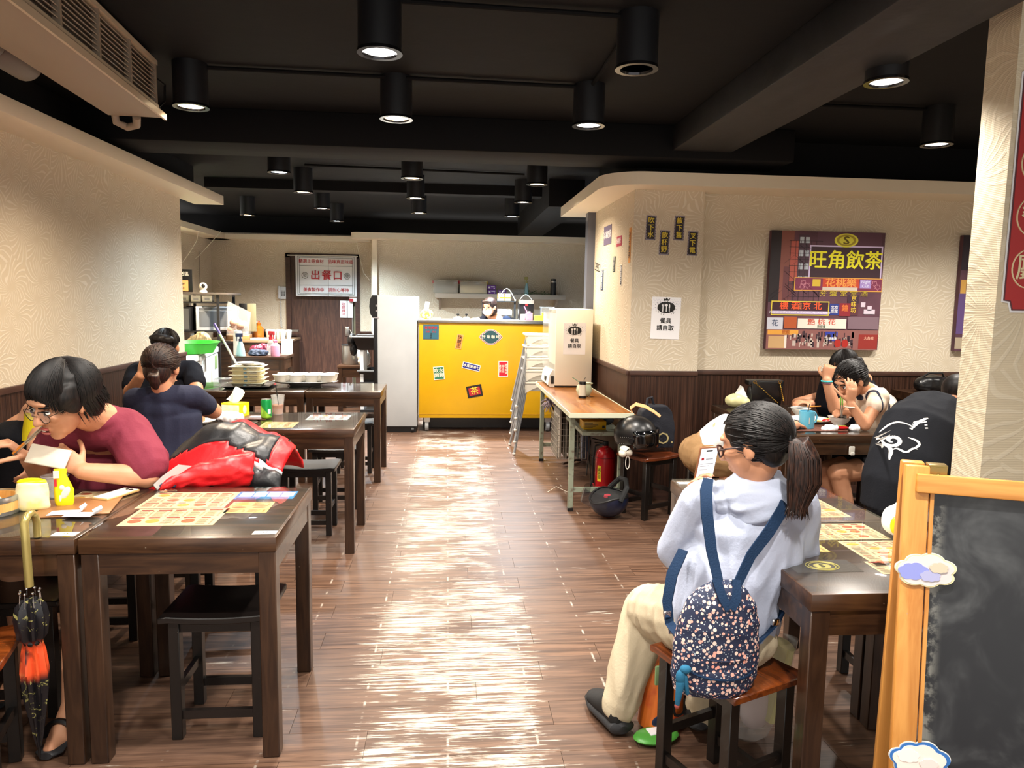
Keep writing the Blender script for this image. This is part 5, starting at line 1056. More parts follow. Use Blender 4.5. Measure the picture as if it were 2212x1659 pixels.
for i, c in enumerate('茶餐廳'):
    for q, (xx, zz) in enumerate(((-.085, -.30+.2*(2-i)), )):
        MB().tube([(xx+.07*math.cos(b), -.0045, zz+.075*math.sin(b)) for b in [2*PI*k/30 for k in range(30)]], .003, 5, closed=True).build('cream_ring', mat('cream_print', '#ecdcb0', .5), t)
        text(c, .11, FR(xx, -.005, zz), mat('cream_print', '#ecdcb0', .5), t, bold=.01)

# ================================================================== blackboard easel
tlp = at(1955, 1003, Y=1.62); p2 = at(2212, 1050, Z=tlp.z-.03); ang = math.atan2(p2.y-tlp.y, p2.x-tlp.x)
t = thing('blackboard_easel', 'standing blackboard with honey pine frame at the lower right', 'blackboard', (tlp.x, tlp.y, 0), ang)
H_ = tlp.z; TI = Matrix.Translation((0, 0, H_)) @ Matrix.Rotation(tr(-7), 4, 'X') @ Matrix.Translation((0, 0, -H_))
bwid = .62
MB().box(0, .052, -.012, .02, .0, H_).xf(TI).build('left_post', M_PINEV, t, bevel=.004)
MB().box(bwid-.05, bwid, -.012, .02, .0, H_).xf(TI).build('right_post', M_PINEV, t, bevel=.004)
MB().box(.022, bwid-.01, -.026, -.004, H_-.062, H_-.018).xf(TI).build('top_rail', M_PINE, t, bevel=.004)
MB().box(.04, bwid-.03, -.012, .012, .22, .265).xf(TI).build('bottom_rail', M_PINE, t, bevel=.004)
MB().box(.054, .062, -.014, .0, .26, H_-.06).xf(TI).build('inner_edge', M_PINEV, t)
n = NT('chalky_blackboard'); p_, x_, y_, z_ = n.pos(); cl = n.noise(p_, 5.5, 4, .6, .8); c2 = n.noise(p_, 60, 3)
ge_ = n.n('SeparateXYZ'); n.put(ge_.inputs[0], n.n('TexCoord').outputs['Generated']); ed = n.math('MULTIPLY', n.math('MULTIPLY', n.ss(ge_.outputs[0], .09, .015), n.ss(n.noise(p_, 22, 4, .7), .46, .6)), .8)
base_ = n.mix(n.math('MULTIPLY', n.ss(cl, .45, .85), n.math('ADD', .5, n.math('MULTIPLY', c2, .6))), lin('#1b1d22'), lin('#5b5e60')); n.put(n.b.inputs['Base Color'], n.mix(ed, base_, lin('#9d9d95'))); n.b.inputs['Roughness'].default_value = .38
MB().box(.05, bwid-.05, -.004, .008, .26, H_-.055).xf(TI).build('chalkboard', n.m, t)
TB = Matrix.Translation((0, .03, H_)) @ Matrix.Rotation(tr(3), 4, 'X') @ Matrix.Translation((0, 0, -H_))
for x0 in (.0, bwid-.05): MB().box(x0, x0+.05, .0, .03, .0, H_).xf(TB).build('rear_leg', M_PINEV, t, bevel=.004)
MB().box(.05, .09, -.004, .03, H_-.006, H_+.004).build('hinge', mat('brass', '#8f7a48', .35, .8), t, bevel=.001)
MB().box(.052, .088, -.008, -.002, H_-.034, H_).ell((.07, -.01, H_-.02), .005, seg=8, nr=6).build('hinge_leaf', mat('brass', '#8f7a48', .35, .8), t)
def cloudshape(cx, cz, w_, h_, k=1.):
    L_ = [(-.62, .0, .42), (-.28, .38, .42), (.22, .48, .46), (.66, .22, .40), (.62, -.30, .38), (.12, -.48, .42), (-.42, -.44, .44)]
    pts = []
    for q in range(72):
        a = 2*PI*q/72; d = V((math.cos(a), math.sin(a))); best = 0
        for bx, bz, br in L_:
            bb = V((bx, bz)); pr = bb.dot(d); dd = br*br-(bb.length_squared-pr*pr)
            if dd > 0: best = max(best, pr+math.sqrt(dd))
        pts.append((cx+d.x*best*w_*k, cz+d.y*best*h_*k))
    return pts
def magnet(px, py, w_, h_, label, cols, name='cloud_magnet'):
    m4 = XF[t.name]; inv = m4.inverted(); d = RW@V((px-1106, 829.5-py, -F_PX)); o_ = V((0, 0, CAM_H)); M_ = m4 @ TI; Mi_ = M_.inverted(); a = Mi_@o_; b = (Mi_@(o_+d))-a; s_ = (-.012-a.y)/b.y; q = a+b*s_
    tt = thing(name, label, 'magnet', M_@V((q.x, -.013, q.z)), 0, 'cloud magnets on the blackboard', rot=M_.to_euler())
    for i, (k, c, o3) in enumerate(cols): MB().prism(cloudshape(o3[0]*w_, o3[1]*h_, w_, h_, k), .002, lambda p, i=i: p-V((0, .004*(i > 0)+.0012*i, 0))).build(['backing', 'rim_face', 'pale_face', 'blue_patch', 'second_patch', 'third_patch'][i], mat('cloud_'+c[1:], c, .35), tt)
magnet(1998, 1231, .062, .044, 'blue and cream cloud-shaped magnet on the upper left of the blackboard', [(1., '#f2efe4', (0, 0)), (.97, '#e8dca8', (0, 0)), (.90, '#d9cfcf', (0, 0)), (.5, '#8b93d6', (-.42, -.1)), (.33, '#a9abd2', (.15, -.25)), (.3, '#cdbfa8', (.42, .22))])
magnet(1985, 1640, .062, .048, 'white cloud-shaped magnet with a blue rim at the bottom of the blackboard', [(1., '#f2efe4', (0, 0)), (.97, '#2f6cb4', (0, 0)), (.86, '#efe3da', (-.02, -.03)), (.36, '#f5ece6', (-.4, .15)), (.3, '#ead9d4', (.3, -.1))])

# ================================================================== menus under the glass
ZP = .7502
def sheet(name, label, x, y, w_, d_, rz, bg, paint, cat='menu', group=None, z=ZP):
    t = thing(name, label, cat, (x, y, z), rz, group)
    MB().box(-w_/2, w_/2, -d_/2, d_/2, 0, .0005).build('paper', mat('paper_'+bg[1:], bg, .7), t); paint(t, w_, d_); return t
M_MRED = mat('menu_red', '#98251f', .7); M_MBR = mat('menu_brown_print', '#5c3d2e', .7); M_MYEL = mat('menu_picture_yellow', '#d09a3c', .7); M_MORG = mat('menu_picture_orange', '#c0603a', .7)
def menu(t, w_, d_, seed=0, cols=4, rows=3, title=None):
    rnd = random.Random(seed); r_, l_, p1, p2 = MB(), MB(), MB(), MB(); z = .0008; I = Matrix.Identity(4)
    cw, rh = w_*.94/cols, d_*.9/rows
    for j in range(rows):
        for i in range(cols):
            x0, y0 = -w_*.47+i*cw, -d_*.45+j*rh; k = rnd.random()
            rectxy(r_, I, x0+cw*.05, x0+cw*rnd.uniform(.5, .9), y0+rh*.82, y0+rh*.93, z)
            if k < .3:
                c = (x0+cw*.5, y0+rh*.45); p = p1 if rnd.random() < .5 else p2; p.add([(c[0]+cw*.38*math.cos(a), c[1]+rh*.26*math.sin(a), z) for a in [2*PI*q/16 for q in range(16)]], [tuple(range(16))])
            else:
                for q in range(6): rectxy(l_, I, x0+cw*.06, x0+cw*rnd.uniform(.5, .72), y0+rh*(.08+.115*q), y0+rh*(.12+.115*q), z); rectxy(r_ if rnd.random() < .3 else l_, I, x0+cw*.8, x0+cw*.92, y0+rh*(.08+.115*q), y0+rh*(.12+.115*q), z)
    for m_, mm, nm in ((r_, M_MRED, 'red_print'), (l_, M_MBR, 'small_print'), (p1, M_MYEL, 'picture_print'), (p2, M_MORG, 'picture_print')):
        if m_.v: m_.build(nm, mm, t, kind='stuff')
tr5 = math.radians(2)
sheet('menu_sheet', 'cream menu sheet at the front of the left aisle table', -.93, 2.545, .31, .20, 0, '#d3c294', lambda t, w_, d_: menu(t, w_, d_, 1, 5, 2), group='menu sheets under glass')
sheet('menu_sheet', 'cream menu sheet behind the front one on the left aisle table', -.955, 2.76, .31, .22, 0, '#d6bd96', lambda t, w_, d_: menu(t, w_, d_, 2, 5, 3), group='menu sheets under glass')
sheet('menu_sheet', 'small yellowish menu card on the left aisle table', -.71, 2.655, .15, .14, 0, '#d6b670', lambda t, w_, d_: menu(t, w_, d_, 6, 2, 3), group='menu sheets under glass')
def blue(t, w_, d_):
    for i in range(4): MB().box(-w_/2+.012+.052*i, -w_/2+.057+.052*i, -.02, .038, .0006, .0009).build('white_card_print', M_PAPER, t)
    MB().box(-w_/2+.01, w_/2-.02, -d_/2+.006, -d_/2+.018, .0006, .0009).build('title_print', mat('navy_print', '#1d2b4a', .7), t)
sheet('blue_card', 'blue card with four white squares at the back of the left aisle table', -.69, 2.82, .22, .11, 0, '#2f7ab0', blue)
def label17(s_): return lambda t, w_, d_: text(s_, .018, FLAT(0, 0, .0007), M_INK, t, bold=.02)
sheet('table_number', 'white number tag at the front right corner of the left aisle table', -.585, 2.36, .075, .035, 0, '#eeeae2', label17('17'), 'tag')
sheet('table_number', 'white number tag at the front right corner of the table with the steamer', -1.205, 2.37, .075, .035, 0, '#eeeae2', label17('15'), 'tag')
sheet('menu_sheet', 'menu card with a food picture in front of the man in dark red', -1.34, 2.83, .12, .12, 0, '#e8d2a0', lambda t, w_, d_: menu(t, w_, d_, 8, 2, 2), group='menu sheets under glass')
sheet('menu_sheet', 'menu sheet beside the placemat on the second row table', -1.0, 4.42, .2, .2, 0, '#e3cf9c', lambda t, w_, d_: menu(t, w_, d_, 9, 3, 3), group='menu sheets under glass')
sheet('menu_sheet', 'blue-edged menu sheet near the corner of the second row aisle table', -.75, 4.7, .26, .2, 0, '#cfe0e4', lambda t, w_, d_: menu(t, w_, d_, 10, 4, 3), group='menu sheets under glass')
sheet('menu_sheet', 'large cream menu sheet on the front right table, back half', 1.335, 2.30, .25, .17, 0, '#cbbd92', lambda t, w_, d_: menu(t, w_, d_, 11, 5, 3), group='menu sheets under glass')
sheet('menu_sheet', 'large cream menu sheet on the rear right table', 1.34, 2.60, .25, .28, 0, '#c8b98f', lambda t, w_, d_: menu(t, w_, d_, 12, 4, 5), group='menu sheets under glass')
sheet('menu_sheet', 'long cream menu sheet at the right edge of the front right table', 1.38, 2.09, .23, .22, 0, '#cfc096', lambda t, w_, d_: menu(t, w_, d_, 13, 4, 5), group='menu sheets under glass')
sheet('menu_sheet', 'yellowish menu sheet nearest the woman on the front right table', 1.12, 2.17, .14, .13, 0, '#cfb871', lambda t, w_, d_: menu(t, w_, d_, 14, 2, 3), group='menu sheets under glass')
sheet('menu_sheet', 'small menu card at the near edge of the front right table', 1.33, 1.965, .17, .10, 0, '#d2c49a', lambda t, w_, d_: menu(t, w_, d_, 15, 3, 2), group='menu sheets under glass')
def badge(t, w_, d_):
    M_ = mat('olive_gold_print', '#b5ab5c', .6)
    for k in (.042, .034): MB().tube([(k*1.15*math.cos(a), k*.85*math.sin(a), .0012) for a in [2*PI*q/28 for q in range(28)]], .0018, 4, closed=True).build('ring_print', M_, t)
    MB().add([(.026*math.cos(a), .02*math.sin(a), .001) for a in [2*PI*q/20 for q in range(20)]], [tuple(range(20))]).build('disc_print', M_, t); text('S', .034, FLAT(0, 0, .0016), mat('dark_print', '#2b2f3b', .6), t, bold=.02)
sheet('dark_mat', 'dark grey card with a round gold mark on the front right table', 1.10, 1.985, .20, .10, 0, '#4d4540', badge, 'mat')
sheet('table_number', 'white number tag at the far left corner of the rear right table', 1.01, 2.97, .06, .04, 0, '#eeeae2', label17('2'), 'tag')

# ================================================================== left front table things
t = thing('bamboo_steamer', 'round bamboo steamer with steel rim at the left edge of the table', 'steamer', (-1.56, 2.60, ZT))
M_BAM = stainedwood('bamboo', '#b9803c', '#dcae66', .45, 1.2, 'z', 0.)
MB().lathe([(.085, 0), (.085, .055), (.078, .055), (.078, .012), (.001, .012)], seg=40).build('steamer_wall', M_BAM, t, smooth=True)
MB().lathe([(.087, .0), (.0875, .012), (.086, .012)], seg=40, cap=False).build('lower_hoop', M_STEEL, t, smooth=True); MB().lathe([(.086, .042), (.0875, .048), (.0875, .06), (.083, .062)], seg=40, cap=False).build('upper_hoop', M_STEEL, t, smooth=True)
for i in range(9): MB().box(-.07, .07, -.072+.018*i-.004, -.072+.018*i+.004, .012, .017).build('slat', M_BAM, t) if i in (0, 8) else MB().box(-.078*math.sqrt(1-((i-4)/4.6)**2), .078*math.sqrt(1-((i-4)/4.6)**2), -.072+.018*i-.006, -.072+.018*i+.006, .012, .017).build('slat', M_BAM, t)
MB().ell((-.01, .0, .035), (.045, .04, .022)).build('paper_liner', mat('steamer_paper', '#e6d4ad', .8), t, smooth=True)
t = thing('tissue_pouch', 'yellow and clear tissue pouch standing beside the steamer', 'tissue pack', (-1.44, 2.63, ZT))
vox(MB().loft([(V((-1.44, 2.63, ZT+z)), V((a, 0, 0)), V((0, b, 0))) for z, a, b in ((0, .05, .03), (.01, .056, .035), (.06, .055, .033), (.095, .05, .025), (.105, .03, .012))]), 'pouch', mat('pale_print_film', '#e5dcb4', .35, vary=('#f0e08a', 12, (1, 1, 1), .5, .6)), t, .005, 2, .004, 24)
MB().ell((.0, .0, .098), (.05, .02, .014)).build('yellow_fold', mat('yellow_film', '#f0d90e', .35), t, smooth=True)
t = thing('yellow_packet', 'bright yellow upright packet with a white shape between the pouch and the phone hand', 'packet', (-1.355, 2.67, ZT), .15)
o = MB().loft([(V((dx, 0, z)), V((a, 0, 0)), V((0, b, 0))) for z, a, b, dx in ((0, .026, .012, 0), (.015, .031, .016, 0), (.06, .032, .014, 0), (.095, .024, .008, -.006), (.115, .018, .004, -.008), (.135, .022, .003, -.008))]).build('packet_body', mat('yellow_film', '#f0d90e', .35), t, smooth=True)
MB().ell((.008, -.013, .05), (.012, .004, .026), Matrix.Rotation(.5, 3, 'Y')).ell((-.002, -.013, .07), (.009, .004, .009)).ell((-.008, -.012, .03), (.006, .004, .016)).build('white_print', M_WHITE, t, smooth=True)
MB().box(-.028, -.010, -.012, -.009, .104, .13).build('white_corner_print', M_WHITE, t); MB().box(-.026, -.018, -.0135, -.011, .075, .1).build('red_print', M_RED, t)
t = thing('clear_cup', 'empty clear plastic cup behind the tissue pouch', 'cup', (-1.45, 2.80, ZT)); MB().lathe([(.028, 0), (.042, .075), (.046, .078), (.040, .075), (.026, .003), (.001, .003)], seg=24).build('cup_wall', M_CLEAR, t, smooth=True); MB().lathe([(.045, .076), (.047, .08), (.044, .082)], seg=24, cap=False).build('rim', M_CLEAR, t, smooth=True)
t = thing('clipboard', 'thin brown order board on the table in front of the man in dark red', 'board', (-1.28, 2.66, ZT), tr(12)); MB().box(-.14, .10, -.12, .11, 0, .004).build('board', mat('brown_board', '#8d5f38', .35), t, bevel=.001)
for i, (x, y, r, l) in enumerate(((-1.30, 2.56, .1, 'white receipt lying left on the order board'), (-1.235, 2.53, -.08, 'white receipt with a curled edge at the front of the order board'))):
    t = thing('receipt', l, 'paper', (x, y, ZT+.0055+.0015*i), r, 'receipts on the order board')
    g = [(-.05, 0), (-.02, .001), (.02, .001), (.045, .002), (.056, .008), (.06, .018), (.054, .026)]; mb = MB(); mb.add([(x_, y_, z_) for x_, z_ in g for y_ in (-.025, .03)]+[(x_, y_, z_+.0008) for x_, z_ in g for y_ in (-.025, .03)], [q for k in range(6) for q in ((2*k, 2*k+1, 2*k+3, 2*k+2), (14+2*k, 14+2*k+2, 14+2*k+3, 14+2*k+1))]); mb.build('paper', M_PAPER, t, smooth=True)
    MB().box(-.035, .02, .015, .019, .0012, .0016).box(-.035, -.01, -.006, -.003, .0012, .0016).build('print', M_INK, t)
def phone(x, y, z, rz, label, rot=None, case='#c9a36a', back='#efe7dc', screen=False, name='smartphone'):
    t = thing(name, label, 'phone', (x, y, z), rz, rot=rot)
    MB().box(-.037, .037, -.077, .077, 0, .010).build('case', mat('phone_case_'+case[1:], case, .3, .3), t, bevel=.004, seg=3); MB().box(-.033, .033, -.072, .072, .0095, .0108).build('screen' if screen else 'back_panel', mat('phone_face_'+back[1:], back, .15), t, bevel=.0005, seg=1); return t
t = phone(-1.235, 2.80, ZT+.001, tr(-22), 'phone lying face down in a gold case with pale back'); MB().ell((.016, .055, .0112), (.009, .009, .003)).build('lens', M_BLACK, t); MB().ell((-.002, .055, .0112), (.006, .006, .003)).build('lens', M_BLACK, t)
t = thing('key_bunch', 'bunch of keys with a dark blue fob at the edge of the left aisle table', 'keys', (-1.10, 2.90, ZT)); MB().ell((0, 0, .012), (.022, .014, .011)).ell((.03, .01, .01), (.014, .01, .009)).build('fob', mat('navy_plastic', '#1b2b49', .4), t, smooth=True)
MB().tube([(.012+.014*math.cos(a), -.02+.012*math.sin(a), .003) for a in [2*PI*i/14 for i in range(14)]], .0015, 5, closed=True).build('ring', M_CHROME, t); MB().box(.02, .06, -.03, -.022, .001, .004).build('key', M_CHROME, t); MB().box(.0, .03, -.045, -.038, .001, .004).build('key', M_CHROME, t)
# umbrella
t = thing('umbrella', 'black floral umbrella with a gold crook handle hooked on the table edge', 'umbrella', (-1.268, 2.275, .10))
u = lambda x, y, z: V((x, y, z))
hk = [(.0, .055, .655), (.0, .055, .70), (.0, .047, .725), (.0, .03, .74), (.0, .008, .738), (-.002, -.008, .718), (.0, -.010, .66), (.003, -.010, .52)]
MB().tube(hk, [.011]*4+[.012]*4, 12).build('crook_handle', mat('pale_gold_handle', '#b3a262', .25, .6), t, smooth=True)
n_ = NT('floral_umbrella_cloth'); tc = n_.n('TexCoord').outputs['Object']; a1 = n_.noise(tc, 26, 4, .7, 1.5); a2 = n_.noise(tc, 9, 2); sp_ = n_.n('SeparateXYZ'); n_.put(sp_.inputs[0], tc)
fl_ = n_.math('MULTIPLY', n_.ss(sp_.outputs[2], .22, .26), n_.ss(sp_.outputs[2], .36, .32)); fl_ = n_.math('MULTIPLY', fl_, n_.ss(a2, .42, .5)); c_ = n_.mix(n_.ss(a1, .58, .63), lin('#121116'), lin('#8f8a52')); c_ = n_.mix(n_.math('MULTIPLY', fl_, .9), c_, lin('#e8552a')); n_.put(n_.b.inputs['Base Color'], c_); n_.b.inputs['Roughness'].default_value = .35
rs = []; prof = [(.02, .48), (.034, .46), (.040, .42), (.034, .36), (.022, .345), (.028, .31), (.034, .25), (.030, .18), (.022, .11), (.014, .05), (.006, .0)]
for k, (r_, z) in enumerate(prof): rs.append([V((.003+math.cos(a)*r_*(1+.22*math.sin(8*a+z*9)), -.010+math.sin(a)*r_*(1+.22*math.sin(8*a+z*9)), z)) for a in [2*PI*q/40 for q in range(40)]])
MB().rings(rs).build('canopy', n_.m, t, smooth=True)
MB().lathe([(.024, .338), (.026, .345), (.024, .352)], (.003, -.01, 0), cap=False).build('tie_band', M_BLACK, t)
for k in range(8): a = 2*PI*k/8; MB().ell((.003+.027*math.cos(a), -.01+.027*math.sin(a), .505), .0045, seg=8, nr=6).build('rib_tip', M_CHROME, t); MB().tube([(.003+.027*math.cos(a), -.01+.027*math.sin(a), .5), (.003+.03*math.cos(a), -.01+.03*math.sin(a), .46)], .0015, 5).build('rib', M_CHROME, t)
MB().cone((.003, -.01, .0), (.003, -.01, -.04), .005, .003).build('ferrule', M_BLACK, t)

# jacket on a backpack on the stool
t = thing('backpack_under_jacket', 'dark bag standing on the stool beneath the red jacket', 'bag', (-.93, 3.27, .453))
vox(MB().loft([(V((-.93, 3.27, .455+z)), V((a, 0, 0)), V((0, b, 0))) for z, a, b in ((0, .16, .11), (.15, .19, .13), (.3, .17, .12), (.4, .10, .08))]), 'bag_body', mat('dark_navy_canvas', '#10131f', .8), t, .014, 4)
t = thing('rain_jacket', 'red and black rain jacket with white piping draped over the bag on the stool', 'jacket', (-.93, 3.22, .60))
def jz(u, v):  # u across 0..1, v front(0)->back(1)
    top = .99-.16*abs(u-.42)**1.3*2.4
    return top
nu, nv = 60, 44; mb = MB(); vs = []
for j in range(nv+1):
    v = j/nv
    for i in range(nu+1):
        u_ = i/nu; x = -1.24+.56*u_; prof_ = math.sin(PI*min(1, max(0, v*.98+.01)))**.45
        ztop = .965-.30*abs(u_-.50)**2.2*2.0-.10*(1-u_)**3; zlow = .66
        z = zlow+(ztop-zlow)*prof_
        y = 3.03+.44*v; x += .02*math.sin(v*9+u_*4)*(.5)
        p = V((x, y, z)); q = noise.noise(V((x*7-z*5, y*4, z*9)))*.030+noise.noise(V((x*16, y*14, z*22)))*.012
        z += q; y -= abs(q)*.5; x += q*.3; vs.append(V((x, y, z)))
fs = [(j*(nu+1)+i, j*(nu+1)+i+1, (j+1)*(nu+1)+i+1, (j+1)*(nu+1)+i) for j in range(nv) for i in range(nu)]
M_JR = mat('red_nylon', '#d3141c', .42, bump=(30, .25)); M_JK = mat('black_nylon', '#1c1d20', .4, bump=(30, .25)); M_JW = mat('silver_piping', '#cfcfcf', .4)
def region(i, j):
    u_, v = i/nu, j/nv
    a = v+.30*(u_-.3)          # diagonal panels
    if v < .05+.05*(u_-.5) and u_ > .45: return 'k'
    if v < .075+.05*(u_-.5) and u_ > .6: return 'w'
    lo = .10+.16*(1-u_)+.02*math.sin(u_*14)
    if lo < v < .50+.08*math.sin(u_*7) and .06 < u_ < .90: return 'k'
    return 'r'
for key, mm, nm in (('r', M_JR, 'red_panels'), ('k', M_JK, 'black_panels'), ('w', M_JW, 'reflective_stripe')):
    keep = [f for k, f in enumerate(fs) if region(k % nu, k//nu) == key]
    b_ = MB(); ids = sorted({i for f in keep for i in f}); mp_ = {i: n for n, i in enumerate(ids)}; b_.add([vs[i] for i in ids], [tuple(mp_[i] for i in f) for f in keep])
    o = b_.build(nm, mm, t, smooth=True, world=True); s_ = o.modifiers.new('s', 'SOLIDIFY'); s_.thickness = .008; s_.offset = 0
sl = MB(); slp = [V((-1.02, 3.08, .90)), V((-1.09, 3.01, .86)), V((-1.12, 2.96, .80)), V((-1.13, 2.905, .785)), V((-1.10, 2.86, .775))]
sl2 = [V((-.80, 3.04, .80)), V((-.90, 3.0, .80)), V((-1.0, 2.965, .795)), V((-1.06, 2.92, .785)), V((-1.10, 2.865, .772))]
sl.loft([(p, V((.0, .0, r))+V((.01, 0, 0)), V((.4, -.9, 0)).normalized()*r*.6) for p, r in zip(sl2, (.07, .065, .045, .03, .012))])
vox(sl, 'sleeve', M_JR, t, .008, 3, .006, 20, ridges(.006, 26, (1, 0, 0)))
MB().ribbon([V((-.99, 3.02, .80)), V((-1.06, 2.96, .82)), V((-1.10, 2.915, .79)), V((-1.125, 2.88, .768))], [.03, .04, .035, .025], .006, (.2, .6, .8)).build('grey_lining', mat('grey_lining', '#97948f', .8), t, world=True, smooth=True)
MB().ell((-.70-(-.93)+.0, .06, .27), .008, seg=10, nr=6).build('toggle', M_CHROME, t)

# ================================================================== second row table things
t = thing('placemat', 'dark brown placemat by the green can', 'placemat', (-1.2, 4.63, ZT+.0005)); MB().box(-.12, .09, -.075, .1, 0, .003).build('mat_sheet', mat('dark_brown_leather', '#5b3a2c', .4), t, bevel=.001); MB().box(-.03, .07, .0, .06, .003, .0035).build('white_card', M_PAPER, t)
t = thing('soda_can', 'green soda can on the second row table', 'can', (-1.115, 4.60, ZT+.004))
n_ = NT('green_can_print'); tc = n_.n('TexCoord').outputs['Object']; s_ = n_.n('SeparateXYZ'); n_.put(s_.inputs[0], tc); n_.put(n_.b.inputs['Base Color'], n_.mix(n_.ss(n_.math('ADD', s_.outputs[2], n_.math('MULTIPLY', s_.outputs[0], 1.2)), .045, .055), lin('#8cc63e'), lin('#0f8a44'))); n_.b.inputs['Metallic'].default_value = .4; n_.b.inputs['Roughness'].default_value = .25
MB().lathe([(.026, 0), (.033, .008), (.033, .108), (.028, .118), (.026, .116), (.001, .114)], seg=32).build('can_body', n_.m, t, smooth=True); MB().lathe([(.0275, .117), (.0285, .120), (.026, .120), (.025, .1155), (.001, .1152)], seg=32).build('lid', M_STEEL, t, smooth=True); MB().box(-.01, .006, -.006, .006, .1155, .118).build('pull_tab', M_STEEL, t)
MB().add([(.0335*math.cos(a), .0335*math.sin(a), z) for z in (.03, .06) for a in [tr(-60+8*i) for i in range(5)]], [(i, i+1, i+6, i+5) for i in range(4)]).build('label_print', M_PAPER, t)
t = thing('milk_tea_cup', 'plastic cup of milk tea with a black straw behind the green can', 'cup', (-1.085, 4.78, ZT)); MB().lathe([(.027, .003), (.035, .062), (.001, .062)], seg=28).build('milk_tea', mat('milk_tea', '#a8663c', .25), t, smooth=True); MB().lathe([(.030, 0), (.042, .122), (.044, .124), (.0405, .12), (.028, .002), (.001, .002)], seg=28).build('cup_wall', M_CLEAR, t, smooth=True); MB().tube([(.01, 0, .01), (-.012, 0, .19)], .0035, 8).build('straw', M_BLACK, t)
t = thing('tissue_box', 'yellow and cream tissue box with a tissue sticking out on the second row table', 'tissue box', (-1.33, 4.70, ZT), tr(-18))
MB().box(-.065, .065, -.05, .05, 0, .085).build('carton', mat('tissue_carton', '#e9e1b8', .5, vary=('#f3ecd0', 30, (1, 1, 1), .45, .6)), t, bevel=.003); MB().box(.060, .0665, -.051, .051, 0, .086).build('yellow_end', mat('yellow_film', '#f0d90e', .35), t); MB().ell((.067, 0, .045), (.002, .02, .028)).build('white_print', M_WHITE, t, smooth=True); MB().box(-.065, .065, -.051, .051, .078, .0865).build('yellow_edge', mat('yellow_film', '#f0d90e', .35), t)
cloth(.07, .10, 6, 6, lambda u, v: .012*math.sin(u*5+v*5)+.03*v).xf(Matrix.Translation((-.005, 0, .125)) @ Matrix.Rotation(tr(35), 4, 'Y')).build('tissue', M_PAPER, t, smooth=True)
def plate(x, y, z, r, label, food=None, grp=None, name='plate', h=.018):
    t = thing(name, label, 'plate', (x, y, z), 0, grp); MB().lathe([(r*.6, 0), (r*.65, .003), (r, h), (r*1.01, h+.002), (r*.97, h), (r*.62, .006), (.001, .006)], seg=36).build('plate_body', mat('white_glaze', '#eeeae2', .15), t, smooth=True)
    if food:
        rnd = random.Random(int(x*1000)); mb = MB()
        for i in range(10): mb.ell((rnd.uniform(-.5, .5)*r, rnd.uniform(-.5, .5)*r, .012), (rnd.uniform(.1, .2)*r, rnd.uniform(.06, .12)*r, .006), Matrix.Rotation(rnd.uniform(0, 3), 3, 'Z'), 8, 6)
        mb.build('leftovers', mat(*food), t, smooth=True, kind='stuff')
    return t
plate(-1.47, 4.66, ZT, .10, 'oval plate with brown leftovers by the seated woman', ('brown_food', '#6b4a32', .6))
plate(-1.46, 4.42, ZT, .09, 'white plate nearest us on the second row table')
blob((-1.335, 4.55, ZT), (.085, .05, .04), M_PAPER, 'crumpled white tissues in front of the tissue box', 'crumpled_tissue', 'tissue', .012, 30, 31, .006, 'tissue')
t = thing('glass_box', 'low clear glass box at the left end of the third row table', 'box', (-1.86, 6.35, ZT)); MB().box(-.09, .09, -.07, .07, 0, .055).build('glass_body', M_CLEAR, t); MB().box(-.092, .092, -.072, .072, .055, .06).build('rim', M_CLEAR, t)
t = thing('serving_tray', 'black serving tray on the third row table', 'tray', (-1.66, 6.30, ZT), tr(3)); MB().rings([[(-a, -b, z), (a, -b, z), (a, b, z), (-a, b, z)] for a, b, z in ((.15, .17, 0), (.19, .20, .018), (.195, .205, .02), (.145, .165, .005))]).build('tray_body', M_BLACK, t); MB().box(-.19, .19, -.202, -.198, .016, .02).build('rim', mat('dark_grey_plastic', '#4b4d50', .5), t)
M_BOX = mat('cream_fibre_box', '#eee7c8', .6)
for k in range(5):
    t = thing('meal_box', ['bottom cream meal box of the stack', 'second cream meal box from the bottom', 'third cream meal box from the bottom', 'fourth cream meal box from the bottom', 'top cream meal box of the stack'][k], 'food box', (-1.66+.004*(k % 2), 6.28, ZT+.0065+.034*k), tr(2*(k % 3)), 'stacked cream meal boxes')
    MB().rings([[(-a, -b, z), (a, -b, z), (a, b, z), (-a, b, z)] for a, b, z in ((.105, .085, 0), (.118, .098, .030), (.138, .118, .030), (.138, .118, .033))]).build('box_body', M_BOX, t, bevel=.002, seg=1)
    MB().box(-.02, .005, -.1005, -.099, .008, .024).build('blue_print', mat('blue_grey_print', '#7fa3b5', .6), t); MB().box(.025, .085, -.1005, -.099, .010, .020).build('grey_print', mat('pale_grey_print', '#b0aea4', .6), t)
for k, (x_, r_) in enumerate(((-1.63, .09), (-1.69, .085))):
    plate(x_ if k == 0 else -1.67, 6.28-.02*k, ZT+.178+.013*k, r_+.01, ['lower paper plate on top of the meal boxes', 'upper paper plate on top of the meal boxes'][k], grp='paper plates on the meal boxes', name='paper_plate', h=.012)
t = thing('steel_tray', 'oval steel tray holding eight white bowls', 'tray', (-1.21, 6.36, ZT)); MB().lathe([(.12, 0), (.13, .002), (.14, .018), (.25, .028), (.275, .04), (.27, .042), (.24, .032), (.001, .03)], seg=48, sy=.62).build('tray_body', M_STEEL, t, smooth=True); MB().lathe([(.272, .039), (.278, .042), (.272, .045)], seg=48, sy=.62, cap=False).build('rim', M_STEEL, t, smooth=True)
wb_ = ['front row, first from left', 'front row, second from left', 'front row, third from left', 'front row, rightmost', 'back row, first from left', 'back row, second from left', 'back row, third from left', 'back row, rightmost']
b0 = None
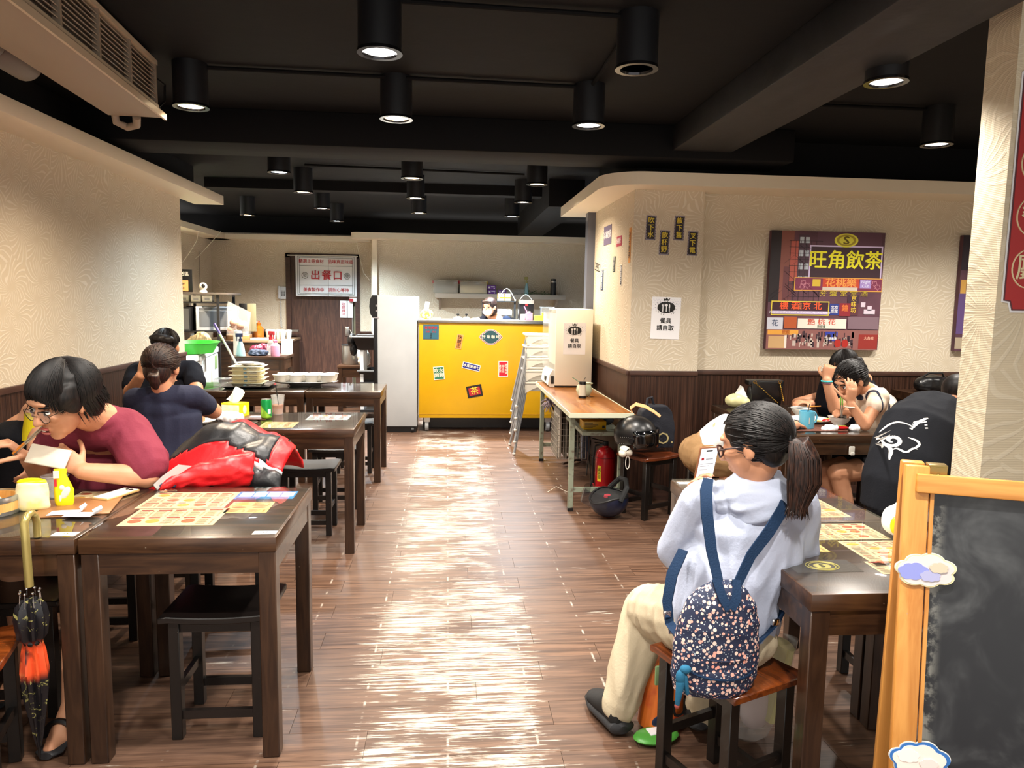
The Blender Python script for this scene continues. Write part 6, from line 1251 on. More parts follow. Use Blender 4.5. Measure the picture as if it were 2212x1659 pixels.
for k in range(8):
    x_ = -1.21-.195+.13*(k % 4)+.012*(k//4); y_ = 6.30 if k < 4 else 6.43; lb = 'white lidded paper bowl on the steel tray, '+wb_[k]
    if b0 is None:
        b0 = t = thing('paper_bowl', lb, 'bowl', (x_, y_, ZT+.036), 0, 'white paper bowls on the steel tray')
        MB().lathe([(.044, 0), (.059, .06), (.062, .062), (.058, .062), (.001, .058)], seg=28).build('bowl_body', mat('paper_white_grey', '#dcd6cc', .6), t, smooth=True); MB().lathe([(.064, .061), (.064, .066), (.056, .067), (.055, .064), (.001, .064)], seg=28).build('lid', mat('paper_lid', '#e9e4dc', .45), t, smooth=True)
    else: copytree(b0, (x_, y_, ZT+.036), .3*k, lb)

# ================================================================== alcove table things
t = thing('blue_mug', 'light blue mug with a spoon on the alcove table', 'mug', (2.205, 4.27, ZT+.004), tr(20)); M_MUG = mat('sky_blue_glaze', '#62b4d2', .25)
MB().lathe([(.043, 0), (.045, .005), (.046, .105), (.041, .105), (.040, .01), (.001, .01)], seg=32).build('mug_body', M_MUG, t, smooth=True); MB().tube([(.044, 0, .085), (.07, 0, .088), (.084, 0, .065), (.078, 0, .035), (.045, 0, .022)], .006, 10).build('handle', M_MUG, t, smooth=True); MB().tube([(.0, 0, .03), (.03, .02, .115), (.05, .03, .14)], .003, 6).build('spoon', M_BLACK, t); MB().box(-.026, -.012, -.0415, -.041, .03, .07).build('white_print', M_WHITE, t)
def bowl(x, y, label, r=.065, inner='white_glaze', ic='#eeeae2', h=.06):
    t = thing('soup_bowl', label, 'bowl', (x, y, ZT), 0, 'bowls on the alcove table'); MB().lathe([(r*.45, 0), (r*.47, .008), (r*.85, h*.6), (r, h), (r*1.02, h), (r*.8, h*.6), (.001, .012)], seg=36).build('bowl_body', mat('white_glaze', '#eeeae2', .15), t, smooth=True); MB().lathe([(.001, h*.8), (r*.93, h*.8)], seg=30).build('soup', mat(inner, ic, .2), t); return t
bowl(2.465, 4.36, 'white bowl with blue inside in front of the woman in the striped blouse', .068, 'blue_grey_inside', '#5a7f96')
bowl(2.40, 4.74, 'white bowl with chopsticks across, in front of the man by the wall', .065, 'violet_soup', '#6b5a78')
t = thing('chopstick_pair', 'orange and steel chopsticks lying across the farther bowl', 'chopsticks', (2.44, 4.73, ZT+.062)); MB().tube([(-.14, -.01, .0), (-.0, 0, .006)], .0025, 6).build('steel_half', M_STEEL, t); MB().tube([(.0, 0, .006), (.10, .008, .010)], .004, 6).build('orange_grip', mat('orange_plastic', '#e08a2c', .35), t)
plate(2.36, 4.53, ZT, .13, 'large white plate in the middle of the alcove table', ('yellow_food', '#d8b85a', .6)); plate(2.17, 4.62, ZT, .10, 'white plate behind the blue mug', ('pale_food', '#e2d2a4', .6)); plate(2.13, 4.90, ZT, .09, 'white plate at the far left of the alcove table')
M_DRED = mat('glossy_red', '#b8181f', .2)
for i, (x, y, l) in enumerate(((2.40, 4.22, 'glossy red packet right of the blue mug'), (2.47, 4.50, 'red packet behind the white bowl with blue inside'), (2.28, 5.02, 'small red packet at the far end of the alcove table'))): t = thing('red_packet', l, 'packet', (x, y, ZT+.001), .3*i, 'red packets on the alcove table'); MB().ell((0, 0, .012), (.05, .025, .012)).build('packet_body', M_DRED, t, smooth=True); MB().box(-.03, .03, -.008, .008, .022, .025).build('print', M_GOLD, t)
blob((2.12, 4.42, ZT), (.06, .05, .035), M_PAPER, 'crumpled tissues left of the blue mug', 'crumpled_tissue', 'tissue', .012, 30, 35, .006, 'tissue'); blob((2.32, 4.20, ZT), (.045, .025, .02), M_PAPER, 'crumpled tissue right beside the blue mug handle', 'crumpled_tissue', 'tissue', .01, 30, 36, .006, 'tissue'); blob((2.47, 4.19, ZT), (.03, .025, .022), M_PAPER, 'crumpled tissue in front of the bowl with blue inside', 'crumpled_tissue', 'tissue', .01, 30, 37, .006, 'tissue')
t = thing('placemat', 'brown placemat under the blue mug', 'placemat', (2.24, 4.27, ZT+.0005)); MB().box(-.16, .18, -.1, .12, 0, .0025).build('mat_sheet', mat('red_brown_leather', '#6d4336', .4), t, bevel=.001); MB().box(-.15, .17, -.09, -.088, .0025, .003).build('stitch', M_MBR, t)
t = phone(2.33, 5.0, ZT+.001, 1.1, 'dark phone lying on the alcove table near the handbag', back='#2a2c33', case='#1a1a1c')
t = thing('black_handbag', 'black quilted handbag with gold chain against the alcove wall', 'handbag', (2.35, 5.22, ZT)); M_LEA = mat('black_leather', '#101012', .3, bump=(60, .15))
MB().loft([(V((0, 0, z)), V((a, 0, 0)), V((0, b, 0))) for z, a, b in ((0, .13, .06), (.03, .135, .065), (.12, .13, .05), (.15, .12, .03))]).build('bag_body', M_LEA, t, smooth=True); MB().box(-.12, .12, -.058, -.045, .05, .19).build('flap', M_LEA, t, bevel=.008); MB().box(-.14, .13, -.05, .04, .16, .20).build('top_flap', M_LEA, t, bevel=.012)
ch = MB(); P0 = [V((-.10, -.06, .185))+V((.165, -.03, -.145))*(i/22.) for i in range(23)]; P1 = [V((.09, -.06, .185))+V((.03, -.02, -.14))*(i/20.) for i in range(21)]
for q in (P0, P1):
    for i, p in enumerate(q): ch.ell(p, (.0055, .003, .0045) if i % 2 else (.003, .0055, .0045), seg=8, nr=5)
ch.build('gold_chain', mat('gold', '#c9a24a', .25, .9), t, smooth=True); 
for x in (-.10, .09): MB().tube([(x+.012*math.cos(a), -.062, .187+.01*math.sin(a)) for a in [2*PI*i/12 for i in range(12)]], .002, 5, closed=True).build('ring', mat('gold', '#c9a24a', .25, .9), t)
t = thing('tissue_pouch', 'pale yellow tissue pouch with a tissue at the far left of the alcove table', 'tissue pack', (2.12, 5.18, ZT)); vox(MB().ell((2.12, 5.18, ZT+.05), (.08, .06, .052)).ell((2.15, 5.18, ZT+.04), (.08, .055, .042)), 'pouch', mat('pale_yellow_film', '#e2dfa6', .35), t, .007, 2, .006, 24); MB().add([(-.02, 0, .08), (.02, -.02, .165), (.05, 0, .15), (.09, .0, .07), (.03, .02, .09)], [(0, 1, 2, 3), (0, 1, 4), (1, 2, 4), (2, 3, 4)]).build('tissue', M_PAPER, t)
t = thing('table_hook', 'small white hook under the front edge of the alcove table', 'hook', (2.39, 4.074, .665)); MB().box(-.017, .017, -.012, -.0005, -.03, .02).build('hook_plate', M_WHITE, t, bevel=.004); MB().box(-.012, .012, -.022, -.012, -.032, -.015).build('hook_tip', M_WHITE, t, bevel=.003)
t = thing('black_shoulder_bag', 'black shiny bag at the alcove wall beside the front pillar', 'bag', (3.72, 5.3, .86)); vox(MB().ell((3.72, 5.3, .92), (.15, .08, .075)).ell((3.78, 5.3, .93), (.1, .07, .06)), 'bag_body', M_LEA, t, .01, 2, .012, 16); MB().tube([(-.10, 0, .10), (-.05, -.03, .15), (.06, -.03, .15), (.11, 0, .10)], .008, 8).build('handle', M_LEA, t, smooth=True)
t = thing('wall_bench', 'dark bench along the alcove wall behind the front pillar', 'bench', (3.75, 5.3, 0)); MB().box(-.24, .24, -.16, .17, .80, .86).build('bench_top', M_TBL, t); MB().box(-.22, .22, -.14, .17, .0, .80).build('bench_body', M_TBL, t)

# ================================================================== right front: tissue pack, bags on the floor
t = thing('tissue_pouch', 'white and yellow tissue pouch at the right edge of the front right table', 'tissue pack', (1.49, 2.22, ZT)); vox(MB().ell((1.49, 2.22, ZT+.055), (.06, .06, .056)).ell((1.50, 2.2, ZT+.09), (.045, .05, .04)), 'pouch', mat('white_yellow_film', '#f1efe8', .4, vary=('#e8d93a', 7, (1, 1, 1), .58, .62)), t, .006, 2, .005, 20); MB().ell((-.04, -.035, .05), (.018, .01, .03)).build('yellow_panel', mat('yellow_film', '#f0d90e', .35), t, smooth=True)
t = thing('snack_packet', 'orange snack packets in clear film on the floor beside the stool', 'snack', (.775, 2.42, 0), .3); MB().loft([(V((0, 0, z)), V((a*.8, 0, 0)), V((0, b, 0))) for z, a, b in ((.0, .09, .06), (.02, .11, .075), (.12, .10, .06), (.22, .09, .05), (.30, .07, .03), (.33, .06, .01))]).build('packet_body', mat('orange_packet', '#d8702c', .35, vary=('#b93a24', 6, (1, 1, 1), .5, .6)), t, smooth=True)
MB().box(-.08, -.01, -.072, -.062, .20, .27).build('green_label', mat('green_sticker', '#5f9a3c', .5), t, bevel=.008); MB().ell((-.06, -.074, .07), (.03, .004, .02)).build('blue_oval_print', mat('navy_print', '#2c3f8c', .5), t, smooth=True); text('UU', .09, FR(.05, -.078, .10), M_INK, t, bold=.02)
t = thing('green_packet', 'green packet under the orange snack packets', 'snack', (.73, 2.33, 0), .2); MB().ell((0, 0, .018), (.085, .05, .018)).build('packet_body', mat('green_packet', '#4f9c3e', .4), t, smooth=True); MB().box(-.03, .03, -.02, .02, .033, .037).build('print', M_PAPER, t)
blob((.93, 2.60, 0), (.11, .09, .20), mat('black_nylon_bag', '#0c0c0e', .5), 'black bag on the floor beneath the woman with the backpack', 'black_bag', 'bag', .012, 18, 41, .01, 'bag_body')
t = thing('clear_shopping_bag', 'clear plastic shopping bag with yellow print standing behind the stool', 'bag', (1.10, 2.33, 0)); mb = MB().loft([(V((dx, 0, z)), V((a, 0, 0)), V((0, b, 0))) for z, a, b, dx in ((0, .04, .03, -.04), (.02, .07, .05, -.04), (.12, .09, .06, -.02), (.25, .10, .06, .0), (.36, .10, .05, .02))]); mb.build('film', M_CLEAR, t, smooth=True)
MB().loft([(V((dx, -.0, z)), V((a, 0, 0)), V((0, b, 0))) for z, a, b, dx in ((.08, .02, .058, .02), (.2, .028, .064, .045), (.34, .024, .055, .075))]).build('yellow_print', mat('pale_yellow_film', '#dccb58', .5), t, smooth=True); MB().ell((-.02, 0, .12), (.06, .04, .09)).build('pale_contents', mat('pale_pink_paper', '#d8c8c6', .7), t, smooth=True)

# ================================================================== people
M_LIP = mat('lip', '#b5605a', .45); M_EYEW = mat('eye_white', '#e9e4de', .25); M_IRIS = mat('dark_iris', '#1a100c', .15)
def hframe(c, f, up=(0, 0, 1), s=1.):
    f = V(f).normalized(); r = f.cross(V(up)).normalized(); u = r.cross(f)
    return Matrix.Translation(V(c)) @ Matrix((r*s, f*s, u*s)).transposed().to_4x4()
def rot_of(H): return H.to_3x3().normalized()
def hE(mb, H, c, r, seg=18, nr=12):
    s = H.to_scale()[0]; return mb.ell(H@V(c), tuple(x*s for x in r), rot_of(H), seg, nr)
def hC(mb, H, a, b, r0, r1): s = H.to_scale()[0]; return mb.cap(H@V(a), H@V(b), r0*s, r1*s, 10)
def headmesh(mb, H, neck=None, nr=.052):
    hE(mb, H, (0, -.012, .032), (.074, .094, .086)); hE(mb, H, (0, .022, -.022), (.063, .066, .080)); hE(mb, H, (0, .030, -.062), (.050, .050, .045)); hE(mb, H, (0, .052, -.092), (.026, .026, .020))
    hE(mb, H, (0, .078, .038), (.044, .014, .012)); hC(mb, H, (0, .084, .012), (0, .103, -.022), .009, .0125); hE(mb, H, (.011, .092, -.026), (.008, .010, .007)); hE(mb, H, (-.011, .092, -.026), (.008, .010, .007))
    hE(mb, H, (.036, .062, -.012), (.020, .022, .018)); hE(mb, H, (-.036, .062, -.012), (.020, .022, .018)); hE(mb, H, (0, .080, -.055), (.020, .012, .012))
    for sx in (-1, 1): hE(mb, H, (sx*.076, -.006, -.004), (.011, .019, .031)); hE(mb, H, (sx*.078, .0, -.022), (.008, .010, .012))
    if neck is not None: mb.cap(H@V((0, -.02, -.05)), V(neck), nr*.95, nr*1.1)
def face(t, H, mouth=True, open_=False):
    for sx in (-1, 1):
        ey = hE(MB(), H, (sx*.031, .078, .008), (.0125, .009, .0065)).build('eye', M_EYEW, t, world=True, smooth=True); hE(MB(), H, (sx*.031, .0845, .007), (.0058, .0040, .0058)).build('iris', M_IRIS, ey, world=True, smooth=True)
        hC(MB(), H, (sx*.018, .0865, .028), (sx*.046, .078, .031), .0035, .0028).build('eyebrow', M_HAIR, t, world=True, smooth=True); hC(MB(), H, (sx*.020, .086, .0145), (sx*.043, .080, .0145), .0022, .0018).build('eyelid', M_HAIR, t, world=True, smooth=True)
    if mouth:
        hE(MB(), H, (0, .0905, -.051), (.021, .0065, .0045)).build('upper_lip', M_LIP, t, world=True, smooth=True); hE(MB(), H, (0, .0895, -.060 if not open_ else -.067), (.019, .007, .0052)).build('lower_lip', M_LIP, t, world=True, smooth=True)
        if open_: hE(MB(), H, (0, .089, -.0585), (.016, .006, .006)).build('mouth_opening', mat('mouth_dark', '#5a2422', .6), t, world=True, smooth=True); hE(MB(), H, (0, .0925, -.056), (.009, .004, .0035)).build('teeth', M_EYEW, t, world=True, smooth=True)
def onell(c, r, d): d = V(d).normalized(); return V((c[0]+d.x*r[0], c[1]+d.y*r[1], c[2]+d.z*r[2]))
def strands(t, H, m, c, r, gen, n=260, w=.0016, name='hair_strands', seed=1, k=1.02, seg=7):
    """locks laid on an ellipsoid; gen(rnd) gives two directions (start, end) and a droop in head space"""
    rnd = random.Random(seed); mb = MB()
    for _ in range(n):
        d0, d1, ext_ = gen(rnd); kk = k+rnd.uniform(-.01, .025); pts = [H@(onell(c, tuple(x*kk for x in r), V(d0).lerp(V(d1), i/seg))) for i in range(seg+1)]
        if ext_ is not None: pts += [pts[-1]+rot_of(H)@(V(ext_)*q) for q in (.35, .7, 1.)]
        L_ = len(pts); mb.tube(pts, [w*(1-.75*abs(2*i/(L_-1)-.9)**3 if i > L_/2 else 1) for i in range(L_)], 4)
    return mb.build(name, m, t, world=True, smooth=True, kind='stuff')
def hand(mb, W, d, n_, thumb, s=1., curl=(.5, .5, .5, .5), tc=.4, spread=.12):
    """palm with four fingers and a thumb. W wrist, d towards the fingers, n_ palm normal, thumb = side sign"""
    d = V(d).normalized(); n_ = V(n_); n_ = (n_-d*n_.dot(d)).normalized(); x = d.cross(n_)*thumb
    P = lambda a, b, c=0: V(W)+(x*a+d*b+n_*c)*s
    mb.loft([(P(0, .0), x*.024*s, n_*.017*s), (P(.002, .03), x*.034*s, n_*.015*s), (P(.002, .07), x*.041*s, n_*.0135*s), (P(0, .092), x*.038*s, n_*.011*s)], 14)
    for i, (bx, L_, r) in enumerate(((.030, .070, .0088), (.010, .080, .0090), (-.011, .074, .0086), (-.031, .058, .0078))):
        p = P(bx, .086, 0); a = curl[i]; ang = .15; dirx = spread*(1-i*.66); seg_ = (.44, .32, .24)
        for j, q in enumerate(seg_):
            ang += a*(.8 if j == 0 else 1.); v = (d*math.cos(ang)+n_*math.sin(ang)+x*dirx*math.cos(ang)).normalized(); p2_ = p+v*L_*q*s; mb.cap(p, p2_, r*s*(1-.07*j), r*s*(.93-.07*j), 10); p = p2_
    p = P(.024, .022, .004); v = (x*.80+d*.62+n_*.25).normalized()
    for j, (L_, r) in enumerate(((.042, .0115), (.034, .0100), (.028, .0092))):
        p2_ = p+v*L_*s; mb.cap(p, p2_, r*s, r*s*.92, 10); p = p2_; v = (v+(-x*.5+n_*.8+d*.2)*tc).normalized()
def arm(mb, sh, el, wr, r=(.048, .041, .028)): mb.cap(sh, el, r[0], r[1]); mb.cap(el, wr, r[1], r[2])
def torso(mb, pts, rad, side=(1, 0, 0)):
    """pts along the spine, rad = (half width, half depth)"""
    rs = []; n = len(pts); sd = V(side).normalized()
    for i in range(n):
        a = (V(pts[min(i+1, n-1)])-V(pts[max(i-1, 0)])).normalized(); u_ = (sd-a*sd.dot(a)).normalized(); w_ = a.cross(u_); rs.append((pts[i], u_*rad[i][0], w_*rad[i][1]))
    return mb.loft(rs)
def person(label, base): return thing('person', label, 'person', base)
cloth_m = lambda n_, c, r=.85, b=(120, .12): mat(n_, c, r, spec=.2, bump=b)
def yoke(sh, a, b_, nb, r=.06, rn=.058):
    for p in (a, b_): sh.cap(V(p).lerp(V(nb), .05), V(nb)-V((0, 0, .035)), r, rn)
    sh.ell((V(a)+V(b_))/2*.45+V(nb)*.55-V((0, 0, .03)), (.10, .075, .05)); return sh

# ---------------------------------------------------------- woman with the backpack, seen from behind
t = person('woman seen from behind in a white hooded jacket with ponytail and glasses', (.845, 2.04, .45))
hc = at(1628, 962, Y=2.06); H = hframe(hc, (-.74, .60, -.28), s=.98)
shL, shR = at(1515, 1078, Y=2.10), at(1722, 1085, Y=2.08); nb = at(1625, 1030, Y=2.08); hipc = V((.845, 2.07, .55)); ch = (shL+shR)/2-V((0, 0, .06))
elL = at(1462, 1190, Y=2.20); wrL = at(1497, 1095, Y=2.44); elR = at(1722, 1262, Y=2.16); wrR = at(1640, 1150, Y=2.45)
body = MB(); headmesh(body, H, nb, .048); torso(body, [hipc-V((0, 0, .06)), hipc+V((.01, 0, .08)), ch-V((0, 0, .10)), ch, nb-V((0, 0, .03))], [(.15, .11), (.135, .10), (.15, .11), (.14, .09), (.05, .05)], (1, .1, 0))
arm(body, shL, elL, wrL); arm(body, shR, elR, wrR)
knL = at(1402, 1318, Y=2.44); anL = at(1338, 1520, Y=2.40); hpL = hipc+V((-.09, .03, -.01)); hpR = hipc+V((.08, .05, -.01)); knR = V((.95, 2.48, .50)); anR = V((.90, 2.34, .11))
body.cap(hpL, knL, .082, .058).cap(knL, anL, .055, .036).cap(hpR, knR, .082, .058).cap(knR, anR, .055, .036).cap(anL, anL+V((-.03, .10, -.05)), .034, .028).cap(anR, anR+V((0, .02, -.06)), .034, .028)
hand(body, wrL, (-.05, -.1, 1), (.6, -.8, .1), 1, 1., (.55, .55, .6, .6), .7); hand(body, wrR, (-.4, .8, .1), (0, .2, -1), -1, 1., (.3, .3, .3, .3))
vox(body, 'body', M_SKIN, t, .006, 3)
jk = MB(); M_JKT = cloth_m('white_jacket', '#adb5ca', .75)
torso(jk, [hipc+V((0, .0, -.03)), hipc+V((.0, .0, .04)), hipc+V((.01, 0, .12)), ch-V((0, .0, .12)), ch-V((0, 0, .02)), ch+V((0, .01, .05)), nb-V((0, 0, .02))], [(.165, .13), (.172, .135), (.165, .13), (.178, .135), (.175, .12), (.13, .10), (.07, .065)], (1, .1, 0))
jk.cap(shL+V((.01, 0, -.01)), elL, .070, .062).cap(elL, wrL-V((0, 0, .03)), .062, .040).cap(shR+V((-.01, 0, -.01)), elR, .073, .066).cap(elR, wrR, .064, .042)
vox(jk, 'jacket', M_JKT, t, .007, 4, .004, 10, ridges(.007, 15, (.35, 0, 1), bias=.3))
# hood lying on the upper back
hd_ = MB(); hb = nb+V((.01, -.07, -.03))
for i in range(14):
    a = PI*i/13; hd_.ell(hb+V((.115*math.cos(a), .055-.03*math.sin(a), -.005-.105*math.sin(a))), (.034, .03, .028), seg=10, nr=8)
hd_.loft([(hb+V((0, .05, .045)), V((.075, 0, 0)), V((0, .05, .02))), (hb+V((0, .02, .0)), V((.105, 0, 0)), V((0, .045, .02))), (hb+V((.0, .0, -.05)), V((.10, 0, 0)), V((0, .035, .01))), (hb+V((0, .01, -.10)), V((.06, 0, 0)), V((0, .03, .0)))])
vox(hd_, 'hood', M_JKT, t, .007, 4, .003, 12, ridges(.008, 22, (1, 0, .3), bias=.3))
MB().tube([nb+V((.05*math.cos(a), .045*math.sin(a)-.005, .035+.01*math.sin(a))) for a in [2*PI*i/20 for i in range(20)]], .012, 8, closed=True).build('dark_collar', cloth_m('dark_green_shirt', '#20281f'), t, world=True, smooth=True)
pt = MB(); M_PNT = cloth_m('beige_trousers', '#bdb096', .85)
pt.ell(hipc-V((0, -.01, .04)), (.175, .15, .095)).cap(hpL, knL, .105, .088).cap(knL, anL+V((.004, .01, .0)), .086, .068).cap(hpR, knR, .10, .08).cap(knR, anR, .08, .06)
vox(pt, 'trousers', M_PNT, t, .007, 4, .004, 9, ridges(.008, 16, (.2, .2, 1), bias=.3))
M_SHOE = mat('black_shoe_fabric', '#131314', .8); M_SOLE = mat('dark_sole', '#26272a', .6)
def shoe(t, heel, toe, s=1., soles=True, up=(0, 0, 1)):
    h, o_ = V(heel), V(toe); a = (o_-h).normalized(); sd = a.cross(V(up)).normalized(); u_ = sd.cross(a); L_ = (o_-h).length
    P = lambda f_, z: h+a*(L_*f_)+u_*z*s
    vox(MB().loft([(P(-.02, .045), sd*.02*s, u_*.03*s), (P(.06, .05), sd*.036*s, u_*.045*s), (P(.3, .055), sd*.040*s, u_*.045*s), (P(.55, .042), sd*.044*s, u_*.034*s), (P(.8, .032), sd*.045*s, u_*.024*s), (P(1., .026), sd*.026*s, u_*.014*s)]).cap(P(.16, .05), P(.15, .085), .036*s, .030*s), 'shoe_upper', M_SHOE, t, .006, 3)
    MB().loft([(P(-.06, .018), sd*.018*s, u_*.012*s), (P(.0, .02), sd*.040*s, u_*.022*s), (P(.3, .016), sd*.042*s, u_*.020*s), (P(.7, .016), sd*.050*s, u_*.018*s), (P(.98, .018), sd*.034*s, u_*.014*s), (P(1.05, .022), sd*.012*s, u_*.008*s)]).build('shoe_sole', M_SOLE, t, world=True, smooth=True)
shoe(t, at(1343, 1585, Z=.01), at(1343, 1585, Z=.01)+V((-.055, .225, .0)), 1.18); shoe(t, (.875, 2.30, .05), (.90, 2.50, .004), 1.)
# hair
vox(hE(hE(MB(), H, (0, -.022, .040), (.086, .100, .088)), H, (0, -.05, -.010), (.070, .052, .066)), 'hair', M_HAIR, t, .006, 3, .002, 40)
bp = (-.015, -.112, .004)       # band position in head space
bpd = V((-.16, -.95, -.34))
def pony(r):
    while 1:
        d = V((r.uniform(-1, 1), r.uniform(-.45, 1.), r.uniform(-.75, 1)))
        if not (d.y > .35 and d.z < .5*d.length) and d.length > .3: return (d, bpd, None)
strands(t, H, M_HAIR, (0, -.022, .034), (.088, .104, .092), pony, 900, .0015, seed=4)
B_ = H@V(bp); tail = [B_, B_+V((.018, -.022, -.008)), B_+V((.030, -.034, -.05)), B_+V((.034, -.034, -.12)), B_+V((.020, -.03, -.185))]
vox(MB().loft([(tail[0], V((.018, 0, 0)), V((0, .012, .012))), (tail[1], V((.026, 0, .02)), V((0, .02, .0))), (tail[2], V((.042, 0, .012)), V((0, .028, 0))), (tail[3], V((.046, 0, 0)), V((0, .028, 0))), (tail[4], V((.022, 0, 0)), V((0, .014, 0)))]), 'ponytail', M_HAIRB, t, .005, 3, .002, 40)
rnd = random.Random(12); mb = MB()
for _ in range(320):
    a = rnd.uniform(0, 2*PI); k_ = rnd.uniform(.75, 1.08); pts = []
    for i, (p, r1, r2) in enumerate(zip(tail, (.014, .026, .042, .046, .026), (.012, .02, .028, .028, .018))): pts.append(p+V((math.cos(a)*r1*k_, math.sin(a)*r2*k_, -.01*rnd.random()*(i > 3))))
    pts.append(pts[-1]+V((rnd.uniform(-.015, .01), rnd.uniform(-.01, .01), -rnd.uniform(.01, .04)))); mb.tube(pts, [.0018, .0018, .0018, .0018, .0016, .0004], 4)
mb.build('ponytail_strands', M_HAIRB, t, world=True, smooth=True, kind='stuff')
MB().tube([B_+rot_of(H)@V((.017*math.cos(a), -.006, .017*math.sin(a))) for a in [2*PI*i/16 for i in range(16)]], .006, 8, closed=True).build('hair_band', M_BLACK, t, world=True, smooth=True)
def glasses(t, H, m, r=.021, w=.0016, parent_name='glasses', rim=True):
    mb = MB()
    for sx in (-1, 1):
        mb.tube([H@V((sx*.032+r*math.cos(a), .098-.006*abs(math.cos(a)), .002+r*.85*math.sin(a))) for a in [2*PI*i/24 for i in range(24)]], w, 6, closed=True); mb.tube([H@V(q) for q in ((sx*.053, .093, .006), (sx*.074, .06, .010), (sx*.081, -.0, .008), (sx*.080, -.02, -.006))], w, 6)
    mb.tube([H@V(q) for q in ((-.011, .1, .004), (0, .104, .007), (.011, .1, .004))], w, 6); g_ = mb.build(parent_name, m, t, world=True, smooth=True)
    for sx in (-1, 1): MB().add([H@V((sx*.032+r*.97*math.cos(a), .0975-.006*abs(math.cos(a)), .002+r*.83*math.sin(a))) for a in [2*PI*i/20 for i in range(20)]], [tuple(range(20))]).build('lens', M_CLEAR, g_, world=True)
glasses(t, H, mat('tortoise_frame', '#3a2320', .3), w=.003)
# phone in her hand
pp = at(1524, 1008, Y=2.42); ph = thing('smartphone', 'phone with a lit white screen held up by the woman with the backpack', 'phone', pp, rot=Matrix(((.97, .2, 0), (-.17, .85, .5), (.1, -.48, .87))).transposed().to_euler())
fr_ = Matrix((V((.97, .24, 0)).normalized(), V((.05, -.25, .97)).normalized(), V((.97, .24, 0)).cross(V((.05, -.25, .97))).normalized())).transposed(); ph.rotation_euler = fr_.to_euler(); XF[ph.name] = Matrix.LocRotScale(pp, fr_.to_quaternion(), None)
MB().box(-.037, .037, -.077, .077, -.005, .004).build('case', mat('phone_case_brown', '#8a5a3c', .3), ph, bevel=.004, seg=3); MB().box(-.033, .033, -.072, .072, .004, .0048).build('screen', mat('lit_screen', '#dfe3ea', .2, emit=('#e8ecf2', .55)), ph)
MB().box(-.012, .012, .060, .066, .0048, .0052).build('camera_notch', M_BLACK, ph); MB().box(-.026, -.016, .028, .038, .0048, .0052).build('red_icon', M_RED, ph); L = MB(); [L.box(-.026, -.026+w_, y_, y_+.0025, .0048, .0051) for w_, y_ in ((.05, .012), (.035, .004), (.03, -.01), (.045, -.03), (.04, -.036))]; L.box(-.008, .02, .030, .033, .0048, .0051); L.build('screen_print', mat('grey_print', '#9a9a9a', .6), ph, kind='stuff')
# backpack
bc = at(1549, 1380, Y=1.88); bg = thing('floral_backpack', 'dark blue backpack with small pink flowers worn by the woman in the white jacket', 'backpack', bc)
n_ = NT('floral_print'); tc = n_.n('TexCoord').outputs['Object']; v1 = n_.n('TexVoronoi'); n_.put(v1.inputs['Vector'], tc); v1.inputs['Scale'].default_value = 78.; v1.inputs['Randomness'].default_value = .8; v2 = n_.n('TexVoronoi'); n_.put(v2.inputs['Vector'], tc); v2.inputs['Scale'].default_value = 130.
sc_ = n_.n('SeparateColor'); n_.put(sc_.inputs[0], v1.outputs['Color']); pk = n_.math('LESS_THAN', v1.outputs['Distance'], n_.math('ADD', .27, n_.math('MULTIPLY', sc_.outputs[0], .17)))
c_ = n_.mix(n_.math('LESS_THAN', v2.outputs['Distance'], .24), lin('#1b2440'), lin('#aab4bc')); c_ = n_.mix(pk, c_, n_.mix(sc_.outputs[1], lin('#e39a8a'), lin('#f0d6c8'))); n_.put(n_.b.inputs['Base Color'], c_); n_.b.inputs['Roughness'].default_value = .7; M_FLO = n_.m
M_STR = cloth_m('blue_webbing', '#142a45', .8, (200, .2))
ax = V((.07, 0, 1)).normalized(); sd = V((.985, .08, -.07)).normalized(); dp = sd.cross(ax)
PB = lambda a, b, c=0: bc+sd*a+ax*b-dp*c*-1
rr = []
for z, a, b in ((-.155, .085, .035), (-.145, .105, .052), (-.10, .118, .062), (-.02, .116, .060), (.06, .108, .055), (.11, .092, .045), (.145, .065, .032), (.165, .035, .018)): rr.append((PB(0, z), sd*a*1.07, dp*b))
vox(MB().loft(rr, 28), 'bag_body', M_FLO, bg, .005, 4, .003, 16, ridges(.003, 20, (1, 0, 0)))
mb = MB().loft([(PB(0, z, 0)+dp*-(.0), sd*a, dp*b) for z, a, b in ((-.150, .088, .052), (-.13, .108, .068), (-.09, .112, .072), (-.065, .105, .066), (-.055, .09, .052))], 28)
fp_ = vox(mb, 'front_pocket', M_FLO, bg, .005, 4, .002, 16)
fr = -dp if (-dp).y < 0 else dp
def front(a, b, off): return PB(a, b)+fr*off
MB().tube([front(.106*math.sin(q), -.062-.02*math.cos(q)*1., .012+.062*math.cos(q)) for q in [tr(-80+10*i) for i in range(17)]], .003, 6).build('zip', M_STR, fp_, world=True, smooth=True)
MB().tube([front(.104*math.sin(q), -.012-.022*math.cos(q), .01+.054*math.cos(q)) for q in [tr(-75+10*i) for i in range(16)]], .0022, 6).build('flap_seam', M_FLO, bg, world=True, smooth=True)
o = MB().lathe([(.001, 0), (.022, 0), (.022, .003), (.001, .003)], seg=24, sx=1.4, sy=.85).xf(Matrix.Translation(front(.005, -.122, .060)) @ (V((0, 0, 1)).rotation_difference(fr)).to_matrix().to_4x4()).build('oval_badge', mat('navy_badge', '#232b55', .5), fp_, world=True, smooth=True)
for sx in (-1, 1): MB().ribbon([PB(sx*.022, .148)+fr*.02, PB(sx*.030, .175)+fr*.012, PB(sx*.020, .135)+fr*.042, PB(sx*.002, .108)+fr*.052], .026, .004, sd).build('top_loop', M_STR, bg, world=True, smooth=True)
bk = -fr
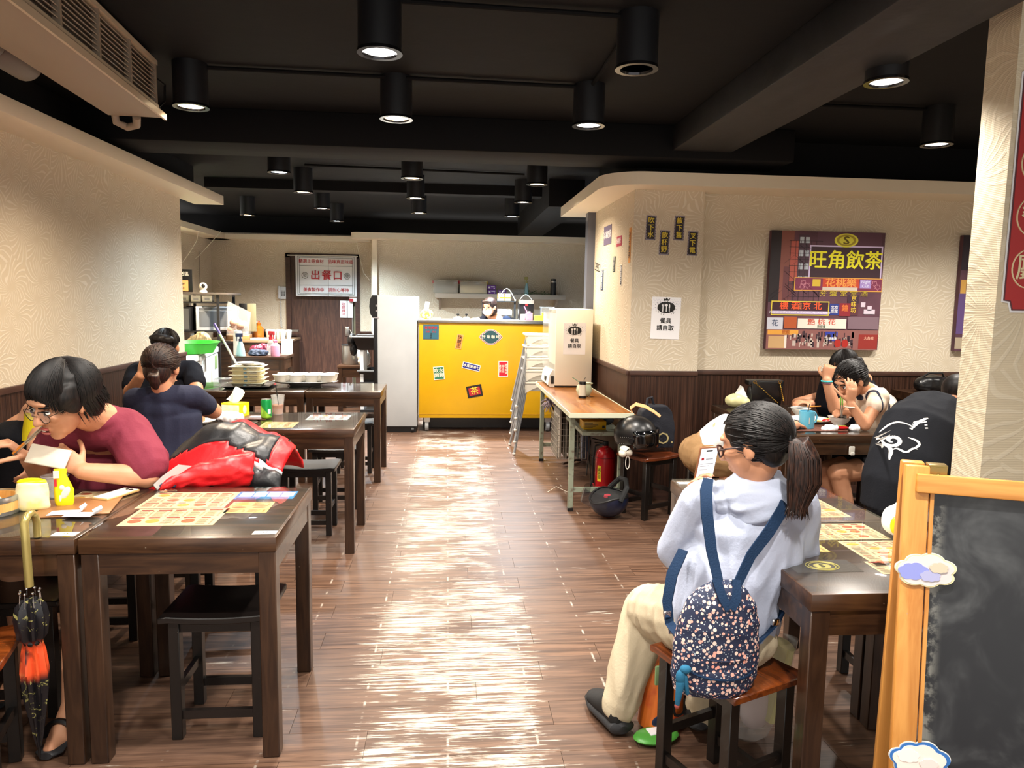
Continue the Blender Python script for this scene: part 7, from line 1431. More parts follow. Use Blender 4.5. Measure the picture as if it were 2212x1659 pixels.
MB().ribbon([PB(-.015, .150)+fr*.01, at(1537, 1190, Y=1.925), at(1527, 1110, Y=1.945), at(1525, 1060, Y=1.985), at(1530, 1035, Y=2.05)], [.026, .030, .034, .034, .03], .005, (1, 0, 0)).build('shoulder_strap', M_STR, bg, world=True, smooth=True)
MB().ribbon([PB(.03, .150)+fr*.01, at(1622, 1200, Y=1.915), at(1660, 1150, Y=1.93), at(1692, 1098, Y=1.965), at(1700, 1070, Y=2.02)], [.026, .030, .034, .034, .03], .005, (1, 0, -.7)).build('shoulder_strap', M_STR, bg, world=True, smooth=True)
MB().ribbon([at(1476, 1188, Y=2.03), at(1452, 1240, Y=2.00), at(1441, 1300, Y=1.985), at(1446, 1345, Y=1.965), PB(-.105, -.005)], [.03, .034, .03, .026, .022], .005, (.7, -.7, 0)).build('lower_strap', M_STR, bg, world=True, smooth=True)
MB().ribbon([at(1688, 1318, Y=2.00), at(1676, 1345, Y=1.975), at(1655, 1370, Y=1.945), PB(.107, -.03)], [.03, .03, .028, .024], .005, (.7, -.3, .6)).build('lower_strap', M_STR, bg, world=True, smooth=True)
for p in (at(1441, 1326, Y=1.965), at(1452, 1362, Y=1.95), at(1676, 1344, Y=1.955)): MB().box(-.012, .012, -.004, .004, -.010, .010).xf(Matrix.Translation(p)).build('buckle', M_CHROME, bg, bevel=.003, world=True)
mk = PB(-.118, -.085)+fr*.05
MB().ell(mk, (.014, .012, .022)).cap(mk+V((0, 0, -.015)), mk+V((-.006, 0, -.075)), .012, .007).cap(mk+V((.01, 0, .0)), mk+V((.02, 0, -.045)), .009, .006).ell(mk+V((.012, 0, .022)), (.016, .012, .012)).build('plush_charm', cloth_m('teal_plush', '#27607f', .9), bg, world=True, smooth=True)
MB().ell(mk+V((-.007, 0, -.082)), (.007, .007, .008)).build('charm_tip', mat('red_brown', '#8a3c36', .7), bg, world=True, smooth=True); MB().cone(PB(-.105, .05)+fr*.012, PB(-.105, .05)+fr*.02, .009, .009, 14).build('round_button', mat('navy_badge', '#232b55', .5), bg, world=True)

# ---------------------------------------------------------- man in dark red at the left
t = person('man with glasses and black hair in a dark red shirt at the left', (-1.50, 3.32, .45))
H = hframe(at(134, 866, Y=2.80), (-.44, -.80, -.42), (.10, 0, 1), 1.13); nb = at(222, 905, Y=3.00)
shL = at(272, 928, Y=3.06); shR = at(128, 945, Y=3.10); elL = at(318, 1030, Y=2.93); elL.z = .80; wrL = at(178, 1018, Y=2.83); elR = V((-1.60, 3.0, .79)); wrR = at(62, 990, Y=2.86)
hipc = V((-1.47, 3.34, .54)); ch = V((-1.43, 3.18, .86))
body = MB(); headmesh(body, H, nb, .060); torso(body, [hipc, hipc+V((.01, -.04, .14)), ch-V((0, 0, .06)), ch+V((0, -.04, .06)), nb-V((0, 0, .02))], [(.15, .11), (.15, .11), (.17, .12), (.15, .10), (.06, .055)])
arm(body, shL, elL, wrL, (.055, .047, .032)); arm(body, shR, elR, wrR, (.055, .046, .031))
hand(body, wrL, (-.72, -.1, .62), (-.35, .75, -.35), -1, 1.05, (.55, .5, .35, .3), .35, .2); hand(body, wrR, (-.35, -.35, .55), (-.4, -.2, -.55), 1, 1.05, (.75, .8, .9, .95), .8)
kn = V((-1.37, 2.78, .50)); an = V((-1.285, 2.52, .10)); body.cap(hipc+V((.08, -.06, -.02)), kn, .085, .062).cap(kn, an, .058, .038).cap(an, V((-1.29, 2.42, .035)), .036, .030).cap(V((-1.29, 2.42, .03)), V((-1.29, 2.37, .025)), .034, .022)
kn2 = V((-1.62, 2.82, .50)); an2 = V((-1.62, 2.85, .09)); body.cap(hipc+V((-.08, -.06, -.02)), kn2, .085, .062).cap(kn2, an2, .058, .038).cap(an2, an2+V((0, -.16, -.06)), .034, .024)
vox(body, 'body', M_SKIN, t, .0052, 3)
M_MAR = cloth_m('dark_red_cotton', '#7c3040', .85); sh = MB()
torso(sh, [hipc+V((0, 0, -.03)), hipc+V((.01, -.04, .12)), ch-V((0, 0, .08)), ch+V((0, -.01, .02)), ch+V((.0, -.06, .10)), nb-V((0, 0, .035))], [(.185, .15), (.19, .155), (.20, .155), (.205, .14), (.15, .11), (.085, .078)])
sh.cap(shL, shL.lerp(elL, .78)+V((.01, 0, .01)), .086, .090).cap(shR, shR.lerp(elR, .6), .082, .084); yoke(sh, shL, shR, nb+V((-.01, 0, 0)), .085, .078); sh.ell(nb+V((-.012, -.02, -.005)), (.078, .075, .05))
vox(sh, 'shirt', M_MAR, t, .007, 4, .005, 8, ridges(.008, 11, (.5, 0, 1), bias=.3))
MB().tube([nb+rot_of(H)@V((.067*math.cos(a), -.02+.062*math.sin(a), -.03)) for a in [2*PI*i/24 for i in range(24)]], .010, 8, closed=True).build('collar', M_MAR, t, world=True, smooth=True)
vox(MB().ell(hipc-V((0, 0, .02)), (.18, .14, .09)).cap(hipc+V((.08, -.06, -.02)), kn+V((0, .1, .01)), .10, .088).cap(hipc+V((-.08, -.06, -.02)), kn2+V((0, .1, .01)), .10, .088), 'shorts', cloth_m('black_shorts', '#17181c'), t, .009, 4)
for a_, b_ in ((V((-1.29, 2.50, .005)), V((-1.29, 2.34, .005))), (V((-1.62, 2.87, .005)), V((-1.62, 2.66, .005)))): MB().loft([(a_.lerp(b_, k)+V((0, 0, .012)), V((w_, 0, 0)), V((0, 0, .012))) for k, w_ in ((0, .02), (.1, .034), (.5, .036), (.85, .044), (1, .02))]).build('sandal_sole', M_SOLE, t, world=True, smooth=True)
MB().tube([V((-1.29+.046*math.cos(a), 2.43, .03+.055*math.sin(a))) for a in [PI*i/10 for i in range(11)]], .010, 6).build('sandal_strap', M_BLACK, t, world=True, smooth=True)
face(t, H, open_=True); glasses(t, H, mat('thin_metal_frame', '#4a4038', .25, .8), .025, .0014)
vox(hE(hE(hE(hE(MB(), H, (0, -.028, .048), (.090, .102, .086)), H, (0, -.07, -.02), (.080, .06, .085)), H, (.070, .0, .03), (.024, .060, .055)), H, (-.070, .0, .03), (.024, .060, .055)), 'hair', M_HAIR, t, .006, 3, .004, 30)
def fr_gen(r):
    x = r.uniform(-1, 1); return (V((x*.25, -.25, 1)), V((x*1.05, .80+.2*r.random(), .42-.35*abs(x))), V((x*.004, .004, -.045-.02*r.random())))
def side_gen(r):
    a = r.uniform(.25, 1.)*r.choice((-1, 1)); return (V((a*.1, -.2, 1)), V((a*1., -.9+1.1*r.random(), -.35)), V((a*.006, -.008, -.055*r.random()-.02)))
strands(t, H, M_HAIR, (0, -.024, .040), (.094, .108, .092), fr_gen, 260, .0022, seed=5); strands(t, H, M_HAIR, (0, -.028, .035), (.096, .110, .094), side_gen, 420, .0022, seed=6, name='side_strands')
# phone in his hand and chopstick
pp = at(104, 986, Y=2.79); q_ = Matrix((V((-.95, -.05, .22)).normalized(), V((.2, -.35, .9)).normalized(), (0, 0, 0))); x_ = V((-.96, .10, .16)).normalized(); y_ = V((.1, .45, .85)); y_ = (y_-x_*y_.dot(x_)).normalized(); z_ = y_.cross(x_); z_ = z_ if z_.y > 0 else -z_; R3 = Matrix((x_.cross(z_), x_, z_)).transposed()
ph = thing('smartphone', 'phone in a pale case held sideways by the man in dark red', 'phone', pp); ph.rotation_euler = R3.to_euler(); XF[ph.name] = Matrix.LocRotScale(pp, R3.to_quaternion(), None)
MB().box(-.037, .037, -.075, .075, -.005, .005).build('case', mat('pale_phone_case', '#e2d8c6', .35), ph, bevel=.006, seg=3); MB().box(-.032, .032, -.07, .07, .005, .0056).build('screen', mat('dark_glossy', '#25262a', .12), ph)
a, b_ = at(28, 980, Y=2.80), at(90, 922, Y=2.80); cs = thing('chopsticks', 'steel chopstick with an orange end in the hand of the man in dark red', 'chopsticks', a)
MB().tube([a, a.lerp(b_, .4)], .0045, 8).build('orange_grip', mat('orange_plastic', '#e08a2c', .35), cs, world=True); MB().tube([a.lerp(b_, .4), b_], .003, 8).build('steel_tip', M_STEEL, cs, world=True)
MB().tube([a+V((.0, 0, -.008)), b_+V((.004, 0, -.006))], .003, 8).build('steel_tip', M_STEEL, cs, world=True)

# ---------------------------------------------------------- person with the yellow sleeve, mostly hidden
t = person('person in black and yellow almost hidden behind the man in dark red', (-1.95, 3.62, 0)); body = MB(); H = hframe((-1.80, 3.57, 1.07), (.3, -.9, -.3)); nb = V((-1.94, 3.6, .95)); headmesh(body, H, nb)
torso(body, [(-1.96, 3.65, .5), (-1.96, 3.63, .7), (-1.95, 3.6, .88), nb], [(.14, .1), (.14, .1), (.15, .1), (.05, .05)]); wr_ = at(80, 960, Y=3.42); el_ = at(100, 985, Y=3.5); sl_ = at(84, 905, Y=3.55)
arm(body, sl_, at(80, 945, Y=3.5), at(72, 985, Y=3.4)); hand(body, at(72, 985, Y=3.4), (0, -.5, -.8), (-1, 0, 0), 1, .95); body.cap((-2.04, 3.6, .5), (-2.08, 3.25, .5), .08, .06).cap((-2.08, 3.25, .5), (-2.08, 3.28, .08), .055, .035).cap((-1.88, 3.6, .5), (-1.86, 3.25, .5), .08, .06).cap((-1.86, 3.25, .5), (-1.86, 3.28, .08), .055, .035)
vox(body, 'body', M_SKIN, t, .009, 3); M_BLKC = cloth_m('black_cotton', '#16171c', .9)
vox(torso(MB(), [(-1.96, 3.65, .46), (-1.96, 3.63, .7), (-1.95, 3.6, .86), nb-V((0, 0, .03))], [(.18, .14), (.17, .13), (.19, .13), (.08, .07)]), 'vest', M_BLKC, t, .01, 3)
MB().loft([(sl_+V((-.02, .03, .03)), V((.05, 0, 0)), V((0, .06, 0))), (sl_, V((.058, 0, 0)), V((0, .06, 0))), (at(78, 948, Y=3.52), V((.06, 0, 0)), V((0, .06, 0)))]).build('yellow_sleeve', cloth_m('yellow_cotton', '#d8c21c'), t, world=True, smooth=True)
vox(hE(MB(), H, (0, -.02, .04), (.084, .1, .088)), 'hair', M_HAIR, t, .008, 3)
make_stool(-1.98, 3.64, 0, 'black stool by the left wall, hidden behind the man in dark red')

# ---------------------------------------------------------- woman with the bun (back to us), second row
def hair_back(t, H, m, seed, bun=None, n=240):
    vox(hE(hE(MB(), H, (0, -.022, .040), (.084, .098, .086)), H, (0, -.055, -.015), (.070, .055, .075)), 'hair', m, t, .007, 3, .002, 30)
    strands(t, H, m, (0, -.022, .036), (.087, .101, .090), (lambda r: (V((r.uniform(-1, 1), r.uniform(-.2, 1.), r.uniform(-.2, 1))), V((.0, -1, -.35)), None)) if bun else (lambda r: (lambda a: (V((0, -.3, 1)), V((math.sin(a), math.cos(a)*.8-.25, .12)), V((0, 0, -.012))))(r.uniform(0, 2*PI))), n, .002, seed=seed)
t = person('woman with short brown ponytail in a dark slate shirt sitting with her back to us', (-1.45, 3.87, .45)); H = hframe(at(350, 797, Y=3.86), (.02, .9, -.25), s=1.0); nb = at(352, 848, Y=3.84); hipc = V((-1.44, 3.86, .53)); ch = at(355, 905, Y=3.88)
shL, shR = at(293, 858, Y=3.88), at(417, 852, Y=3.88); elR = at(462, 888, Y=4.08); wrR = at(425, 885, Y=4.36); elL = at(288, 905, Y=4.05); wrL = V((-1.5, 4.38, .83))
body = MB(); headmesh(body, H, nb, .048); torso(body, [hipc, hipc+V((0, 0, .14)), ch-V((0, 0, .05)), ch+V((0, 0, .05)), nb-V((0, 0, .02))], [(.14, .1), (.13, .1), (.14, .1), (.13, .09), (.05, .05)]); arm(body, shL, elL, wrL); arm(body, shR, elR, wrR, (.046, .044, .028)); hand(body, wrR, (-.7, .6, -.3), (-.2, 0, -1), -1, .95); hand(body, wrL, (.2, .8, -.2), (0, 0, -1), 1, .95)
for sx in (-1, 1): body.cap(hipc+V((sx*.08, 0, -.01)), hipc+V((sx*.1, .36, -.03)), .08, .06).cap(hipc+V((sx*.1, .36, -.03)), hipc+V((sx*.1, .34, -.45)), .055, .035).cap(hipc+V((sx*.1, .34, -.47)), hipc+V((sx*.1, .46, -.50)), .033, .025)
vox(body, 'body', M_SKIN, t, .007, 3); M_SLT = cloth_m('slate_cotton', '#2b2f42', .9); sh = MB().ell(ch+V((0, -.012, .05)), (.14, .105, .08))
torso(sh, [hipc-V((0, 0, .05)), hipc+V((0, 0, .12)), ch-V((0, 0, .08)), ch+V((0, 0, .02)), ch+V((0, 0, .09)), nb-V((0, 0, .03))], [(.17, .135), (.165, .125), (.18, .12), (.185, .11), (.14, .09), (.07, .065)]); sh.cap(shL-V((0, 0, .01)), shL.lerp(elL, .6), .058, .060).cap(shR-V((0, 0, .01)), shR.lerp(elR, .62), .058, .058); yoke(sh, shL-V((0, 0, .01)), shR-V((0, 0, .01)), nb+V((0, 0, .005)), .060, .062)
vox(sh, 'shirt', M_SLT, t, .008, 4, .005, 9, ridges(.006, 12, (0, 0, 1), bias=.3))
vox(MB().ell(hipc-V((0, 0, .03)), (.17, .15, .08)).cap(hipc+V((.08, 0, 0)), hipc+V((.1, .36, -.03)), .095, .075).cap(hipc+V((-.08, 0, 0)), hipc+V((-.1, .36, -.03)), .095, .075).cap(hipc+V((.1, .36, -.03)), hipc+V((.1, .34, -.42)), .07, .05).cap(hipc+V((-.1, .36, -.03)), hipc+V((-.1, .34, -.42)), .07, .05), 'trousers', cloth_m('dark_trousers', '#15161b'), t, .01, 3)
hair_back(t, H, M_HAIRB, 8, True, 300); B_ = H@V((.01, -.115, -.025)); vox(MB().loft([(B_, V((.022, 0, 0)), V((0, .012, .012))), (B_+V((.004, -.025, -.025)), V((.03, 0, 0)), V((0, .022, 0))), (B_+V((.008, -.02, -.07)), V((.026, 0, 0)), V((0, .018, 0))), (B_+V((.01, -.015, -.10)), V((.01, 0, 0)), V((0, .008, 0)))]), 'ponytail', M_HAIRB, t, .006, 3, .003, 40)
# ---------------------------------------------------------- man facing us, second row
t = person('man in a black shirt facing us behind the woman with the short ponytail', (-1.95, 5.30, .45)); H = hframe(at(357, 752, Y=5.12), (.12, -.93, -.30)); nb = at(360, 792, Y=5.24); hipc = V((-1.95, 5.30, .54)); ch = at(360, 822, Y=5.28)
shL, shR = at(296, 805, Y=5.28), at(415, 800, Y=5.28); elL = at(281, 850, Y=5.10); wrL = at(303, 812, Y=4.95); elR = at(425, 845, Y=5.08); wrR = V((-1.75, 4.80, .80))
body = MB(); headmesh(body, H, nb, .055); torso(body, [hipc, hipc+V((0, 0, .18)), ch, nb-V((0, 0, .02))], [(.15, .11), (.15, .11), (.16, .11), (.06, .05)]); arm(body, shL, elL, wrL, (.055, .045, .031)); arm(body, shR, elR, wrR, (.055, .045, .031)); hand(body, wrL, (.25, -.1, .9), (.5, .6, 0), 1, 1., (.7, .7, .7, .7)); hand(body, wrR, (.2, -.7, 0), (0, 0, -1), -1, 1.)
for sx in (-1, 1): body.cap(hipc+V((sx*.08, 0, -.01)), hipc+V((sx*.12, -.36, -.03)), .08, .06).cap(hipc+V((sx*.12, -.36, -.03)), hipc+V((sx*.12, -.3, -.45)), .055, .035)
vox(body, 'body', M_SKIN, t, .007, 3); sh = MB(); torso(sh, [hipc-V((0, 0, .04)), hipc+V((0, 0, .12)), ch-V((0, 0, .04)), ch+V((0, 0, .04)), nb-V((0, 0, .03))], [(.18, .14), (.18, .14), (.21, .14), (.17, .11), (.075, .07)]); sh.cap(shL, shL.lerp(elL, .6), .070, .070).cap(shR, shR.lerp(elR, .62), .070, .070); yoke(sh, shL, shR, nb, .070, .068)
vox(sh, 'shirt', cloth_m('ink_navy_cotton', '#10131d', .9), t, .009, 4, .004, 9, ridges(.005, 12, (0, 0, 1), bias=.3)); face(t, H); hair_back(t, H, M_HAIR, 9, None, 260); vox(hE(hE(MB(), H, (.02, .055, .095), (.060, .040, .028)), H, (-.03, .06, .085), (.05, .035, .028)), 'fringe', M_HAIR, t, .006, 2, .004, 40)
vox(MB().ell(hipc-V((0, 0, .03)), (.18, .15, .08)).cap(hipc+V((.08, 0, 0)), hipc+V((.12, -.36, -.03)), .095, .075).cap(hipc+V((-.08, 0, 0)), hipc+V((-.12, -.36, -.03)), .095, .075).cap(hipc+V((.12, -.36, -.03)), hipc+V((.12, -.3, -.42)), .07, .05).cap(hipc+V((-.12, -.36, -.03)), hipc+V((-.12, -.3, -.42)), .07, .05), 'trousers', cloth_m('dark_trousers', '#15161b'), t, .01, 3)

# ---------------------------------------------------------- staff member behind the counter
t = person('staff member with white face mask and dark bobbed hair behind the yellow counter', (at(1062, 690, Y=9.0).x, 9.0, 0)); cx_ = t.location.x; H = hframe(at(1057, 664, Y=8.88), (-.50, -.85, -.12), s=.98); nb = V((cx_+.03, 8.97, 1.34)); body = MB(); headmesh(body, H, nb, .048)
torso(body, [(cx_+.04, 9.0, .85), (cx_+.04, 9.0, 1.1), (cx_+.04, 9., 1.27), nb], [(.13, .1), (.13, .1), (.14, .1), (.05, .05)]); wr_ = at(1038, 690, Y=8.72); arm(body, (cx_-.11, 8.98, 1.26), (cx_-.17, 8.9, 1.10), (cx_-.18, 8.72, 1.28)); hand(body, (cx_-.18, 8.72, 1.28), (-.5, -.6, .1), (0, 0, -1), 1, .95); arm(body, (cx_+.18, 8.98, 1.26), (cx_+.22, 8.95, 1.05), (cx_+.15, 8.8, 1.1)); hand(body, (cx_+.15, 8.8, 1.1), (-.2, -.9, 0), (0, 0, -1), -1, .95)
for sx in (-1, 1): body.cap((cx_+.04+sx*.08, 9., .84), (cx_+.04+sx*.09, 9., .46), .08, .055).cap((cx_+.04+sx*.09, 9., .46), (cx_+.04+sx*.09, 9.02, .09), .052, .036).cap((cx_+.04+sx*.09, 9.02, .05), (cx_+.04+sx*.09, 8.9, .035), .035, .03)
vox(body, 'body', M_SKIN, t, .008, 3); vox(torso(MB(), [(cx_+.04, 9.0, .78), (cx_+.04, 9.0, 1.1), (cx_+.04, 9., 1.25), nb-V((0, 0, .03))], [(.17, .13), (.165, .125), (.185, .12), (.065, .06)]).cap((cx_-.10, 8.98, 1.26), (cx_-.16, 8.92, 1.14), .065, .06).cap((cx_+.18, 8.98, 1.26), (cx_+.21, 8.96, 1.12), .065, .06), 'shirt', cloth_m('navy_cotton', '#161d30'), t, .009, 3)
vox(MB().cap((cx_-.04, 9., .82), (cx_-.05, 9., .1), .10, .07).cap((cx_+.12, 9., .82), (cx_+.13, 9., .1), .10, .07), 'trousers', cloth_m('dark_trousers', '#15161b'), t, .01, 3)
vox(hE(hE(hE(MB(), H, (0, -.022, .038), (.086, .100, .088)), H, (0, -.05, -.035), (.084, .062, .085)), H, (.074, -.0, -.03), (.018, .045, .075)), 'hair', M_HAIRB, t, .007, 3, .003, 30); vox(hE(MB(), H, (.0, .062, .072), (.062, .030, .032)), 'fringe', M_HAIRB, t, .006, 2, .003, 40)
hE(hE(MB(), H, (0, .060, -.046), (.060, .052, .044)), H, (0, .085, -.04), (.02, .02, .03)).build('face_mask', mat('mask_white', '#f2f2f4', .8), t, world=True, smooth=True)
for sx in (-1, 1): hE(MB(), H, (sx*.031, .079, .010), (.012, .008, .005)).build('eye', M_IRIS, t, world=True, smooth=True); MB().tube([H@V((sx*.055, .05, -.03)), H@V((sx*.078, .01, -.01)), H@V((sx*.082, -.015, .005))], .0015, 5).build('ear_loop', M_PAPER, t, world=True)

# ---------------------------------------------------------- alcove: woman in striped cream blouse
t = person('woman in a cream blouse with dark stripes leaning on her hand over the alcove table', (2.83, 4.36, .45)); H = hframe(at(1838, 822, Y=4.36), (-.80, -.12, -.58), (.2, 0, 1), 1.0); nb = at(1873, 842, Y=4.38); hipc = V((2.82, 4.38, .54)); ch = V((2.74, 4.38, .84))
shN = at(1900, 858, Y=4.26); shF = at(1880, 850, Y=4.50); elN = at(1868, 922, Y=4.20); elN.z = .79; wrN = at(1837, 872, Y=4.22); elF = V((2.62, 4.55, .80)); wrF = at(1838, 893, Y=4.42)
body = MB(); headmesh(body, H, nb, .047); torso(body, [hipc, hipc+V((-.02, 0, .14)), ch, nb], [(.13, .12), (.11, .12), (.10, .14), (.05, .05)], (1, 0, .3)); arm(body, shN, elN, wrN, (.044, .036, .025)); arm(body, shF, elF, wrF, (.044, .036, .025)); hand(body, wrN, (.02, -.05, 1), (-.1, 1, .1), 1, .98, (.2, .2, .25, .3), .3); hand(body, wrF, (-.9, -.05, .1), (0, .3, -1), 1, .98, (.7, .8, .9, .9), .6)
for yy, kz in ((4.30, .50), (4.46, .47)): body.cap((2.80, yy, .52), (2.38, yy-.12, kz), .085, .065).cap((2.38, yy-.12, kz), (2.50, yy-.14, .09), .058, .036).cap((2.50, yy-.14, .06), (2.38, yy-.15, .035), .034, .026)
vox(body, 'body', M_SKIN, t, .0058, 3); bl = MB(); torso(bl, [hipc-V((0, 0, .05)), hipc+V((-.0, 0, .12)), ch-V((0, 0, .04)), ch+V((-.03, 0, .07)), nb+V((.02, 0, -.02))], [(.16, .15), (.145, .145), (.135, .165), (.10, .15), (.06, .06)], (1, 0, .3)); yoke(bl, shN, shF, nb+V((.015, 0, 0)), .058, .055); bl.cap(shN+V((.01, .02, 0)), shN.lerp(elN, .28), .060, .058).cap(shF, shF.lerp(elF, .3), .066, .058)
n_ = NT('cream_striped_cloth'); tc = n_.n('TexCoord').outputs['Object']; s_ = n_.n('SeparateXYZ'); n_.put(s_.inputs[0], tc); sx_ = n_.math('ADD', n_.math('MULTIPLY', s_.outputs[0], .9), n_.math('MULTIPLY', s_.outputs[1], .25)); fx_ = n_.math('PINGPONG', sx_, .036); n_.put(n_.b.inputs['Base Color'], n_.mix(n_.ss(fx_, .006, .0035), lin('#d9c7b4'), lin('#1c2138'))); n_.b.inputs['Roughness'].default_value = .85
vox(bl, 'blouse', n_.m, t, .007, 4, .004, 10, ridges(.005, 14, (0, 0, 1), bias=.3)); vox(MB().ell(hipc-V((0, 0, .03)), (.16, .16, .09)).cap((2.80, 4.30, .52), (2.58, 4.23, .51), .10, .09).cap((2.80, 4.46, .52), (2.58, 4.39, .5), .10, .09), 'skirt', cloth_m('dark_trousers', '#15161b'), t, .009, 3)
hair_back(t, H, M_HAIR, 14, True, 240); vox(hE(MB(), H, (0, -.10, .075), (.040, .035, .035)), 'hair_bun', M_HAIR, t, .006, 2, .006, 40); face(t, H)
MB().tube([wrN+V((.028*math.cos(a), .028*math.sin(a), -.02)) for a in [2*PI*i/16 for i in range(16)]], .005, 6, closed=True).build('bracelet', mat('cream_beads', '#dccbb4', .4), t, world=True, smooth=True)
a, b_ = at(1818, 853, Y=4.36), at(1818, 902, Y=4.36); cs = thing('chopsticks', 'upright steel chopsticks with green tops held over the near bowl', 'chopsticks', b_)
for dx in (-.006, .006): MB().tube([b_+V((dx*.4, 0, 0)), b_.lerp(a, .55)+V((dx, 0, 0))], .0028, 6).build('steel_tip', M_STEEL, cs, world=True); MB().tube([b_.lerp(a, .55)+V((dx, 0, 0)), a+V((dx, 0, 0))], .0045, 6).build('green_grip', mat('green_plastic2', '#7fb84a', .4), cs, world=True)
# ---------------------------------------------------------- alcove: man by the wall
t = person('man in navy resting his head on his fist beside the alcove wall, cyan wristband', (2.86, 4.98, .45)); H = hframe(at(1822, 795, Y=4.97), (-.80, -.25, -.50), (.1, 0, 1), 1.0); nb = at(1865, 820, Y=5.0); hipc = V((2.88, 5.0, .54)); ch = V((2.80, 5.0, .88))
shN = at(1868, 842, Y=4.86); shF = at(1870, 835, Y=5.12); elN = at(1803, 886, Y=4.82); elN.z = .80; wrN = at(1786, 822, Y=4.82); elF = V((2.58, 5.15, .79)); wrF = at(1752, 872, Y=4.86)
body = MB(); headmesh(body, H, nb, .055); torso(body, [hipc, hipc+V((-.02, 0, .16)), ch, nb], [(.14, .14), (.13, .14), (.12, .17), (.06, .06)], (1, 0, .3)); arm(body, shN, elN, wrN, (.052, .044, .032)); arm(body, shF, elF, wrF, (.05, .042, .03)); hand(body, wrN, (.15, .0, .9), (.5, .8, 0), 1, 1.05, (1.2, 1.2, 1.2, 1.2), .9); hand(body, wrF, (-.9, -.1, .15), (0, .1, -1), 1, 1.05, (.5, .6, .7, .8), .6)
for yy in (4.92, 5.08): body.cap((2.85, yy, .52), (2.45, yy, .50), .085, .065).cap((2.45, yy, .50), (2.5, yy, .09), .058, .036)
vox(body, 'body', M_SKIN, t, .0062, 3); sh = MB(); torso(sh, [hipc-V((0, 0, .05)), hipc+V((0, 0, .14)), ch-V((0, 0, .04)), ch+V((-.03, 0, .08)), nb+V((.02, 0, -.02))], [(.17, .16), (.16, .16), (.15, .19), (.11, .16), (.07, .07)], (1, 0, .3)); yoke(sh, shN, shF, nb, .066, .062); sh.cap(shN, shN.lerp(elN, .5), .070, .068).cap(shF, shF.lerp(elF, .5), .072, .068)
vox(sh, 'shirt', cloth_m('ink_navy_cotton', '#10131d', .9), t, .009, 4, .004, 9); hair_back(t, H, M_HAIR, 15, None, 240); face(t, H); vox(MB().ell(hipc-V((0, 0, .03)), (.16, .17, .09)).cap((2.85, 4.92, .52), (2.45, 4.92, .5), .10, .08).cap((2.85, 5.08, .52), (2.45, 5.08, .5), .10, .08), 'shorts', cloth_m('dark_trousers', '#15161b'), t, .01, 3)
for k, c in enumerate(('#3fc4cc', '#7a4a6a')): MB().tube([wrN+V((.034*math.cos(a), .034*math.sin(a), -.005-.014*k)) for a in [2*PI*i/16 for i in range(16)]], .006-.003*k, 6, closed=True).build('wristband', mat('band'+c[1:], c, .5), t, world=True, smooth=True)
# ---------------------------------------------------------- alcove: person in tan shorts, doubled over
t = person('person in tan shorts and white top bent down onto the alcove table', (1.74, 4.50, .45)); H = hframe((1.86, 4.20, .80), (.75, -.1, -.5), s=.97); nb = V((1.79, 4.29, .755)); hipc = V((1.63, 4.42, .565)); body = MB(); headmesh(body, H, nb)
torso(body, [hipc, (1.67, 4.40, .64), (1.73, 4.36, .71), nb], [(.14, .12), (.14, .11), (.15, .1), (.05, .05)], (0, 1, 0)); arm(body, (1.75, 4.24, .74), (1.93, 4.10, .79), (2.1, 4.2, .79)); arm(body, (1.75, 4.46, .74), (1.95, 4.52, .79), (2.08, 4.36, .79)); hand(body, (2.1, 4.2, .79), (.3, .8, 0), (0, 0, -1), -1, .95); hand(body, (2.08, 4.36, .79), (.3, -.6, 0), (0, 0, -1), 1, .95)
for yy in (4.30, 4.52): body.cap((1.66, yy, .54), (1.74, yy-.03, .53), .085, .075).cap((1.74, yy-.03, .50), (1.62, yy-.05, .09), .055, .036).cap((1.62, yy-.05, .06), (1.72, yy-.05, .035), .035, .026)
vox(body, 'body', M_SKIN, t, .007, 3); M_TAN = cloth_m('tan_cotton', '#8b6d4b', .9)
vox(MB().ell(hipc, (.15, .18, .14)).ell(hipc+V((.07, 0, .03)), (.15, .17, .12)).cap((1.60, 4.29, .56), (1.78, 4.27, .55), .105, .10).cap((1.60, 4.52, .56), (1.78, 4.5, .55), .105, .10), 'shorts', M_TAN, t, .008, 4, .005, 9, ridges(.008, 14, (0, 0, 1), bias=.3)); MB().box(-.05, .05, -.012, .012, -.05, .05).xf(Matrix.Translation((1.575, 4.232, .60)) @ Matrix.Rotation(.3, 4, 'Y')).build('cargo_pocket', M_TAN, t, bevel=.008, world=True)
vox(torso(MB(), [(1.64, 4.42, .64), (1.69, 4.39, .68), (1.74, 4.35, .72), nb], [(.165, .09), (.17, .10), (.17, .10), (.07, .06)], (0, 1, 0)), 'shirt', cloth_m('white_cotton', '#dcdcda', .9), t, .008, 3, .004, 10, ridges(.005, 14, (1, 0, 0), bias=.3)); vox(hE(MB(), H, (0, -.02, .04), (.084, .1, .088)), 'hair', M_HAIR, t, .008, 3)
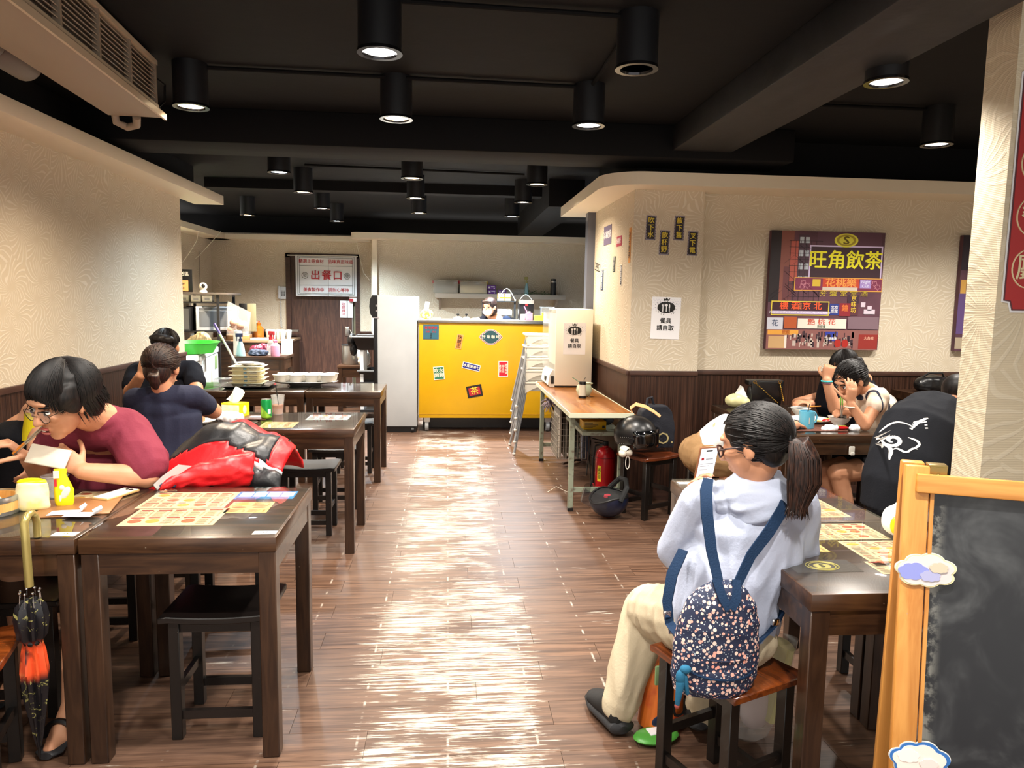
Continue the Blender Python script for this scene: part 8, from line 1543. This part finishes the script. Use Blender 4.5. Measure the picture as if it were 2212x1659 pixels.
# ---------------------------------------------------------- person in the printed black shirt
t = person('person in a black shirt with a white printed back beside the front pillar, bent away', (2.320, 3.45, 0)); p0, p1 = at(1968, 1120, Y=3.42), at(2040, 930, Y=3.50); hipc = V((2.290, 3.42, .54)); H = hframe((2.790, 3.75, 1.02), (.6, .6, -.5)); nb = V((2.690, 3.68, .98)); body = MB(); headmesh(body, H, nb)
sp = [hipc, V((2.340, 3.45, .72)), V((2.440, 3.52, .88)), V((2.570, 3.60, .95)), nb]; sdv = (-.75, .65, 0); torso(body, sp, [(.15, .11), (.15, .11), (.16, .11), (.15, .1), (.05, .05)], sdv); arm(body, (2.720, 3.50, .92), (2.870, 3.60, .80), (3.020, 3.75, .80)); arm(body, (2.500, 3.76, .93), (2.620, 3.95, .80), (2.770, 4.0, .80)); hand(body, (3.020, 3.75, .80), (.5, .8, 0), (0, 0, -1), 1); hand(body, (2.770, 4.0, .80), (.8, .3, 0), (0, 0, -1), -1)
for a_ in (V((.12, -.10, 0)), V((-.08, .10, 0))): body.cap(hipc+a_*.7, hipc+a_+V((.26, .28, -.03)), .085, .065).cap(hipc+a_+V((.26, .28, -.03)), hipc+a_+V((.2, .2, -.45)), .058, .036)
vox(body, 'body', M_SKIN, t, .009, 3); sh = MB(); torso(sh, [hipc-V((0.01, 0, .05)), hipc+V((0, 0, .08)), sp[1], sp[2], sp[3], nb-V((0, 0, .02))], [(.185, .15), (.19, .155), (.20, .16), (.205, .155), (.18, .13), (.08, .07)], sdv); sh.cap((2.670, 3.50, .92), (2.790, 3.55, .84), .085, .08).cap((2.500, 3.74, .93), (2.570, 3.86, .85), .085, .08)
so = vox(sh, 'shirt', cloth_m('charcoal_cotton', '#181a20', .9), t, .009, 5, .006, 7, ridges(.006, 9, (0, 0, 1), bias=.3)); make_stool(2.330, 3.42, tr(50), 'black stool under the person in the printed black shirt')
# white print wrapped on the back of the shirt
bv = BVHTree.FromPolygons([XF[t.name]@v.co for v in so.data.vertices], [tuple(p.vertices) for p in so.data.polygons]); CP = V((0, 0, CAM_H))
def wrap(polys, name, off=.003):
    mb = MB(); cpt = at(1975, 935, Y=3.30); n0 = (V((-.25, -1, .35))).normalized(); ux_ = V((1, -.25, 0)).normalized(); uy_ = ux_.cross(n0)*-1
    if uy_.z < 0: uy_ = -uy_
    for poly in polys:
        # subdivide each stroke quad strip and drop it on the cloth along n0
        for i in range(len(poly)-1):
            (x0, y0, w0), (x1, y1, w1) = poly[i], poly[i+1]; w0, w1 = w0*1.5, w1*1.5; d_ = V((x1-x0, y1-y0)); L_ = d_.length or 1; nx_, ny_ = -d_.y/L_, d_.x/L_; q = []
            for x, y, w_ in ((x0, y0, w0), (x1, y1, w1)):
                for s2 in (-1, 1):
                    P_ = cpt+ux_*((x+nx_*w_*s2)*.34)+uy_*((y+ny_*w_*s2)*.34); h_, _, _, _ = bv.ray_cast(P_+n0*.4, -n0); q.append((h_ if h_ else P_)+n0*off)
            mb.add(q, [(0, 2, 3, 1)])
    return mb.build(name, mat('white_shirt_print', '#e8e8e6', .7), t, world=True, kind='stuff')
S_ = lambda f, n, w_: [(*f(i/n), w_*(math.sin(PI*(i+.35)/(n+.7)))**.6) for i in range(n+1)]
pol = [S_(lambda u_: (-.16+.115*(1-.75*u_)*math.cos(2.4+u_*8.5), -.06+.105*(1-.75*u_)*math.sin(2.4+u_*8.5)), 30, .017), S_(lambda u_: (-.30+.10*u_+.05*math.sin(u_*4), -.10-.26*u_**1.3), 10, .016), S_(lambda u_: (-.30+.02*math.sin(u_*9), .03-.20*u_), 10, .012), S_(lambda u_: (-.25+.34*u_, .10+.10*math.sin(u_*PI)+.06*u_), 14, .009), S_(lambda u_: (.02+.12*math.sin(u_*3.2), -.02-.2*u_), 12, .012), S_(lambda u_: (-.20+.30*u_, -.22+.03*math.sin(u_*9)), 14, .010)]
pol += [[(.08+.028*i, .10+.028*i, .006), (.14+.028*i, .20+.012*i, .006)] for i in range(7)]+[[(.06+.02*j, .12+.02*j*0+.03*j, .006), (.28, .12+.05*j, .006)] for j in range(4)]
wrap(pol, 'white_print')
T9 = TXC.get(('x',)); 
vox(MB().cap(hipc+V((.08, -.07, 0)), hipc+V((.38, .18, -.03)), .10, .08).cap(hipc+V((-.06, .07, 0)), hipc+V((.18, .38, -.03)), .10, .08).ell(hipc-V((0, 0, .03)), (.17, .17, .09)).cap(hipc+V((.38, .18, -.03)), hipc+V((.32, .1, -.42)), .075, .055).cap(hipc+V((.18, .38, -.03)), hipc+V((.12, .3, -.42)), .075, .055), 'trousers', cloth_m('dark_trousers', '#15161b'), t, .01, 3); vox(hE(MB(), H, (0, -.02, .04), (.084, .1, .088)), 'hair', M_HAIR, t, .008, 3)
